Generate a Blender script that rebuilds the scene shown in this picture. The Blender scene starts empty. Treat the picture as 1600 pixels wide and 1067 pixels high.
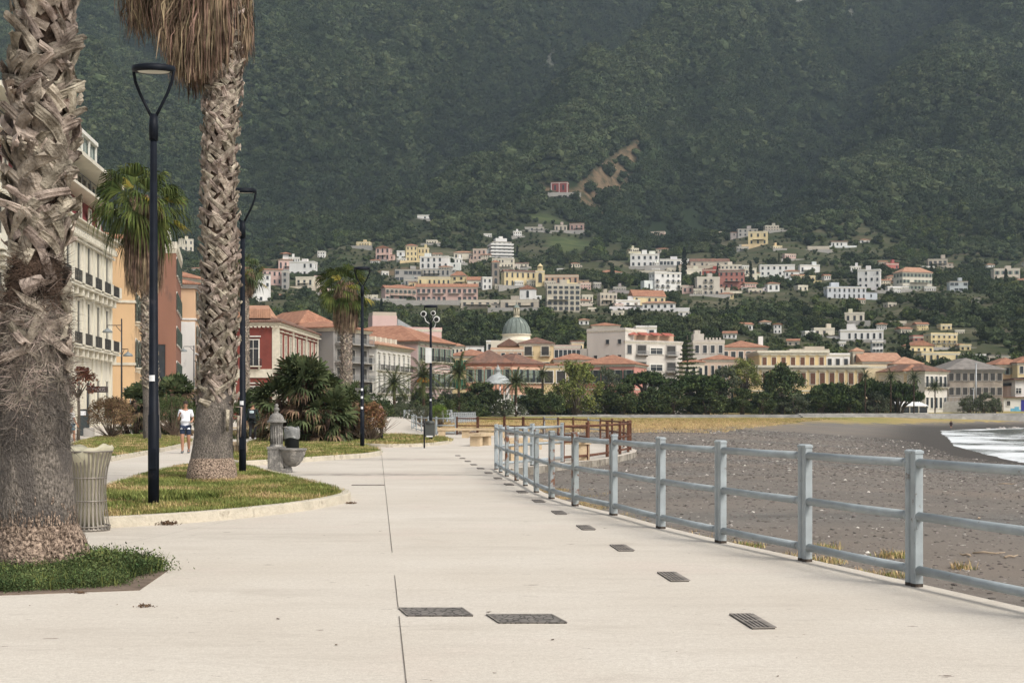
import bpy, bmesh, math, random
import numpy as np
from mathutils import Vector, Matrix
R = math.radians
rnd = random.Random(7)
scene = bpy.context.scene
col = scene.collection
# ---------------------------------------------------------------- camera
F, H0, HX, HY = 2100.0, 1.5, 800.0, 643.0          # focal length in photo pixels, eye height, vanishing point
cam = bpy.data.cameras.new('camera'); camo = bpy.data.objects.new('camera', cam); col.objects.link(camo)
camo.location = (0, 0, H0); camo.rotation_euler = (R(90), 0, 0)
cam.sensor_width = 36; cam.lens = F / 1600 * 36; cam.shift_y = (HY - 533.5) / 1600
cam.clip_start = .1; cam.clip_end = 9000
scene.camera = camo
# ---------------------------------------------------------------- light
SUN_EL, SUN_AZ = 46, 134          # azimuth from north (the view direction), clockwise
w = bpy.data.worlds.new('World'); scene.world = w; w.use_nodes = True
nt = w.node_tree; nt.nodes.clear()
sky = nt.nodes.new('ShaderNodeTexSky'); sky.sky_type = 'NISHITA'; sky.sun_disc = False
sky.sun_elevation = R(SUN_EL); sky.sun_rotation = R(SUN_AZ); sky.dust_density = 4; sky.air_density = 1; sky.ozone_density = 1
hs = nt.nodes.new('ShaderNodeHueSaturation'); hs.inputs['Saturation'].default_value = .35
bg = nt.nodes.new('ShaderNodeBackground'); bg.inputs[1].default_value = .14
ou = nt.nodes.new('ShaderNodeOutputWorld')
nt.links.new(sky.outputs[0], hs.inputs['Color']); nt.links.new(hs.outputs[0], bg.inputs[0]); nt.links.new(bg.outputs[0], ou.inputs[0])
sl = bpy.data.lights.new('sun', 'SUN'); sl.energy = 1.8; sl.angle = R(18); sl.color = (1, .95, .87)
so = bpy.data.objects.new('sun', sl); col.objects.link(so)
_d = Vector((math.sin(R(SUN_AZ)) * math.cos(R(SUN_EL)), math.cos(R(SUN_AZ)) * math.cos(R(SUN_EL)), math.sin(R(SUN_EL))))
so.rotation_euler = _d.to_track_quat('Z', 'Y').to_euler(); so.location = (0, 0, 1500)
vs = scene.view_settings; scene.display_settings.display_device = 'sRGB'
vs.view_transform = 'Standard'; vs.look = 'None'; vs.exposure = .36; vs.gamma = 1
scene.cycles.use_denoising = True
scene.cycles.max_bounces = 6; scene.cycles.diffuse_bounces = 3; scene.cycles.glossy_bounces = 2
scene.cycles.transparent_max_bounces = 8; scene.cycles.volume_bounces = 0; scene.cycles.caustics_reflective = False
# ---------------------------------------------------------------- helpers
def tag(o, label=None, cat=None, group=None, kind=None):
    if label: o['label'] = label
    if cat: o['category'] = cat
    if group: o['group'] = group
    if kind: o['kind'] = kind
    return o
def empty(name, loc=(0, 0, 0), rz=0, label=None, cat=None, group=None):
    o = bpy.data.objects.new(name, None); col.objects.link(o); o.location = loc; o.rotation_euler = (0, 0, rz)
    o.empty_display_size = .1
    return tag(o, label, cat, group)
def copy_tree(o, parent=None):
    c = o.copy(); col.objects.link(c); c.parent = parent
    for ch in o.children: copy_tree(ch, c)
    return c
class MB:
    def __init__(s): s.v = []; s.f = []; s.m = []; s.sm = []
    def add(s, vs, fs, m=0, smooth=False):
        b = len(s.v); s.v += [tuple(p) for p in vs]
        for f in fs: s.f.append(tuple(i + b for i in f)); s.m.append(m); s.sm.append(smooth)
    def box(s, x0, x1, y0, y1, z0, z1, m=0, M=None):
        vs = [(x, y, z) for z in (z0, z1) for y in (y0, y1) for x in (x0, x1)]
        if M is not None: vs = [M @ Vector(p) for p in vs]
        s.add(vs, [(0, 2, 3, 1), (4, 5, 7, 6), (0, 1, 5, 4), (2, 6, 7, 3), (0, 4, 6, 2), (1, 3, 7, 5)], m)
    def tube(s, pts, rad, n=8, m=0, smooth=True, cap=True, ell=None):
        pts = [Vector(p) for p in pts]
        if not hasattr(rad, '__len__'): rad = [rad] * len(pts)
        vs = []; up = None
        for i, p in enumerate(pts):
            t = (pts[min(i + 1, len(pts) - 1)] - pts[max(i - 1, 0)])
            t = t.normalized() if t.length > 1e-9 else Vector((0, 0, 1))
            if up is None: up = Vector((1, 0, 0)) if abs(t.x) < .9 else Vector((0, 1, 0))
            a = (up - t * up.dot(t)).normalized(); b = t.cross(a); up = a
            for k in range(n):
                th = 2 * math.pi * k / n
                vs.append(p + (a * math.cos(th) + b * math.sin(th) * (ell or 1)) * rad[i])
        fs = []
        for i in range(len(pts) - 1):
            for k in range(n):
                k2 = (k + 1) % n
                fs.append((i * n + k, i * n + k2, (i + 1) * n + k2, (i + 1) * n + k))
        s.add(vs, fs, m, smooth)
        if cap:
            e = (len(pts) - 1) * n; b = len(s.v) - len(vs)
            s.f.append(tuple(b + i for i in range(n - 1, -1, -1))); s.m.append(m); s.sm.append(False)
            s.f.append(tuple(b + e + i for i in range(n))); s.m.append(m); s.sm.append(False)
    def lathe(s, prof, n=16, c=(0, 0, 0), m=0, smooth=True, a0=0, a1=2 * math.pi):
        full = abs(a1 - a0 - 2 * math.pi) < 1e-6; k = n if full else n + 1
        vs = [(c[0] + r * math.cos(a0 + (a1 - a0) * j / n), c[1] + r * math.sin(a0 + (a1 - a0) * j / n), c[2] + z) for r, z in prof for j in range(k)]
        fs = []
        for i in range(len(prof) - 1):
            for j in range(n):
                j2 = (j + 1) % k
                fs.append((i * k + j, i * k + j2, (i + 1) * k + j2, (i + 1) * k + j))
        s.add(vs, fs, m, smooth)
    def prism(s, poly, z0, z1, m=0, top=True, bottom=False, zf=None):
        n = len(poly)
        a = sum(poly[i][0] * poly[(i + 1) % n][1] - poly[(i + 1) % n][0] * poly[i][1] for i in range(n))
        if a < 0: poly = poly[::-1]
        vs = [(x, y, z0) for x, y in poly] + [(x, y, z1) for x, y in poly]
        fs = [(i, (i + 1) % n, (i + 1) % n + n, i + n) for i in range(n)]
        if top: fs.append(tuple(range(n, 2 * n)))
        if bottom: fs.append(tuple(range(n - 1, -1, -1)))
        s.add(vs, fs, m)
    def build(s, name, mats, parent=None, **kw):
        me = bpy.data.meshes.new(name)
        me.from_pydata(s.v, [], s.f)
        if not isinstance(mats, (list, tuple)): mats = [mats]
        for q in mats: me.materials.append(q)
        me.polygons.foreach_set('material_index', s.m); me.polygons.foreach_set('use_smooth', s.sm)
        me.update()
        o = bpy.data.objects.new(name, me); col.objects.link(o)
        if parent is not None: o.parent = parent
        return tag(o, **kw)
def link_mesh(name, me, parent=None, loc=(0, 0, 0), rz=0, scale=None, **kw):
    o = bpy.data.objects.new(name, me); col.objects.link(o); o.parent = parent; o.location = loc; o.rotation_euler = (0, 0, rz)
    if scale is not None: o.scale = scale
    return tag(o, **kw)
# ---------------------------------------------------------------- materials
def mat(name, c, rough=.8, var=.12, scale=2.0, c2=None, bump=0., bscale=None, metal=0., island=0., inst=0., c3=None, c3amt=.5, c3scale=.5, coat=0, wave=None, stretch=None, spec=.3, trans=0.):
    m = bpy.data.materials.new(name); m.use_nodes = True; t = m.node_tree; N = t.nodes.new; L = t.links.new
    b = t.nodes['Principled BSDF']; b.inputs['Roughness'].default_value = rough; b.inputs['Metallic'].default_value = metal
    b.inputs['Specular IOR Level'].default_value = spec
    g = N('ShaderNodeNewGeometry'); pos = g.outputs['Position']
    if stretch:
        mp = N('ShaderNodeMapping'); mp.inputs['Scale'].default_value = stretch; L(pos, mp.inputs[0]); pos = mp.outputs[0]
    nz = N('ShaderNodeTexNoise'); nz.inputs['Scale'].default_value = scale; nz.inputs['Detail'].default_value = 5; L(pos, nz.inputs['Vector'])
    mix = N('ShaderNodeMix'); mix.data_type = 'RGBA'
    a = tuple(x * (1 - var) for x in c); d = tuple(min(1, x * (1 + var)) for x in (c2 or c))
    mix.inputs[6].default_value = (*a, 1); mix.inputs[7].default_value = (*d, 1)
    rp = N('ShaderNodeMapRange'); rp.inputs[1].default_value = .34; rp.inputs[2].default_value = .66
    L(nz.outputs[0], rp.inputs[0]); L(rp.outputs[0], mix.inputs[0])
    out = mix.outputs[2]
    if c3:
        n3 = N('ShaderNodeTexNoise'); n3.inputs['Scale'].default_value = c3scale; n3.inputs['Detail'].default_value = 6; n3.inputs['Roughness'].default_value = .65; L(pos, n3.inputs['Vector'])
        r3 = N('ShaderNodeMapRange'); r3.inputs[1].default_value = 1 - c3amt * .5 - .04 - .2; r3.inputs[2].default_value = 1 - c3amt * .5 + .04 - .2
        L(n3.outputs[0], r3.inputs[0])
        m3 = N('ShaderNodeMix'); m3.data_type = 'RGBA'; m3.inputs[7].default_value = (*c3, 1); L(out, m3.inputs[6]); L(r3.outputs[0], m3.inputs[0]); out = m3.outputs[2]
    for amt, src in ((island, 'i'), (inst, 'o')):
        if amt:
            s_ = g.outputs['Random Per Island'] if src == 'i' else N('ShaderNodeObjectInfo').outputs['Random']
            r_ = N('ShaderNodeMapRange'); r_.inputs[3].default_value = 1 - amt; r_.inputs[4].default_value = 1 + amt; L(s_, r_.inputs[0])
            h_ = N('ShaderNodeHueSaturation'); L(r_.outputs[0], h_.inputs['Value']); L(out, h_.inputs['Color'])
            r2 = N('ShaderNodeMapRange'); r2.inputs[3].default_value = .5 - amt * .07; r2.inputs[4].default_value = .5 + amt * .04
            wn = N('ShaderNodeTexWhiteNoise'); wn.noise_dimensions = '1D'; L(s_, wn.inputs['W']); L(wn.outputs[0], r2.inputs[0]); L(r2.outputs[0], h_.inputs['Hue'])
            out = h_.outputs[0]
    L(out, b.inputs['Base Color'])
    hgt = None
    if wave:
        wv = N('ShaderNodeTexWave'); wv.inputs['Scale'].default_value = wave[0]; wv.bands_direction = wave[1]; wv.inputs['Distortion'].default_value = 1.
        L(g.outputs['Position'], wv.inputs['Vector']); hgt = wv.outputs[1]
    if bump:
        nb = N('ShaderNodeTexNoise'); nb.inputs['Scale'].default_value = bscale or scale * 4; nb.inputs['Detail'].default_value = 6; L(pos, nb.inputs['Vector'])
        bp = N('ShaderNodeBump'); bp.inputs['Strength'].default_value = bump; bp.inputs['Distance'].default_value = .05
        if hgt is not None:
            ad = N('ShaderNodeMath'); ad.operation = 'ADD'; L(hgt, ad.inputs[0]); L(nb.outputs[0], ad.inputs[1]); L(ad.outputs[0], bp.inputs['Height'])
        else: L(nb.outputs[0], bp.inputs['Height'])
        L(bp.outputs[0], b.inputs['Normal'])
    if trans:
        tr = N('ShaderNodeBsdfTranslucent'); L(out, tr.inputs[0]); ms = N('ShaderNodeMixShader'); ms.inputs[0].default_value = trans
        L(b.outputs[0], ms.inputs[1]); L(tr.outputs[0], ms.inputs[2]); L(ms.outputs[0], t.nodes['Material Output'].inputs[0])
    return m
MC = {}
def wallm(c):
    k = ('w',) + tuple(c)
    if k not in MC:
        d = tuple(x * .62 + .02 for x in c)
        MC[k] = mat('wall paint', c, .9, .07, .35, c3=d, c3amt=.3, c3scale=.5, bump=.15, bscale=3, stretch=(1, 1, .35))
    return MC[k]
def plainm(n, c, rough=.7, var=.08, scale=4, **k):
    q = (n,) + tuple(c)
    if q not in MC: MC[q] = mat(n, c, rough, var, scale, **k)
    return MC[q]
TILE = mat('terracotta tiles', (.34, .17, .105), .9, .22, 1.4, c3=(.28, .13, .08), c3amt=.5, c3scale=.6, bump=.6, bscale=6, wave=(1.2, 'X'))
TILE_D = mat('weathered brown tiles', (.16, .095, .07), .9, .25, 1.2, c3=(.24, .12, .08), c3amt=.5, c3scale=.5, bump=.6, bscale=6, wave=(1.2, 'X'))
TILE_P = mat('pale terracotta tiles', (.43, .245, .16), .9, .18, 1.2, c3=(.36, .19, .12), c3amt=.5, c3scale=.6, bump=.6, bscale=6, wave=(1.2, 'X'))
ROOF_G = mat('grey roofing', (.2, .18, .16), .9, .2, .8, bump=.3)
GLASS = mat('window glass', (.035, .04, .045), .12, .3, .6, spec=.5)  # opaque pane; its dark colour stands in for the shaded recess behind
DARKW = mat('dark opening', (.045, .042, .038), .6, .3, 1)  # flat dark sheet painted as the shade inside an unbuilt opening
WHITE = mat('white painted trim', (.66, .64, .58), .7, .08, 3)
TRIM = mat('cream stucco trim', (.58, .54, .44), .8, .1, 2, c3=(.4, .37, .3), c3amt=.25, c3scale=1)
SHUT = mat('dark green shutters', (.05, .07, .055), .6, .2, 3)
SHUTB = mat('brown shutters', (.13, .06, .035), .6, .2, 3)
SHUTG = mat('grey green shutters', (.2, .25, .2), .6, .2, 3)
IRON = mat('black painted iron', (.022, .023, .026), .4, .2, 6, c3=(.06, .05, .04), c3amt=.2, c3scale=8)
METAL_G = mat('galvanised metal', (.35, .36, .36), .45, .15, 6, metal=.5)
CONC = mat('grey concrete', (.34, .32, .29), .9, .12, 1.5, bump=.2)
# ---------------------------------------------------------------- terrain function
_r = np.random.RandomState(3)
_K = []
for sc_, n_ in ((230, 9), (110, 10), (50, 12), (22, 12)):
    a_ = _r.rand(n_) * 2 * np.pi; k_ = 2 * np.pi / sc_ * (.7 + .6 * _r.rand(n_))
    _K.append((np.cos(a_) * k_, np.sin(a_) * k_, _r.rand(n_) * 6.28))
def nz2(X, Y, o):
    kx, ky, ph = _K[o]; r = 0
    for i in range(len(kx)): r = r + np.sin(kx[i] * X + ky[i] * Y + ph[i])
    return r / np.sqrt(len(kx))
PY = [300, 340, 400, 470, 560, 700, 850, 1000, 1150, 1250, 1400, 1600, 1800, 2100, 2700]
PZ = [1.2, 3, 11, 21, 37, 61, 86, 118, 158, 200, 290, 425, 570, 780, 1000]
SHY = [-60, 60, 93, 140, 165, 222, 250, 290, 315, 340, 352, 370]
SHX = [28, 33, 35, 46, 54, 71, 80, 110, 160, 400, 1500, 4000]
# right edge of the promenade slab, as X by distance
FX = [(5.55, 1.5), (5.0, 4.5), (4.4, 7.7), (3.98, 9.6), (3.46, 11.58), (2.94, 13.5), (2.385, 15.4), (1.91, 17.3), (1.47, 19.5), (1.0, 21.4), (.68, 23.2), (.45, 25), (.27, 27.2), (.097, 29.2), (-.12, 31.2), (-.28, 33.2), (-.42, 35.0)]
TX = [(.57, 37.3), (1.5, 39.9), (2.35, 41.6), (3.15, 44.4), (3.8, 47.3), (4.3, 49.7), (4.62, 52.4), (4.72, 56.8), (4.6, 61.8), (4.4, 67), (4.06, 71.6), (3.5, 76.8), (2.75, 80.4), (1.97, 82.6), (.7, 84.0), (-.49, 85.1), (-2.2, 86.2), (-3.6, 86.9), (-4.96, 87.5)]
EDGE = [(6.3, -12)] + [(x + .14, y) for x, y in FX] + [(x + .25, y) for x, y in TX] + [(-9.3, 140), (-16, 215), (-19, 262)]
EY = np.array([e[1] for e in EDGE]); EX = np.array([e[0] for e in EDGE])
def ss(a, b, x):
    t = np.clip((x - a) / (b - a), 0, 1); return t * t * (3 - 2 * t)
def pz(Y):                                           # height of the promenade
    return np.interp(Y, [0, 95, 250, 262], [0, 0, .72, .78])
def spur(X, Y):
    Xs = X - .62 * (Y - 1250) - 45
    return np.exp(-(Xs / 110) ** 2) + .95 * np.exp(-((Xs - 360) / 130) ** 2) + 1.0 * np.exp(-((Xs + 430) / 140) ** 2) - .8 * np.exp(-((Xs + 190) / 100) ** 2) - .6 * np.exp(-((Xs - 180) / 70) ** 2) + .8 * np.exp(-((Xs + 800) / 160) ** 2) + .8 * np.exp(-((Xs - 680) / 130) ** 2) + .35 * np.exp(-((Xs + 300) / 45) ** 2) + .35 * np.exp(-((Xs - 500) / 45) ** 2)
def gz(X, Y):                                        # height of the ground everywhere
    X = np.asarray(X, float); Y = np.asarray(Y, float)
    land = pz(Y) - .3
    zu = np.interp(Y, [0, 22, 38, 62, 95, 300, 400], [-.45, -.40, -.20, -.20, -.32, .3, .6]) + .06 * nz2(X, Y, 3) * ss(4, 12, X)
    d = np.interp(Y, SHY, SHX) - X
    beach = zu - (zu + 2.0) * (1 - np.clip(d / 26, 0, 1)) ** 1.4
    beach = np.where(d < 0, -2.0 + np.maximum(d * .06, -3), beach)
    e = np.interp(Y, EY, EX)
    z = np.where(X < e - .3, land, beach)
    up = ss(-8, 30, X + 0 * Y)                       # the town stands a step above the beach field
    town = 1.2 + 0 * X
    z = np.where(Y > 262, z * (1 - ss(262, 302, Y) * (1 - up)) + town * ss(262, 302, Y) * (1 - up), z)
    edge_y = 304 + 48 * ss(60, 200, X)
    z = z * (1 - ss(-2, 2, Y - edge_y)) + town * ss(-2, 2, Y - edge_y)
    A = ss(850, 1250, Y)
    Xs = X - .62 * (Y - 1250) - 45
    sp = spur(X, Y)
    Yp = Y + A * (165 * sp - 40) + A * (46 * nz2(X, Y, 0) + 28 * nz2(X, Y, 1)) + ss(350, 600, Y) * (1 - A) * (16 * nz2(X, Y, 0) + 7 * nz2(X, Y, 1))
    _ = 0 * np.exp(-(Xs / 120) ** 2) + .95 * np.exp(-((Xs - 360) / 150) ** 2) + 1.0 * np.exp(-((Xs + 430) / 150) ** 2) - .55 * np.exp(-((Xs + 190) / 110) ** 2) - .4 * np.exp(-((Xs - 190) / 70) ** 2) + .8 * np.exp(-((Xs + 800) / 160) ** 2) + .8 * np.exp(-((Xs - 680) / 130) ** 2)
    hill = np.interp(Yp, PY, PZ) + ss(380, 600, Y) * (1.3 * nz2(X, Y, 2)) + A * (2.2 * nz2(X, Y, 2) + 1. * nz2(X, Y, 3))
    hb = ss(306, 372, Y)
    return z * (1 - hb) + np.maximum(hill, 1.2) * hb
def G(px, py, z=0.):                                 # photo pixel -> point of the flat promenade
    Y = F * (H0 - z) / (py - HY); return Vector(((px - HX) * Y / F, Y, z))
def at(px, Y, z=0.): return Vector(((px - HX) * Y / F, Y, z))
def zat(py, Y): return H0 + (HY - py) * Y / F
_YS = np.arange(306, 2300, 2.)
def hitY(px, py):
    zs = gz((px - HX) * _YS / F, _YS); rz = H0 + (HY - py) / F * _YS
    k = np.nonzero(zs >= rz)[0]
    return float(_YS[k[0]]) if len(k) else 2000.
# ================================================================ STRUCTURE: ground
def ground_masks(X, Y, d):
    n = X.size
    c = np.zeros((n, 4))
    beach = (Y < 352) & (X > np.interp(Y, EY, EX) - .3)
    far = ss(190, 262, Y + 9 * nz2(X, Y, 2)) * ss(-5, 12, d - 9)
    dry = np.where(beach, np.maximum(ss(112, 165, Y + 12 * nz2(X, Y, 1) + 8 * nz2(X, Y, 3) - .75 * np.abs(X - 10)) * ss(5, 25, d - 8), far), 0)
    c[:, 0] = beach                                  # gravel
    c[:, 1] = dry                                    # dry straw field
    c[:, 2] = far * ss(-.3, .9, nz2(X, Y, 2) + ss(200, 280, Y) - .2)   # greener part of it
    c[:, 3] = np.where(beach, 1 - ss(3, 13, d), 0)   # wet
    return c
rowsY = [-25.]
while rowsY[-1] < 2690: rowsY.append(rowsY[-1] + min(7.5, .7 + max(0, rowsY[-1]) * .007))
rowsY = np.array(rowsY); NC = 340
uu = np.linspace(-1, 1, NC)
YY, UU = np.meshgrid(rowsY, uu, indexing='ij')
XX = UU * (np.maximum(YY, 0) + 90) * .72
YY = YY.ravel(); XX = XX.ravel(); ZZ = gz(XX, YY)
D_ = np.interp(YY, SHY, SHX) - XX
msk = ground_masks(XX, YY, D_)
# clearings on the hillside: terraced meadows and the bare landslip, given by where they lie
CLEAR = []   # (centre x, centre y, half width, half depth, skew, kind)
def clearing(px, py, hw, y0, y1, kind, skew=0.):
    Y = hitY(px, py); Ya = hitY(px, y1); Yb = hitY(px, y0)
    CLEAR.append(((px - HX) * Y / F, (Ya + Yb) / 2, hw * Y / F, min(hw * Y / F * 1.6 + 4, max(6, abs(Yb - Ya) / 2)), skew, kind))
clearing(910, 387, 62, 378, 396, 'meadow'); clearing(1000, 403, 30, 398, 408, 'meadow')
clearing(850, 345, 35, 338, 350, 'meadow'); clearing(1370, 411, 45, 407, 414, 'meadow')
0
clearing(900, 306, 55, 301, 312, 'brown'); clearing(1110, 371, 62, 368, 378, 'brown'); clearing(930, 330, 30, 322, 338, 'brown')
clearing(640, 425, 60, 421, 429, 'brown'); clearing(1440, 505, 40, 500, 510, 'brown')
clearing(1530, 149, 15, 145, 153, 'rock'); clearing(1330, 35, 7, 32, 38, 'rock'); clearing(1255, 3, 12, 0, 6, 'rock')
clearing(1550, 222, 6, 219, 225, 'rock'); clearing(858, 90, 3, 82, 98, 'rock')
def in_clear(X, Y, kinds=None, grow=1.):
    r = np.zeros(X.shape)
    for cx, cy, hw, hd, sk, kd in CLEAR:
        if kinds and kd not in kinds: continue
        dx = (X - cx - sk * (Y - cy)) / (hw * grow); dy = (Y - cy) / (hd * grow)
        r = np.maximum(r, 1 - ss(.75, 1.1, np.sqrt(dx * dx + dy * dy) + .14 * nz2(X, Y, 3) + .1 * nz2(X, Y, 2)))
    return r
SCAR = [(1006, 214), (1002, 240), (988, 275), (965, 305), (925, 310), (900, 297), (926, 266), (962, 236)]
def in_scar(X, Y, dy=0):
    z = gz(X, Y); u = HX + F * X / Y; v = HY - F * (z - H0) / Y + dy; r = np.zeros(X.shape, bool); n = len(SCAR)
    u = u + 3 * nz2(X, Y, 3)
    for i in range(n):
        (x1, y1), (x2, y2) = SCAR[i], SCAR[(i + 1) % n]; r ^= ((y1 > v) != (y2 > v)) & (u < (x2 - x1) * (v - y1) / (y2 - y1 + 1e-9) + x1)
    return r & (Y > 950) & (Y < 1750)
c2 = np.zeros((XX.size, 4))
c2[:, 0] = in_clear(XX, YY, ('meadow',)); c2[:, 1] = np.maximum(in_clear(XX, YY, ('brown',)), in_scar(XX, np.maximum(YY, 1)) * 1.); c2[:, 2] = in_clear(XX, YY, ('rock',)); c2[:, 3] = 1 - ss(950, 1180, YY)
nr = len(rowsY)
idx = np.arange(nr * NC).reshape(nr, NC)
faces = np.stack([idx[:-1, :-1], idx[:-1, 1:], idx[1:, 1:], idx[1:, :-1]], -1).reshape(-1, 4)
me = bpy.data.meshes.new('ground')
me.vertices.add(XX.size); me.vertices.foreach_set('co', np.stack([XX, YY, ZZ], -1).astype(np.float32).ravel())
me.loops.add(faces.size); me.loops.foreach_set('vertex_index', faces.astype(np.int32).ravel())
me.polygons.add(len(faces)); me.polygons.foreach_set('loop_start', np.arange(0, faces.size, 4, dtype=np.int32))
me.update(calc_edges=True); me.polygons.foreach_set('use_smooth', np.ones(len(faces), bool))
for nm, dat in (('mask', msk), ('mask2', c2)):
    at_ = me.color_attributes.new(nm, 'FLOAT_COLOR', 'POINT'); at_.data.foreach_set('color', dat.astype(np.float32).ravel())
gm = bpy.data.materials.new('ground cover'); gm.use_nodes = True
t = gm.node_tree; N = t.nodes.new; L = t.links.new; B = t.nodes['Principled BSDF']; B.inputs['Roughness'].default_value = .95; B.inputs['Specular IOR Level'].default_value = .15
geo = N('ShaderNodeNewGeometry')
def noise(sc, det=6, ro=.6, st=None):
    n = N('ShaderNodeTexNoise'); n.inputs['Scale'].default_value = sc; n.inputs['Detail'].default_value = det; n.inputs['Roughness'].default_value = ro
    src = geo.outputs['Position']
    if st:
        mp = N('ShaderNodeMapping'); mp.inputs['Scale'].default_value = st; L(src, mp.inputs[0]); src = mp.outputs[0]
    L(src, n.inputs['Vector']); return n.outputs[0]
def rng(v, a, b, c=0, d=1):
    n = N('ShaderNodeMapRange'); n.inputs[1].default_value = a; n.inputs[2].default_value = b; n.inputs[3].default_value = c; n.inputs[4].default_value = d; L(v, n.inputs[0]); return n.outputs[0]
def mx(f, a, b):
    n = N('ShaderNodeMix'); n.data_type = 'RGBA'
    for i, v in ((6, a), (7, b)):
        if isinstance(v, tuple): n.inputs[i].default_value = (*v, 1)
        else: L(v, n.inputs[i])
    L(f, n.inputs[0]) if not isinstance(f, float) else setattr(n.inputs[0], 'default_value', f)
    return n.outputs[2]
def mul(a, b):
    n = N('ShaderNodeMath'); n.operation = 'MULTIPLY'; L(a, n.inputs[0]); L(b, n.inputs[1]) if not isinstance(b, float) else setattr(n.inputs[1], 'default_value', b); return n.outputs[0]
va = N('ShaderNodeVertexColor'); va.layer_name = 'mask'; sa = N('ShaderNodeSeparateColor'); L(va.outputs[0], sa.inputs[0])
vb = N('ShaderNodeVertexColor'); vb.layer_name = 'mask2'; sb = N('ShaderNodeSeparateColor'); L(vb.outputs[0], sb.inputs[0])
big = rng(noise(.12), .35, .65); mid = rng(noise(1.1), .3, .7); fine = rng(noise(18, 4), .25, .75); fine2 = rng(noise(55, 2), .3, .7)
gravel = mx(fine, (.085, .081, .075), (.265, .25, .228)); gravel = mx(mul(rng(noise(.9, 7, .75, (.35, 1.3, 1)), .42, .6), .6), gravel, (.095, .088, .078)); gravel = mx(mul(rng(noise(.25, 7, .75, (.3, 1.2, 1)), .45, .6), .55), gravel, (.23, .21, .185)); gravel = mx(mul(rng(noise(.05, 5, .6, (.35, 1.8, 1)), .42, .6), .75), gravel, (.23, .19, .155))
vo = N('ShaderNodeTexVoronoi'); vo.inputs['Scale'].default_value = 9; L(geo.outputs['Position'], vo.inputs['Vector'])
sc1 = N('ShaderNodeSeparateColor'); L(vo.outputs['Color'], sc1.inputs[0])
peb = mul(rng(vo.outputs['Distance'], .22, .12), rng(sc1.outputs[0], .84, .86)); gravel = mx(peb, gravel, (.46, .43, .39))
vo2 = N('ShaderNodeTexVoronoi'); vo2.inputs['Scale'].default_value = 3; L(geo.outputs['Position'], vo2.inputs['Vector'])
sc2 = N('ShaderNodeSeparateColor'); L(vo2.outputs['Color'], sc2.inputs[0])
peb2 = mul(rng(vo2.outputs['Distance'], .12, .07), rng(sc2.outputs[0], .8, .82)); gravel = mx(peb2, gravel, (.5, .46, .4))
gravel = mx(va.outputs['Alpha'], gravel, mx(fine, (.055, .05, .045), (.10, .09, .08)))
straw = mx(rng(noise(.5), .3, .7), (.52, .38, .155), (.34, .26, .115)); straw = mx(mul(fine, .5), straw, (.17, .13, .07))
green = mx(rng(noise(.3), .3, .7), (.30, .28, .09), (.16, .175, .05)); straw = mx(mul(sa.outputs[2], rng(noise(.14, 5, .6, (.25, 1, 1)), .35, .6)), straw, green)
nbr = rng(noise(.35, 8, .7), .4, .6)
addn = N('ShaderNodeMath'); addn.operation = 'ADD'; L(sa.outputs[1], addn.inputs[0]); L(mul(nbr, .5), addn.inputs[1])
cb = mx(rng(addn.outputs[0], .55, .85), gravel, straw)
soil = mx(mid, (.018, .026, .011), (.012, .021, .008))  # mountain soil darkened in colour to match the self-shadowed canopy
lowl = mx(rng(noise(.10, 8, .75, (.4, 1.2, 3)), .4, .6), (.035, .048, .018), (.085, .078, .045)); lowl = mx(mul(rng(noise(.05, 6, .7, (.3, 1, 3)), .52, .6), .8), lowl, (.13, .115, .075)); soil = mx(vb.outputs['Alpha'], soil, lowl)
land = mx(sb.outputs[0], soil, mx(rng(noise(.12, 6, .6, (.25, 1, 2.5)), .4, .6), (.085, .10, .04), (.04, .058, .022)))
land = mx(mul(sb.outputs[1], rng(noise(.12), .3, .55)), land, mx(rng(noise(.3), .3, .7), (.20, .135, .085), (.11, .08, .045)))
land = mx(mul(sb.outputs[2], rng(noise(.25), .42, .55)), land, (.27, .26, .235))
L(mx(sa.outputs[0], land, cb), B.inputs['Base Color'])
bp = N('ShaderNodeBump'); bp.inputs['Strength'].default_value = .6; bp.inputs['Distance'].default_value = .04; L(mx(.5, fine, fine2), bp.inputs['Height']); L(bp.outputs[0], B.inputs['Normal'])
me.materials.append(gm)
go = bpy.data.objects.new('ground', me); col.objects.link(go); tag(go, kind='structure')
# ---- promenade slab
ys = sorted(set([round(float(y), 3) for y in EY] + [-6, -2, 100, 110, 120, 130, 150, 165, 180, 195, 230, 245]))
mb = MB(); XL = -48.
rws = []
for y in ys: rws.append((float(np.interp(y, EY, EX)), y, float(pz(y))))
vs_ = []; 
for x, y, z in rws: vs_ += [(XL, y, z), (x, y, z), (x, y, z - .8)]
fs_ = []
fm_ = []
for i in range(len(rws) - 1):
    a = i * 3; fs_.append((a, a + 1, a + 4, a + 3)); fm_.append((a + 1, a + 2, a + 5, a + 4))
mb.add(vs_, fs_); mb.add(vs_, fm_, 1)
pm = bpy.data.materials.new('pale washed concrete'); pm.use_nodes = True
t = pm.node_tree; N = t.nodes.new; L = t.links.new; B = t.nodes['Principled BSDF']; B.inputs['Roughness'].default_value = .9; B.inputs['Specular IOR Level'].default_value = .2
geo = N('ShaderNodeNewGeometry')
base = mx(rng(noise(.35), .3, .7), (.575, .52, .44), (.66, .615, .54)); base = mx(mul(rng(noise(.9, 7, .7, (.4, 1.6, 1)), .5, .72), .4), base, (.48, .43, .37))
base = mx(mul(rng(noise(.22, 4), .55, .7), .6), base, (.62, .50, .44)); base = mx(mul(rng(noise(.32, 8, .8, (.5, 1.3, 1)), .53, .64), .45), base, (.40, .35, .29)); base = mx(mul(rng(noise(2.6, 8, .8, (.6, 1.3, 1)), .56, .66), .35), base, (.36, .31, .26))
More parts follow.
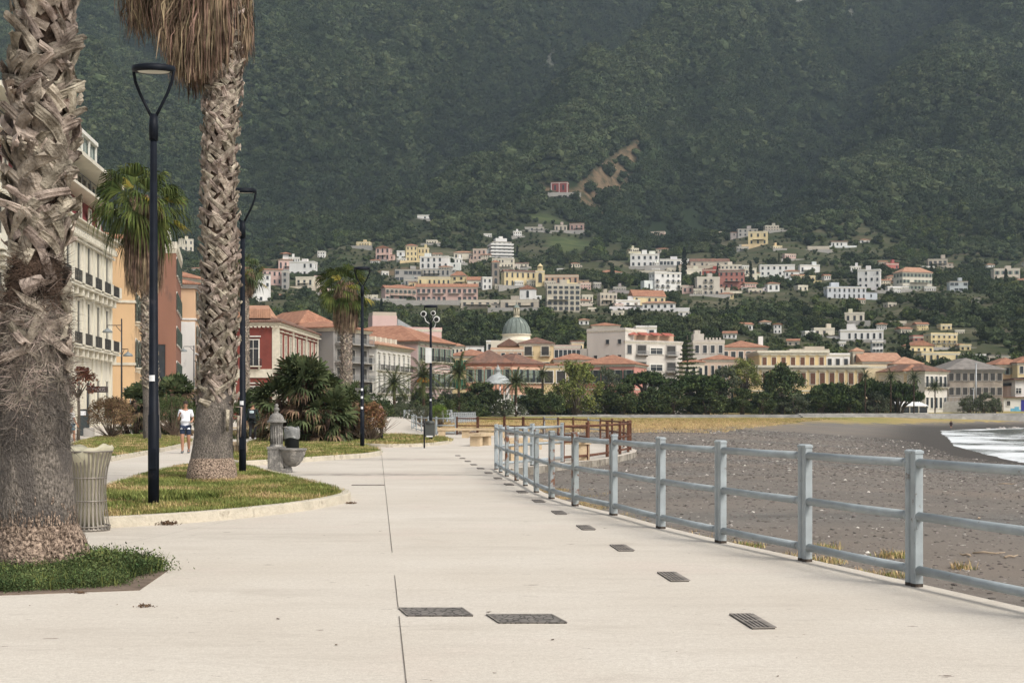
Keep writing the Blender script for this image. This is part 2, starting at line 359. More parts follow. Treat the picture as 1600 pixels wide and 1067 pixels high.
base = mx(rng(noise(70, 3, .6), .30, .5, .5, 0), base, (.36, .31, .26)); base = mx(mul(rng(noise(.5, 8, .75, (.25, 1.5, 1)), .52, .66), .35), base, (.44, .39, .33)); base = mx(rng(noise(6, 6, .8), .62, .7, 0, .3), base, (.33, .28, .24))
base = mx(rng(noise(11, 5, .85, (.6, 1.6, 1)), .5, .7, 0, .4), base, (.47, .42, .36)); base = mx(rng(noise(38, 3, .6), .60, .72, 0, .5), base, (.40, .35, .3))
base = mx(mul(rng(noise(24, 4, .75), .35, .62), .45), base, (.42, .37, .31)); base = mx(rng(noise(7, 3, .6, (.5, 1.6, 1)), .70, .72), base, (.22, .18, .15))
sp_ = N('ShaderNodeSeparateXYZ'); L(geo.outputs['Position'], sp_.inputs[0])
nw = noise(.8, 4)
yy_ = N('ShaderNodeMath'); yy_.operation = 'MULTIPLY_ADD'; L(nw, yy_.inputs[0]); yy_.inputs[1].default_value = 1.2; L(sp_.outputs[1], yy_.inputs[2])
def band(v, c, h):
    s1 = N('ShaderNodeMath'); s1.operation = 'SUBTRACT'; L(v, s1.inputs[0]); s1.inputs[1].default_value = c
    s2 = N('ShaderNodeMath'); s2.operation = 'ABSOLUTE'; L(s1.outputs[0], s2.inputs[0]); return rng(s2.outputs[0], h, h * .3)
stn = mul(mul(band(yy_.outputs[0], 32.7, .9), band(sp_.outputs[0], -3.2, 3.4)), rng(noise(2, 5), .3, .6)); base = mx(mul(stn, .75), base, (.22, .19, .17))
stn = mul(mul(band(yy_.outputs[0], 43, 1.6), band(sp_.outputs[0], -4.5, 4)), rng(noise(2, 5), .3, .6)); base = mx(mul(stn, .6), base, (.26, .23, .2))
L(base, B.inputs['Base Color'])
bp = N('ShaderNodeBump'); bp.inputs['Strength'].default_value = .35; bp.inputs['Distance'].default_value = .01; L(noise(60, 3), bp.inputs['Height']); L(bp.outputs[0], B.inputs['Normal'])
mb.build('pavement', [pm, mat('stained slab edge', (.30, .27, .225), .95, .3, 2, c3=(.17, .15, .12), c3amt=.5, c3scale=3, bump=.6)], kind='structure')
JOINT = mat('joint filler', (.15, .13, .11), .9, .3, 4)
def strip(mb, p, q, w_, z=.005):
    p = Vector(p[:2]); q = Vector(q[:2]); d = (q - p).normalized(); n = Vector((-d.y, d.x)) * w_ / 2
    mb.add([(*(p + n), z), (*(p - n), z), (*(q - n), z), (*(q + n), z)], [(0, 1, 2, 3)])
mb = MB()
jl = lambda y: (-.584 - .1005 * (y - 7.43), y)
strip(mb, jl(2), jl(9.85), .006); strip(mb, jl(10.3), jl(12.3), .006); strip(mb, jl(14.3), jl(31.7), .007); strip(mb, jl(31.9), jl(50), .009)
strip(mb, (-20, 31.8), (-.6, 31.8), .03); strip(mb, (-14, 54), (-5.2, 54), .04); strip(mb, (-22, 87), (-8.5, 87), .09); strip(mb, (-6.3, 33.6), (-1, 33.2), .03)
strip(mb, (-4.5, 14.6), (-3.4, 21.4), .004)
mb.build('pavement_joints', JOINT, kind='structure')
# ---- lawns with kerbs
KERB = mat('worn limestone kerb', (.50, .45, .36), .9, .15, 2.5, c3=(.33, .29, .23), c3amt=.4, c3scale=2.5, bump=.5, bscale=14)
TURF = mat('turf soil', (.13, .13, .045), .95, .3, 1.6, c2=(.24, .21, .085), bump=.4)
def offset(poly, d):
    n = len(poly); out = []
    ar = sum(poly[i][0] * poly[(i + 1) % n][1] - poly[(i + 1) % n][0] * poly[i][1] for i in range(n))
    sg = 1 if ar > 0 else -1
    for i in range(n):
        a = Vector(poly[i - 1]); b = Vector(poly[i]); c = Vector(poly[(i + 1) % n])
        n1 = Vector((-(b - a).y, (b - a).x)).normalized(); n2 = Vector((-(c - b).y, (c - b).x)).normalized()
        m = (n1 + n2); m = m.normalized() if m.length > .1 else n1
        out.append(tuple(b + m * d * sg / max(.5, m.dot(n1))))
    return out
def smooth_poly(p, it=2):
    for _ in range(it):
        q = []
        for i in range(len(p)):
            a = Vector(p[i]); b = Vector(p[(i + 1) % len(p)]); q += [tuple(a * .75 + b * .25), tuple(a * .25 + b * .75)]
        p = q
    return p
def lawn(px, h=.14, kw=.16):
    poly = smooth_poly([tuple(G(x, y)[:2]) for x, y in px])
    inn = offset(poly, kw); n = len(poly)
    mb = MB(); vs_ = [(x, y, 0) for x, y in poly] + [(*p, h - .01) for p in offset(poly, .012)] + [(*p, h) for p in offset(poly, .03)] + [(*p, h) for p in inn] + [(*p, h - .06) for p in inn]
    mb.add(vs_, [(k * n + i, k * n + (i + 1) % n, (k + 1) * n + (i + 1) % n, (k + 1) * n + i) for k in range(4) for i in range(n)])
    mb.build('kerb', KERB, kind='structure')
    mb = MB(); mb.prism(inn, h - .08, h - .03); mb.build('lawn_soil', TURF, kind='structure')
    return inn
LAWNS = [lawn([(100, 827), (190, 824), (350, 813), (480, 798), (535, 787), (552, 781), (540, 773), (480, 757), (430, 745), (402, 736), (365, 729), (290, 731), (245, 741), (170, 762), (100, 790)]),
         lawn([(355, 729), (420, 726), (500, 720), (585, 714), (601, 709), (585, 703), (560, 698), (520, 691), (440, 686), (400, 689), (375, 700), (350, 716)]),
         lawn([(545, 697), (600, 699), (660, 698), (700, 694), (708, 690), (690, 686), (610, 682), (555, 683), (530, 688)]),
         lawn([(60, 750), (90, 735), (160, 723), (235, 710), (290, 698), (308, 692), (285, 685), (200, 682), (150, 685), (110, 697), (60, 712)]),
         lawn([(355, 686), (400, 684), (430, 680), (420, 676), (370, 676), (340, 681)])]
planter = [tuple(G(x, y)[:2]) for x, y in [(-150, 940), (0, 930), (218, 922), (263, 891), (150, 872), (-120, 880)]]
mb = MB(); mb.prism(planter, -.1, .006); mb.build('planter_soil', mat('planter soil', (.16, .12, .09), .95, .25, 5, bump=.5), kind='structure')
# ---- sea
sy = np.concatenate([np.arange(-25, 60, 4.), np.arange(60, 330, 1.3), np.arange(330, 372, 3.)]); su = np.concatenate([np.linspace(-7, 45, 120), 45 + np.linspace(.02, 1, 50) ** 1.6 * 900])
SY, SU = np.meshgrid(sy, su, indexing='ij'); SX = np.interp(SY, SHY, SHX) + SU
amp = ss(-6, 12, SU); wav = nz2(SX * 5, SY * 5, 2) * .05 + .20 * np.sin((SU + 3 * nz2(SX, SY, 2)) * .55) * amp * (1 - ss(20, 60, SU))
SZ = -1.98 + wav * amp
dd = SU + 5 * nz2(SX * 1.2, SY * .6, 2) + 2.2 * nz2(SX, SY, 3)
foam = (1 - ss(5, 15, dd)) * (.62 + .2 * nz2(SX * 2, SY * .8, 3)) + .55 * np.exp(-((dd - 22) / 3.) ** 2) + .5 * np.exp(-((dd - 36) / 2.) ** 2) + .4 * np.exp(-((dd - 55) / 3.) ** 2)
mb_v = np.stack([SX, SY, SZ], -1).reshape(-1, 3); nr2, nc2 = SX.shape; idx = np.arange(nr2 * nc2).reshape(nr2, nc2)
fc = np.stack([idx[:-1, :-1], idx[:-1, 1:], idx[1:, 1:], idx[1:, :-1]], -1).reshape(-1, 4)
me = bpy.data.meshes.new('sea'); me.from_pydata(mb_v.tolist(), [], fc.tolist()); me.polygons.foreach_set('use_smooth', np.ones(len(fc), bool))
at_ = me.color_attributes.new('foam', 'FLOAT_COLOR', 'POINT'); at_.data.foreach_set('color', np.repeat(np.clip(foam, 0, 1).reshape(-1, 1), 4, 1).astype(np.float32).ravel())
wm = bpy.data.materials.new('grey green sea water'); wm.use_nodes = True
t = wm.node_tree; N = t.nodes.new; L = t.links.new; B = t.nodes['Principled BSDF']; B.inputs['Roughness'].default_value = .25
geo = N('ShaderNodeNewGeometry'); va = N('ShaderNodeVertexColor'); va.layer_name = 'foam'; sa = N('ShaderNodeSeparateColor'); L(va.outputs[0], sa.inputs[0])
fo = N('ShaderNodeMath'); fo.operation = 'ADD'; L(sa.outputs[0], fo.inputs[0]); L(rng(noise(.55, 8, .75, (.6, 1.8, 1)), .3, .7, -.55, .45), fo.inputs[1])
fm = rng(fo.outputs[0], .38, .58)
L(mx(fm, mx(rng(noise(.2), .3, .7), (.075, .09, .085), (.14, .15, .135)), (.72, .74, .74)), B.inputs['Base Color']); L(rng(fm, 0, 1, .2, .8), B.inputs['Roughness'])
bp = N('ShaderNodeBump'); bp.inputs['Strength'].default_value = .6; bp.inputs['Distance'].default_value = .15; L(noise(1.6, 5), bp.inputs['Height']); L(bp.outputs[0], B.inputs['Normal'])
me.materials.append(wm); o = bpy.data.objects.new('sea', me); col.objects.link(o); tag(o, kind='structure')
# ================================================================ BUILDINGS
EXCL = []       # (cx, cy, yaw, halfwidth, depth, clear distance in front)
WC = {}
def win_proto(w, h, style, fc, sc):
    """window meshes: outer frame, pane, shutters. local: wall plane y=0, outside is -y, origin bottom centre"""
    k = (round(w, 2), round(h, 2), style, fc.name, sc.name if sc else '')
    if k in WC: return WC[k]
    f = MB(); fw = max(.09, w * .11); arch = 'arch' in style
    f.box(-w / 2 - fw, -w / 2, -.12, .02, 0, h); f.box(w / 2, w / 2 + fw, -.12, .02, 0, h)
    f.box(-w / 2 - fw * 1.4, w / 2 + fw * 1.4, -.2, .02, -.12, 0)
    if arch:
        pts = [(w / 2 * math.cos(a), h + w / 2 * math.sin(a)) for a in [math.pi * i / 8 for i in range(9)]]
        for i in range(8):
            (xa, za), (xb, zb) = pts[i], pts[i + 1]; g = 1 + 2 * fw / w
            f.add([(xa, -.12, za), (xb, -.12, zb), (xb * g, -.12, h + (zb - h) * g), (xa * g, -.12, h + (za - h) * g), (xa * g, .02, h + (za - h) * g), (xb * g, .02, h + (zb - h) * g)], [(0, 3, 2, 1), (3, 4, 5, 2)])
    else:
        f.box(-w / 2 - fw, w / 2 + fw, -.12, .02, h, h + fw)
    if 'hood' in style: f.box(-w / 2 - fw * 2, w / 2 + fw * 2, -.36, .02, h + fw + .28, h + fw + .44)
    if 'ped' in style:
        W2 = w / 2 + fw * 2.2; z = h + fw + .3
        f.box(-W2, W2, -.3, .02, z, z + .12); f.add([(-W2, -.3, z + .12), (W2, -.3, z + .12), (0, -.3, z + .75), (-W2, .02, z + .12), (W2, .02, z + .12), (0, .02, z + .75)], [(0, 1, 2), (0, 2, 5, 3), (1, 4, 5, 2)])
    if 'mull' in style:
        f.box(-.035, .035, -.07, -.03, 0, h); f.box(-w / 2, w / 2, -.07, -.03, h * .66, h * .66 + .07)
    p = MB()
    if arch: p.add([(-w / 2, -.025, 0), (w / 2, -.025, 0)] + [(x, -.025, z) for x, z in pts], [tuple(range(11))])
    else: p.add([(-w / 2, -.025, 0), (w / 2, -.025, 0), (w / 2, -.025, h), (-w / 2, -.025, h)], [(0, 1, 2, 3)])
    s = None
    if sc:
        s = MB()
        if 'closed' in style: rg = [(-w / 2 + .01, -.01), (.01, w / 2 - .01)]; yy = (-.09, -.04)
        else: rg = [(-w / 2 - w * .5, -w / 2 - .03), (w / 2 + .03, w / 2 + w * .5)]; yy = (-.19, -.13)
        for a, b in rg:
            s.box(a, b, yy[0], yy[1], .02, h)
            if w > .9:
                for q in range(int(h / .22)): s.box(a + .06, b - .06, yy[0] - .018, yy[0], .1 + q * .22, .17 + q * .22)
    def mk(nm, b, m):
        if b is None: return None
        o = b.build(nm, m); me_ = o.data; bpy.data.objects.remove(o); return me_
    WC[k] = (mk('window', f, fc), mk('pane', p, GLASS if 'dark' not in style else DARKW), mk('shutters', s, sc))
    if style.startswith('s_'):      # far window: one mesh
        b = MB(); b.v = f.v + p.v + (s.v if s else []); o1 = len(f.v); o2 = o1 + len(p.v)
        b.f = f.f + [tuple(i + o1 for i in q) for q in p.f] + ([tuple(i + o2 for i in q) for q in s.f] if s else [])
        b.m = [0] * len(f.f) + [1] * len(p.f) + ([2] * len(s.f) if s else []); b.sm = [False] * len(b.f)
        WC[k] = (mk('window', b, [fc, GLASS] + ([sc] if sc else [])), None, None)
    return WC[k]
def face_frame(face, W, D):
    # returns (matrix, length): local x along the face (left to right seen from outside), -y outward
    if face == 'front': return Matrix.Translation((0, 0, 0)), W
    if face == 'left': return Matrix.Translation((-W / 2, D / 2, 0)) @ Matrix.Rotation(R(-90), 4, 'Z'), D
    if face == 'right': return Matrix.Translation((W / 2, D / 2, 0)) @ Matrix.Rotation(R(90), 4, 'Z'), D
def windows(root, face, W, D, cols, zs, w, h, style='plain', fc=None, sc=None, x0=None, x1=None, skip=(), balcony=(), far=False):
    M_, Ln = face_frame(face, W, D); fc = fc or WHITE
    if far: style = 's_' + style
    x0 = -Ln / 2 + Ln / cols / 2 if x0 is None else x0; x1 = -x0 if x1 is None else x1
    for r_, z in enumerate(zs):
        hh = h[r_] if hasattr(h, '__len__') else h; st = style[r_] if isinstance(style, (list, tuple)) else style
        a, p, s = win_proto(w, hh, st, fc, sc)
        for c_ in range(cols):
            if (c_, r_) in skip or (far and cols > 2 and rnd.random() < .1): continue
            x = x0 + (x1 - x0) * (c_ / (cols - 1) if cols > 1 else .5)
            if cols == 1: x = (x0 + x1) / 2 if x1 != -x0 else 0
            o = link_mesh('window', a, root); o.matrix_local = M_ @ Matrix.Translation((x, 0, z))
            if p: link_mesh('pane', p, o)
            if s: link_mesh('shutters', s, o)
            if r_ in balcony:
                b = balcony_obj(w + .9, root); b.matrix_local = M_ @ Matrix.Translation((x, 0, z - .05))
BC = {}
def balcony_obj(L_, root, d=.75, m=None, slab=None):
    k = round(L_, 1), d, (m or IRON).name
    if k not in BC:
        b = MB(); b.box(-L_ / 2, L_ / 2, -d, 0, -.14, 0, 1)
        for x in (-L_ / 2 + .3, L_ / 2 - .3): b.box(x - .1, x + .1, -d * .7, 0, -.45, -.14, 1)
        b.box(-L_ / 2, L_ / 2, -d, -d + .05, .95, 1.0); b.box(-L_ / 2, L_ / 2, -d, -d + .04, .1, .14)
        for s_ in (-1, 1): b.box(s_ * L_ / 2 - .025, s_ * L_ / 2 + .025, -d, 0, .95, 1.0)
        n = max(3, int(L_ / .16))
        for i in range(n + 1): x = -L_ / 2 + L_ * i / n; b.box(x - .012, x + .012, -d + .01, -d + .035, 0, .95)
        for s_ in (-1, 1):
            for j in range(5): y = -d + d * j / 5; x = s_ * L_ / 2; b.box(x - .012, x + .012, y, y + .025, 0, .95)
        o = b.build('balcony', [m or IRON, slab or TRIM]); BC[k] = o.data; bpy.data.objects.remove(o)
    return link_mesh('balcony', BC[k], root)
def roof_mesh(kind, W, D, over, h, z, m, name, root, th=.18, ridge=None):
    b = MB(); x0, x1, y0, y1 = -W / 2 - over, W / 2 + over, -over, D + over
    if kind == 'hip':
        if W >= D: i = min(D / 2 + over, (W / 2 + over) * .92); A = (x0 + i, D / 2); B_ = (x1 - i, D / 2)
        else: i = W / 2 + over; A = (0, y0 + i); B_ = (0, y1 - i)
        v = [(x0, y0, z), (x1, y0, z), (x1, y1, z), (x0, y1, z), (x0, y0, z + th), (x1, y0, z + th), (x1, y1, z + th), (x0, y1, z + th), (*A, z + h), (*B_, z + h)]
        f = [(0, 3, 2, 1), (0, 1, 5, 4), (1, 2, 6, 5), (2, 3, 7, 6), (3, 0, 4, 7)]
        f += [(4, 5, 9, 8), (5, 6, 9), (6, 7, 8, 9), (7, 4, 8)] if W >= D else [(4, 5, 8), (5, 6, 9, 8), (6, 7, 9), (7, 4, 8, 9)]
        b.add(v, f)
    elif kind == 'gable':      # ridge along x
        v = [(x0, y0, z), (x1, y0, z), (x1, y1, z), (x0, y1, z), (x0, y0, z + th), (x1, y0, z + th), (x1, y1, z + th), (x0, y1, z + th), (x0, D / 2, z + h), (x1, D / 2, z + h)]
        b.add(v, [(0, 3, 2, 1), (0, 1, 5, 4), (2, 3, 7, 6), (4, 5, 9, 8), (6, 7, 8, 9), (0, 4, 8, 7, 3), (1, 2, 6, 9, 5)])
    elif kind == 'gabley':     # ridge runs away, gable wall faces front
        v = [(x0, y0, z), (x1, y0, z), (x1, y1, z), (x0, y1, z), (x0, y0, z + th), (x1, y0, z + th), (x1, y1, z + th), (x0, y1, z + th), (0, y0, z + h), (0, y1, z + h)]
        b.add(v, [(0, 3, 2, 1), (1, 2, 6, 5), (3, 0, 4, 7), (5, 6, 9, 8), (7, 4, 8, 9), (0, 1, 5, 8, 4), (2, 3, 7, 9, 6)])
    elif kind == 'shed':
        b.add([(x0, y0, z), (x1, y0, z), (x1, y1, z), (x0, y1, z), (x0, y0, z + th), (x1, y0, z + th), (x1, y1, z + h), (x0, y1, z + h)], [(0, 3, 2, 1), (0, 1, 5, 4), (1, 2, 6, 5), (2, 3, 7, 6), (3, 0, 4, 7), (4, 5, 6, 7)])
    elif kind == 'flat':
        t_ = .22; b.box(x0, x1, y0, y1, z, z + .12)
        for q in ((x0, x1, y0, y0 + t_), (x0, x1, y1 - t_, y1), (x0, x0 + t_, y0 + t_, y1 - t_), (x1 - t_, x1, y0 + t_, y1 - t_)): b.box(*q, z + .12, z + h)
    return b.build(name, m, root)
def building(name, cat, label, A, B_, D, zb, zt, wall, roof=('flat', None, .5, .15), group=None, cornice=True, bands=0, bandm=None, chim=0, found=3., excl=30, quoin=None):
    A = Vector((A[0], A[1])); B_ = Vector((B_[0], B_[1])); yaw = math.atan2(B_.y - A.y, B_.x - A.x); W = (B_ - A).length; c = (A + B_) / 2
    root = empty(name, (c.x, c.y, zb), yaw, label, cat, group)
    root['_'] = 1; del root['_']
    H = zt - zb; wm_ = wall if not isinstance(wall, tuple) else wallm(wall)
    b = MB(); b.box(-W / 2, W / 2, 0, D, -found, H); b.build('wall', wm_, root)
    rk, rm, rh, ro = (list(roof) + [None] * 4)[:4]
    ro = .5 if ro is None else ro
    ro_ = roof_mesh(rk, W, D, ro, rh, H + .003, rm or wm_, 'roof', root)
    if cornice and rk in ('flat', 'hip', 'gable'):
        b = MB(); e = max(.1, ro * .6)
        for z0_, z1_, q in ((H - .55, H - .3, e * .5), (H - .3, H - .002, e)):
            b.box(-W / 2 - q, W / 2 + q, -q, 0, z0_, z1_); b.box(-W / 2 - q, -W / 2, 0, D, z0_, z1_); b.box(W / 2, W / 2 + q, 0, D, z0_, z1_)
        b.build('cornice', bandm or TRIM, root)
    if bands:
        b = MB()
        for i in range(1, bands + 1):
            z = H * i / (bands + 1) if not isinstance(bands, (list, tuple)) else bands[i]
            b.box(-W / 2 - .12, W / 2 + .12, -.12, 0, z - .15, z + .12); b.box(-W / 2 - .12, -W / 2, 0, D, z - .15, z + .12); b.box(W / 2, W / 2 + .12, 0, D, z - .15, z + .12)
        b.build('string_course', bandm or TRIM, root)
    if quoin:
        b = MB()
        for x in (-W / 2, W / 2):
            for i in range(int(H / .45) - 1):
                q = .5 if i % 2 else .32; s_ = 1 if x < 0 else -1; xa, xb = sorted((x - s_ * .05, x + s_ * q))
                b.box(xa, xb, -.05, .3, i * .45, i * .45 + .41)
        b.build('quoins', quoin, root)
    for i in range(chim):
        x = (-.3 + .5 * i) * W; b = MB(); b.box(x - .4, x + .4, D * .35, D * .35 + .6, H * .9, H + (rh or 1) * .6 + 1.0); b.box(x - .5, x + .5, D * .35 - .1, D * .35 + .7, H + (rh or 1) * .6 + 1.0, H + (rh or 1) * .6 + 1.15); b.build('chimney', wm_, ro_)
    EXCL.append((c.x, c.y, yaw, W / 2, D, excl))
    return root, W, H
def floors(H, n, frac=.55, base=0.): return [base + (H - base) / n * (i + .27) for i in range(n)], (H - base) / n * frac
# ---- hillside houses. px left, px right, y top of wall, y base, depth ratio, yaw, wall colour, roof, windows (cols, rows, style, shutters), side windows, label
WH = (.72, .70, .66); CR = (.66, .60, .48); PK = (.62, .43, .37); YE = (.66, .54, .31); GR = (.36, .34, .31); RD = (.34, .085, .06); BE = (.47, .41, .33); OR = (.56, .34, .17); SA = (.5, .34, .24); ST = (.26, .22, .18)
HG = 'houses scattered up the hillside'
def house(px0, px1, yt, yb, dr, yaw, colr, roof, wins, label, sidew=0, name='house', cat='house', rh=None, sty='plain', sc=None, dY=0, balc=(), Dm=None, bands=0, chim=0, ww=None):
    pc = (px0 + px1) / 2; Y = hitY(pc, yb) + dY; X0 = (px0 - HX) * Y / F; X1 = (px1 - HX) * Y / F
    y_ = R(abs(yaw)); Wt = X1 - X0; W = Wt / (math.cos(y_) + dr * math.sin(y_)); D = max(5, W * dr) if Dm is None else Dm
    if Dm: W = (Wt - D * math.sin(y_)) / math.cos(y_)
    a = R(yaw); dx, dy = math.cos(a), math.sin(a)
    A = Vector((X0 + (D * math.sin(a) if yaw > 0 else 0), Y)); B_ = A + Vector((dx, dy)) * W
    zt = zat(yt, Y); zb = zat(yb, Y)
    fl = {'f': ('flat', None, .55, .12), 'g': ('flat', ROOF_G, .3, .3), 'h': ('hip', TILE, rh or min(W, D) * .2, .5), 'hb': ('hip', TILE_D, rh or min(W, D) * .2, .5), 'hp': ('hip', TILE_P, rh or min(W, D) * .2, .5), 'y': ('gabley', TILE, rh or W * .17, .4), 'x': ('gable', TILE, rh or D * .2, .4), 'xp': ('gable', TILE_P, rh or D * .2, .4), 'xb': ('gable', TILE_D, rh or D * .2, .4), 's': ('shed', TILE, rh or D * .2, .3)}[roof]
    root, W, H = building(name, cat, label, A, B_, D, zb, zt, colr, fl, HG, found=5, excl=(70 if yb < 380 else 42) if yb < 560 else 8, bands=bands, chim=chim)
    q_ = np.random.RandomState(int(px0 * 3 + yb))
    if W > 6 and 303 < yb < 566:      # side wings, stair heads, terrace walls
        wc = wallm(tuple(c_ * (.9 + .1 * q_.rand()) for c_ in colr)) if isinstance(colr, tuple) else colr
        if q_.rand() < .55:
            sd = 1 if q_.rand() < .5 else -1; ww_ = W * (.2 + .2 * q_.rand()); hh_ = H * (.45 + .25 * q_.rand()); xa, xb = sorted((sd * W / 2 * .98, sd * (W / 2 + ww_))); wg = box_part(root, 'side_wing', wc, (xa, xb, 1.2, D * .8, -5, hh_))
            a_, b_, c_ = win_proto(.9, hh_ * .4, 's_plain', wc, None); link_mesh('window', a_, wg, ((xa + xb) / 2, 1.2, hh_ * .35))
            if q_.rand() < .5: box_part(root, 'wing_roof', TILE_P if q_.rand() < .5 else ROOF_G, (xa - .2, xb + .2, .9, D * .8 + .2, hh_ + .003, hh_ + .3))
        if roof in 'fg' and q_.rand() < .6: x_ = (q_.rand() - .5) * W * .6; box_part(root, 'stair_head', wc, (x_ - W * .09, x_ + W * .12, D * .3, D * .7, H + .01, H + 2.2 + q_.rand()))
        if q_.rand() < .7: l_ = W * (.6 + .5 * q_.rand()); o_ = (q_.rand() - .5) * W * .4; box_part(root, 'terrace_wall', CONC if q_.rand() < .6 else wc, (o_ - l_, o_ + l_, -3.4, -3.0, -5, .35 + .7 * q_.rand()))
        if q_.rand() < .4: l_ = W * .3; o_ = (q_.rand() - .5) * W * .4; box_part(root, 'awning', TRIM, (o_ - l_, o_ + l_, -1.8, -.01, H * .44, H * .44 + .12))
    if wins:
        n, r_ = wins; zs, h = floors(H, r_, .5); wd = ww or min(1.35, W / n * .38)
        fcm = wallm(tuple(q * .92 for q in colr)); windows(root, 'front', W, D, n, zs, wd, h, sty, fc=fcm, sc=sc, far=True, balcony=balc)
        if sidew: windows(root, 'left' if yaw > 0 else 'right', W, D, sidew, zs, wd, h, sty, fc=fcm, sc=sc, far=True)
    return root, W, H, D
def box_part(root, nm, m, *bx):
    b = MB()
    for q in bx: b.box(*q)
    return b.build(nm, m, root)
def hills():
    h = house
    h(275, 301, 374, 393, .7, 15, CR, 'f', (3, 2), 'small cream stone house in the wood above the brown gable wall, with a ragged roofline', chim=1)
    h(388, 421, 428, 472, .5, 18, WH, 'g', (3, 4), 'plain white apartment block with three columns of square windows beside the second lamp post', 1, 'apartment_building', 'apartment block')
    r, W, H, D = h(432, 457, 406, 424, .8, 10, PK, 'h', (3, 1), 'pagoda-like pink turret house with a small upper storey on a red roof', rh=1.2, name='villa', cat='villa')
    b = MB(); b.box(-W * .2, W * .2, D * .3, D * .7, H + .8, H + 4.4); b.build('turret', wallm(WH), r); b = MB(); b.add([(-W * .42, D * .1, H + 4.4), (W * .42, D * .1, H + 4.4), (W * .42, D * .9, H + 4.4), (-W * .42, D * .9, H + 4.4), (0, D * .5, H + 5.7)], [(0, 3, 2, 1), (0, 1, 4), (1, 2, 4), (2, 3, 4), (3, 0, 4)]); b.build('turret_roof', TILE, r)
    h(440, 450, 424, 453, 1, 0, GR, 'f', (1, 3), 'narrow grey concrete lift tower below the pink pagoda turret', name='tower', cat='tower')
    h(409, 440, 422, 446, .5, 5, PK, 'x', (4, 2), 'pinkish terrace house with a low red roof left of the grey lift tower')
    h(452, 494, 410, 434, .5, -8, WH, 'f', (4, 2), 'white stepped house right of the pink pagoda turret', 1, balc=(0,))
    h(462, 492, 434, 450, .5, -8, CR, 'f', (3, 1), 'cream lower house with a long balcony under the white stepped house')
    h(587, 612, 388, 408, .6, -12, PK, 'y', (3, 2), 'pale pink house with a pointed gable at the left end of the upper row', 1, sty='arch')
    h(620, 632, 393, 401, .7, 0, WH, 'f', (1, 1), 'tiny white cottage left of the yellow tower house')
    h(632, 652, 384, 409, .8, 10, YE, 'h', (3, 3), 'yellow tower house with a small pyramid roof above the grey terraces', rh=1.5, name='villa', cat='villa')
    h(653, 670, 388, 407, .8, -5, YE, 'f', (3, 2), 'low cream yellow house attached to the right of the yellow tower house')
    h(656, 703, 402, 421, .4, -6, WH, 'f', (5, 2), 'big white house with dark doors below the yellow tower house', 1, sty='arch')
    h(672, 707, 396, 402, .4, 0, WH, 'xp', (5, 1), 'long low white building behind the big white house', dY=15)
    h(709, 738, 395, 407, .5, 0, CR, 'hp', (4, 1), 'long cream house with a pale hipped roof left of the pink gabled villa', rh=1.5)
    h(739, 762, 390, 408, .7, -10, (.58, .43, .35), 'f', (3, 2), 'pinkish cream villa with dormers just left of the tiered white tower block', 1, name='villa', cat='villa')
    r, W, H, D = h(764, 799, 378, 404, .9, 12, (.42, .43, .42), 'g', (4, 5), 'tiered white tower block ringed with balconies, highest on the town ridge', 1, name='apartment_building', cat='apartment block', sty='dark', ww=1.4)
    for i in range(5):
        z = H * (i + .05) / 5; q = 1.5; b = MB()
        b.box(-W / 2 - q, W / 2 + q, -q, 0, z, z + 1.1); b.box(-W / 2 - q, -W / 2, 0, D, z, z + 1.1); b.box(W / 2, W / 2 + q, 0, D, z, z + 1.1); b.build('balcony', wallm(WH), r)
    box_part(r, 'roof_terrace', wallm(WH), (-W * .3, W * .3, D * .2, D * .8, H + .5, H + 3), (-W * .1, W * .1, D * .3, D * .6, H + 3, H + 4.5))
    h(769, 804, 405, 427, .5, -6, CR, 'f', (7, 3), 'cream block with three rows of small windows just below the tiered tower block', 1, ww=.9, balc=())
    h(767, 780, 410, 446, 1, 8, ST, 'h', (1, 3), 'brown stone bell tower beside the cream block, older and darker', name='bell_tower', cat='bell tower', rh=1.5, sty='arch', ww=1.6)
    h(615, 658, 421, 441, .4, 8, GR, 'g', (6, 2), 'grey unfinished building with open terraces left of the yellow houses', 1, sty='dark', ww=2.2)
    h(660, 703, 421, 433, .4, 0, GR, 'g', (6, 1), 'grey retaining building with arched openings under the big white house', sty='arch')
    h(652, 704, 434, 449, .3, 4, YE, 'f', (7, 1), 'long yellow house with a flat roof above the pink apartment terrace', balc=(0,))
    h(705, 729, 431, 449, .6, -12, YE, 'h', (2, 2), 'yellow house with an orange hipped roof at the end of the long yellow house', 1, rh=2.6)
    h(730, 754, 438, 451, .5, 0, CR, 'x', (3, 1), 'low cream house with an orange roof left of the whitewashed house', rh=2.2)
    h(751, 768, 434, 453, .7, 12, WH, 'f', (2, 2), 'whitewashed house at the foot of the stone bell tower', 1)
    r, W, H, D = h(594, 662, 450, 470, .3, 24, PK, 'x', (9, 2), 'pink apartment terrace with balconies, the left wing angled to the street', 0, name='apartment_building', cat='apartment block', sc=SHUTG, rh=1.8, balc=(0, 1))
    r, W, H, D = h(650, 746, 449, 473, .16, 0, (.58, .40, .34), 'x', (12, 2), 'long pink apartment terrace with stacked balconies above the dark wood', 0, name='apartment_building', cat='apartment block', rh=2., ww=1.5)
    for i in range(4):
        for j in range(2): b_ = balcony_obj(5.4, r, 1.2, m=METAL_G); b_.location = (-W / 2 + W * (i + .5) / 4, 0, H * (j + .2) / 2)
    r, W, H, D = h(783, 838, 424, 449, .35, 16, YE, 'xb', (6, 2), 'yellow convent with a brown roof beside the bell gable', 0, name='church', cat='church', sty='arch', ww=1.)
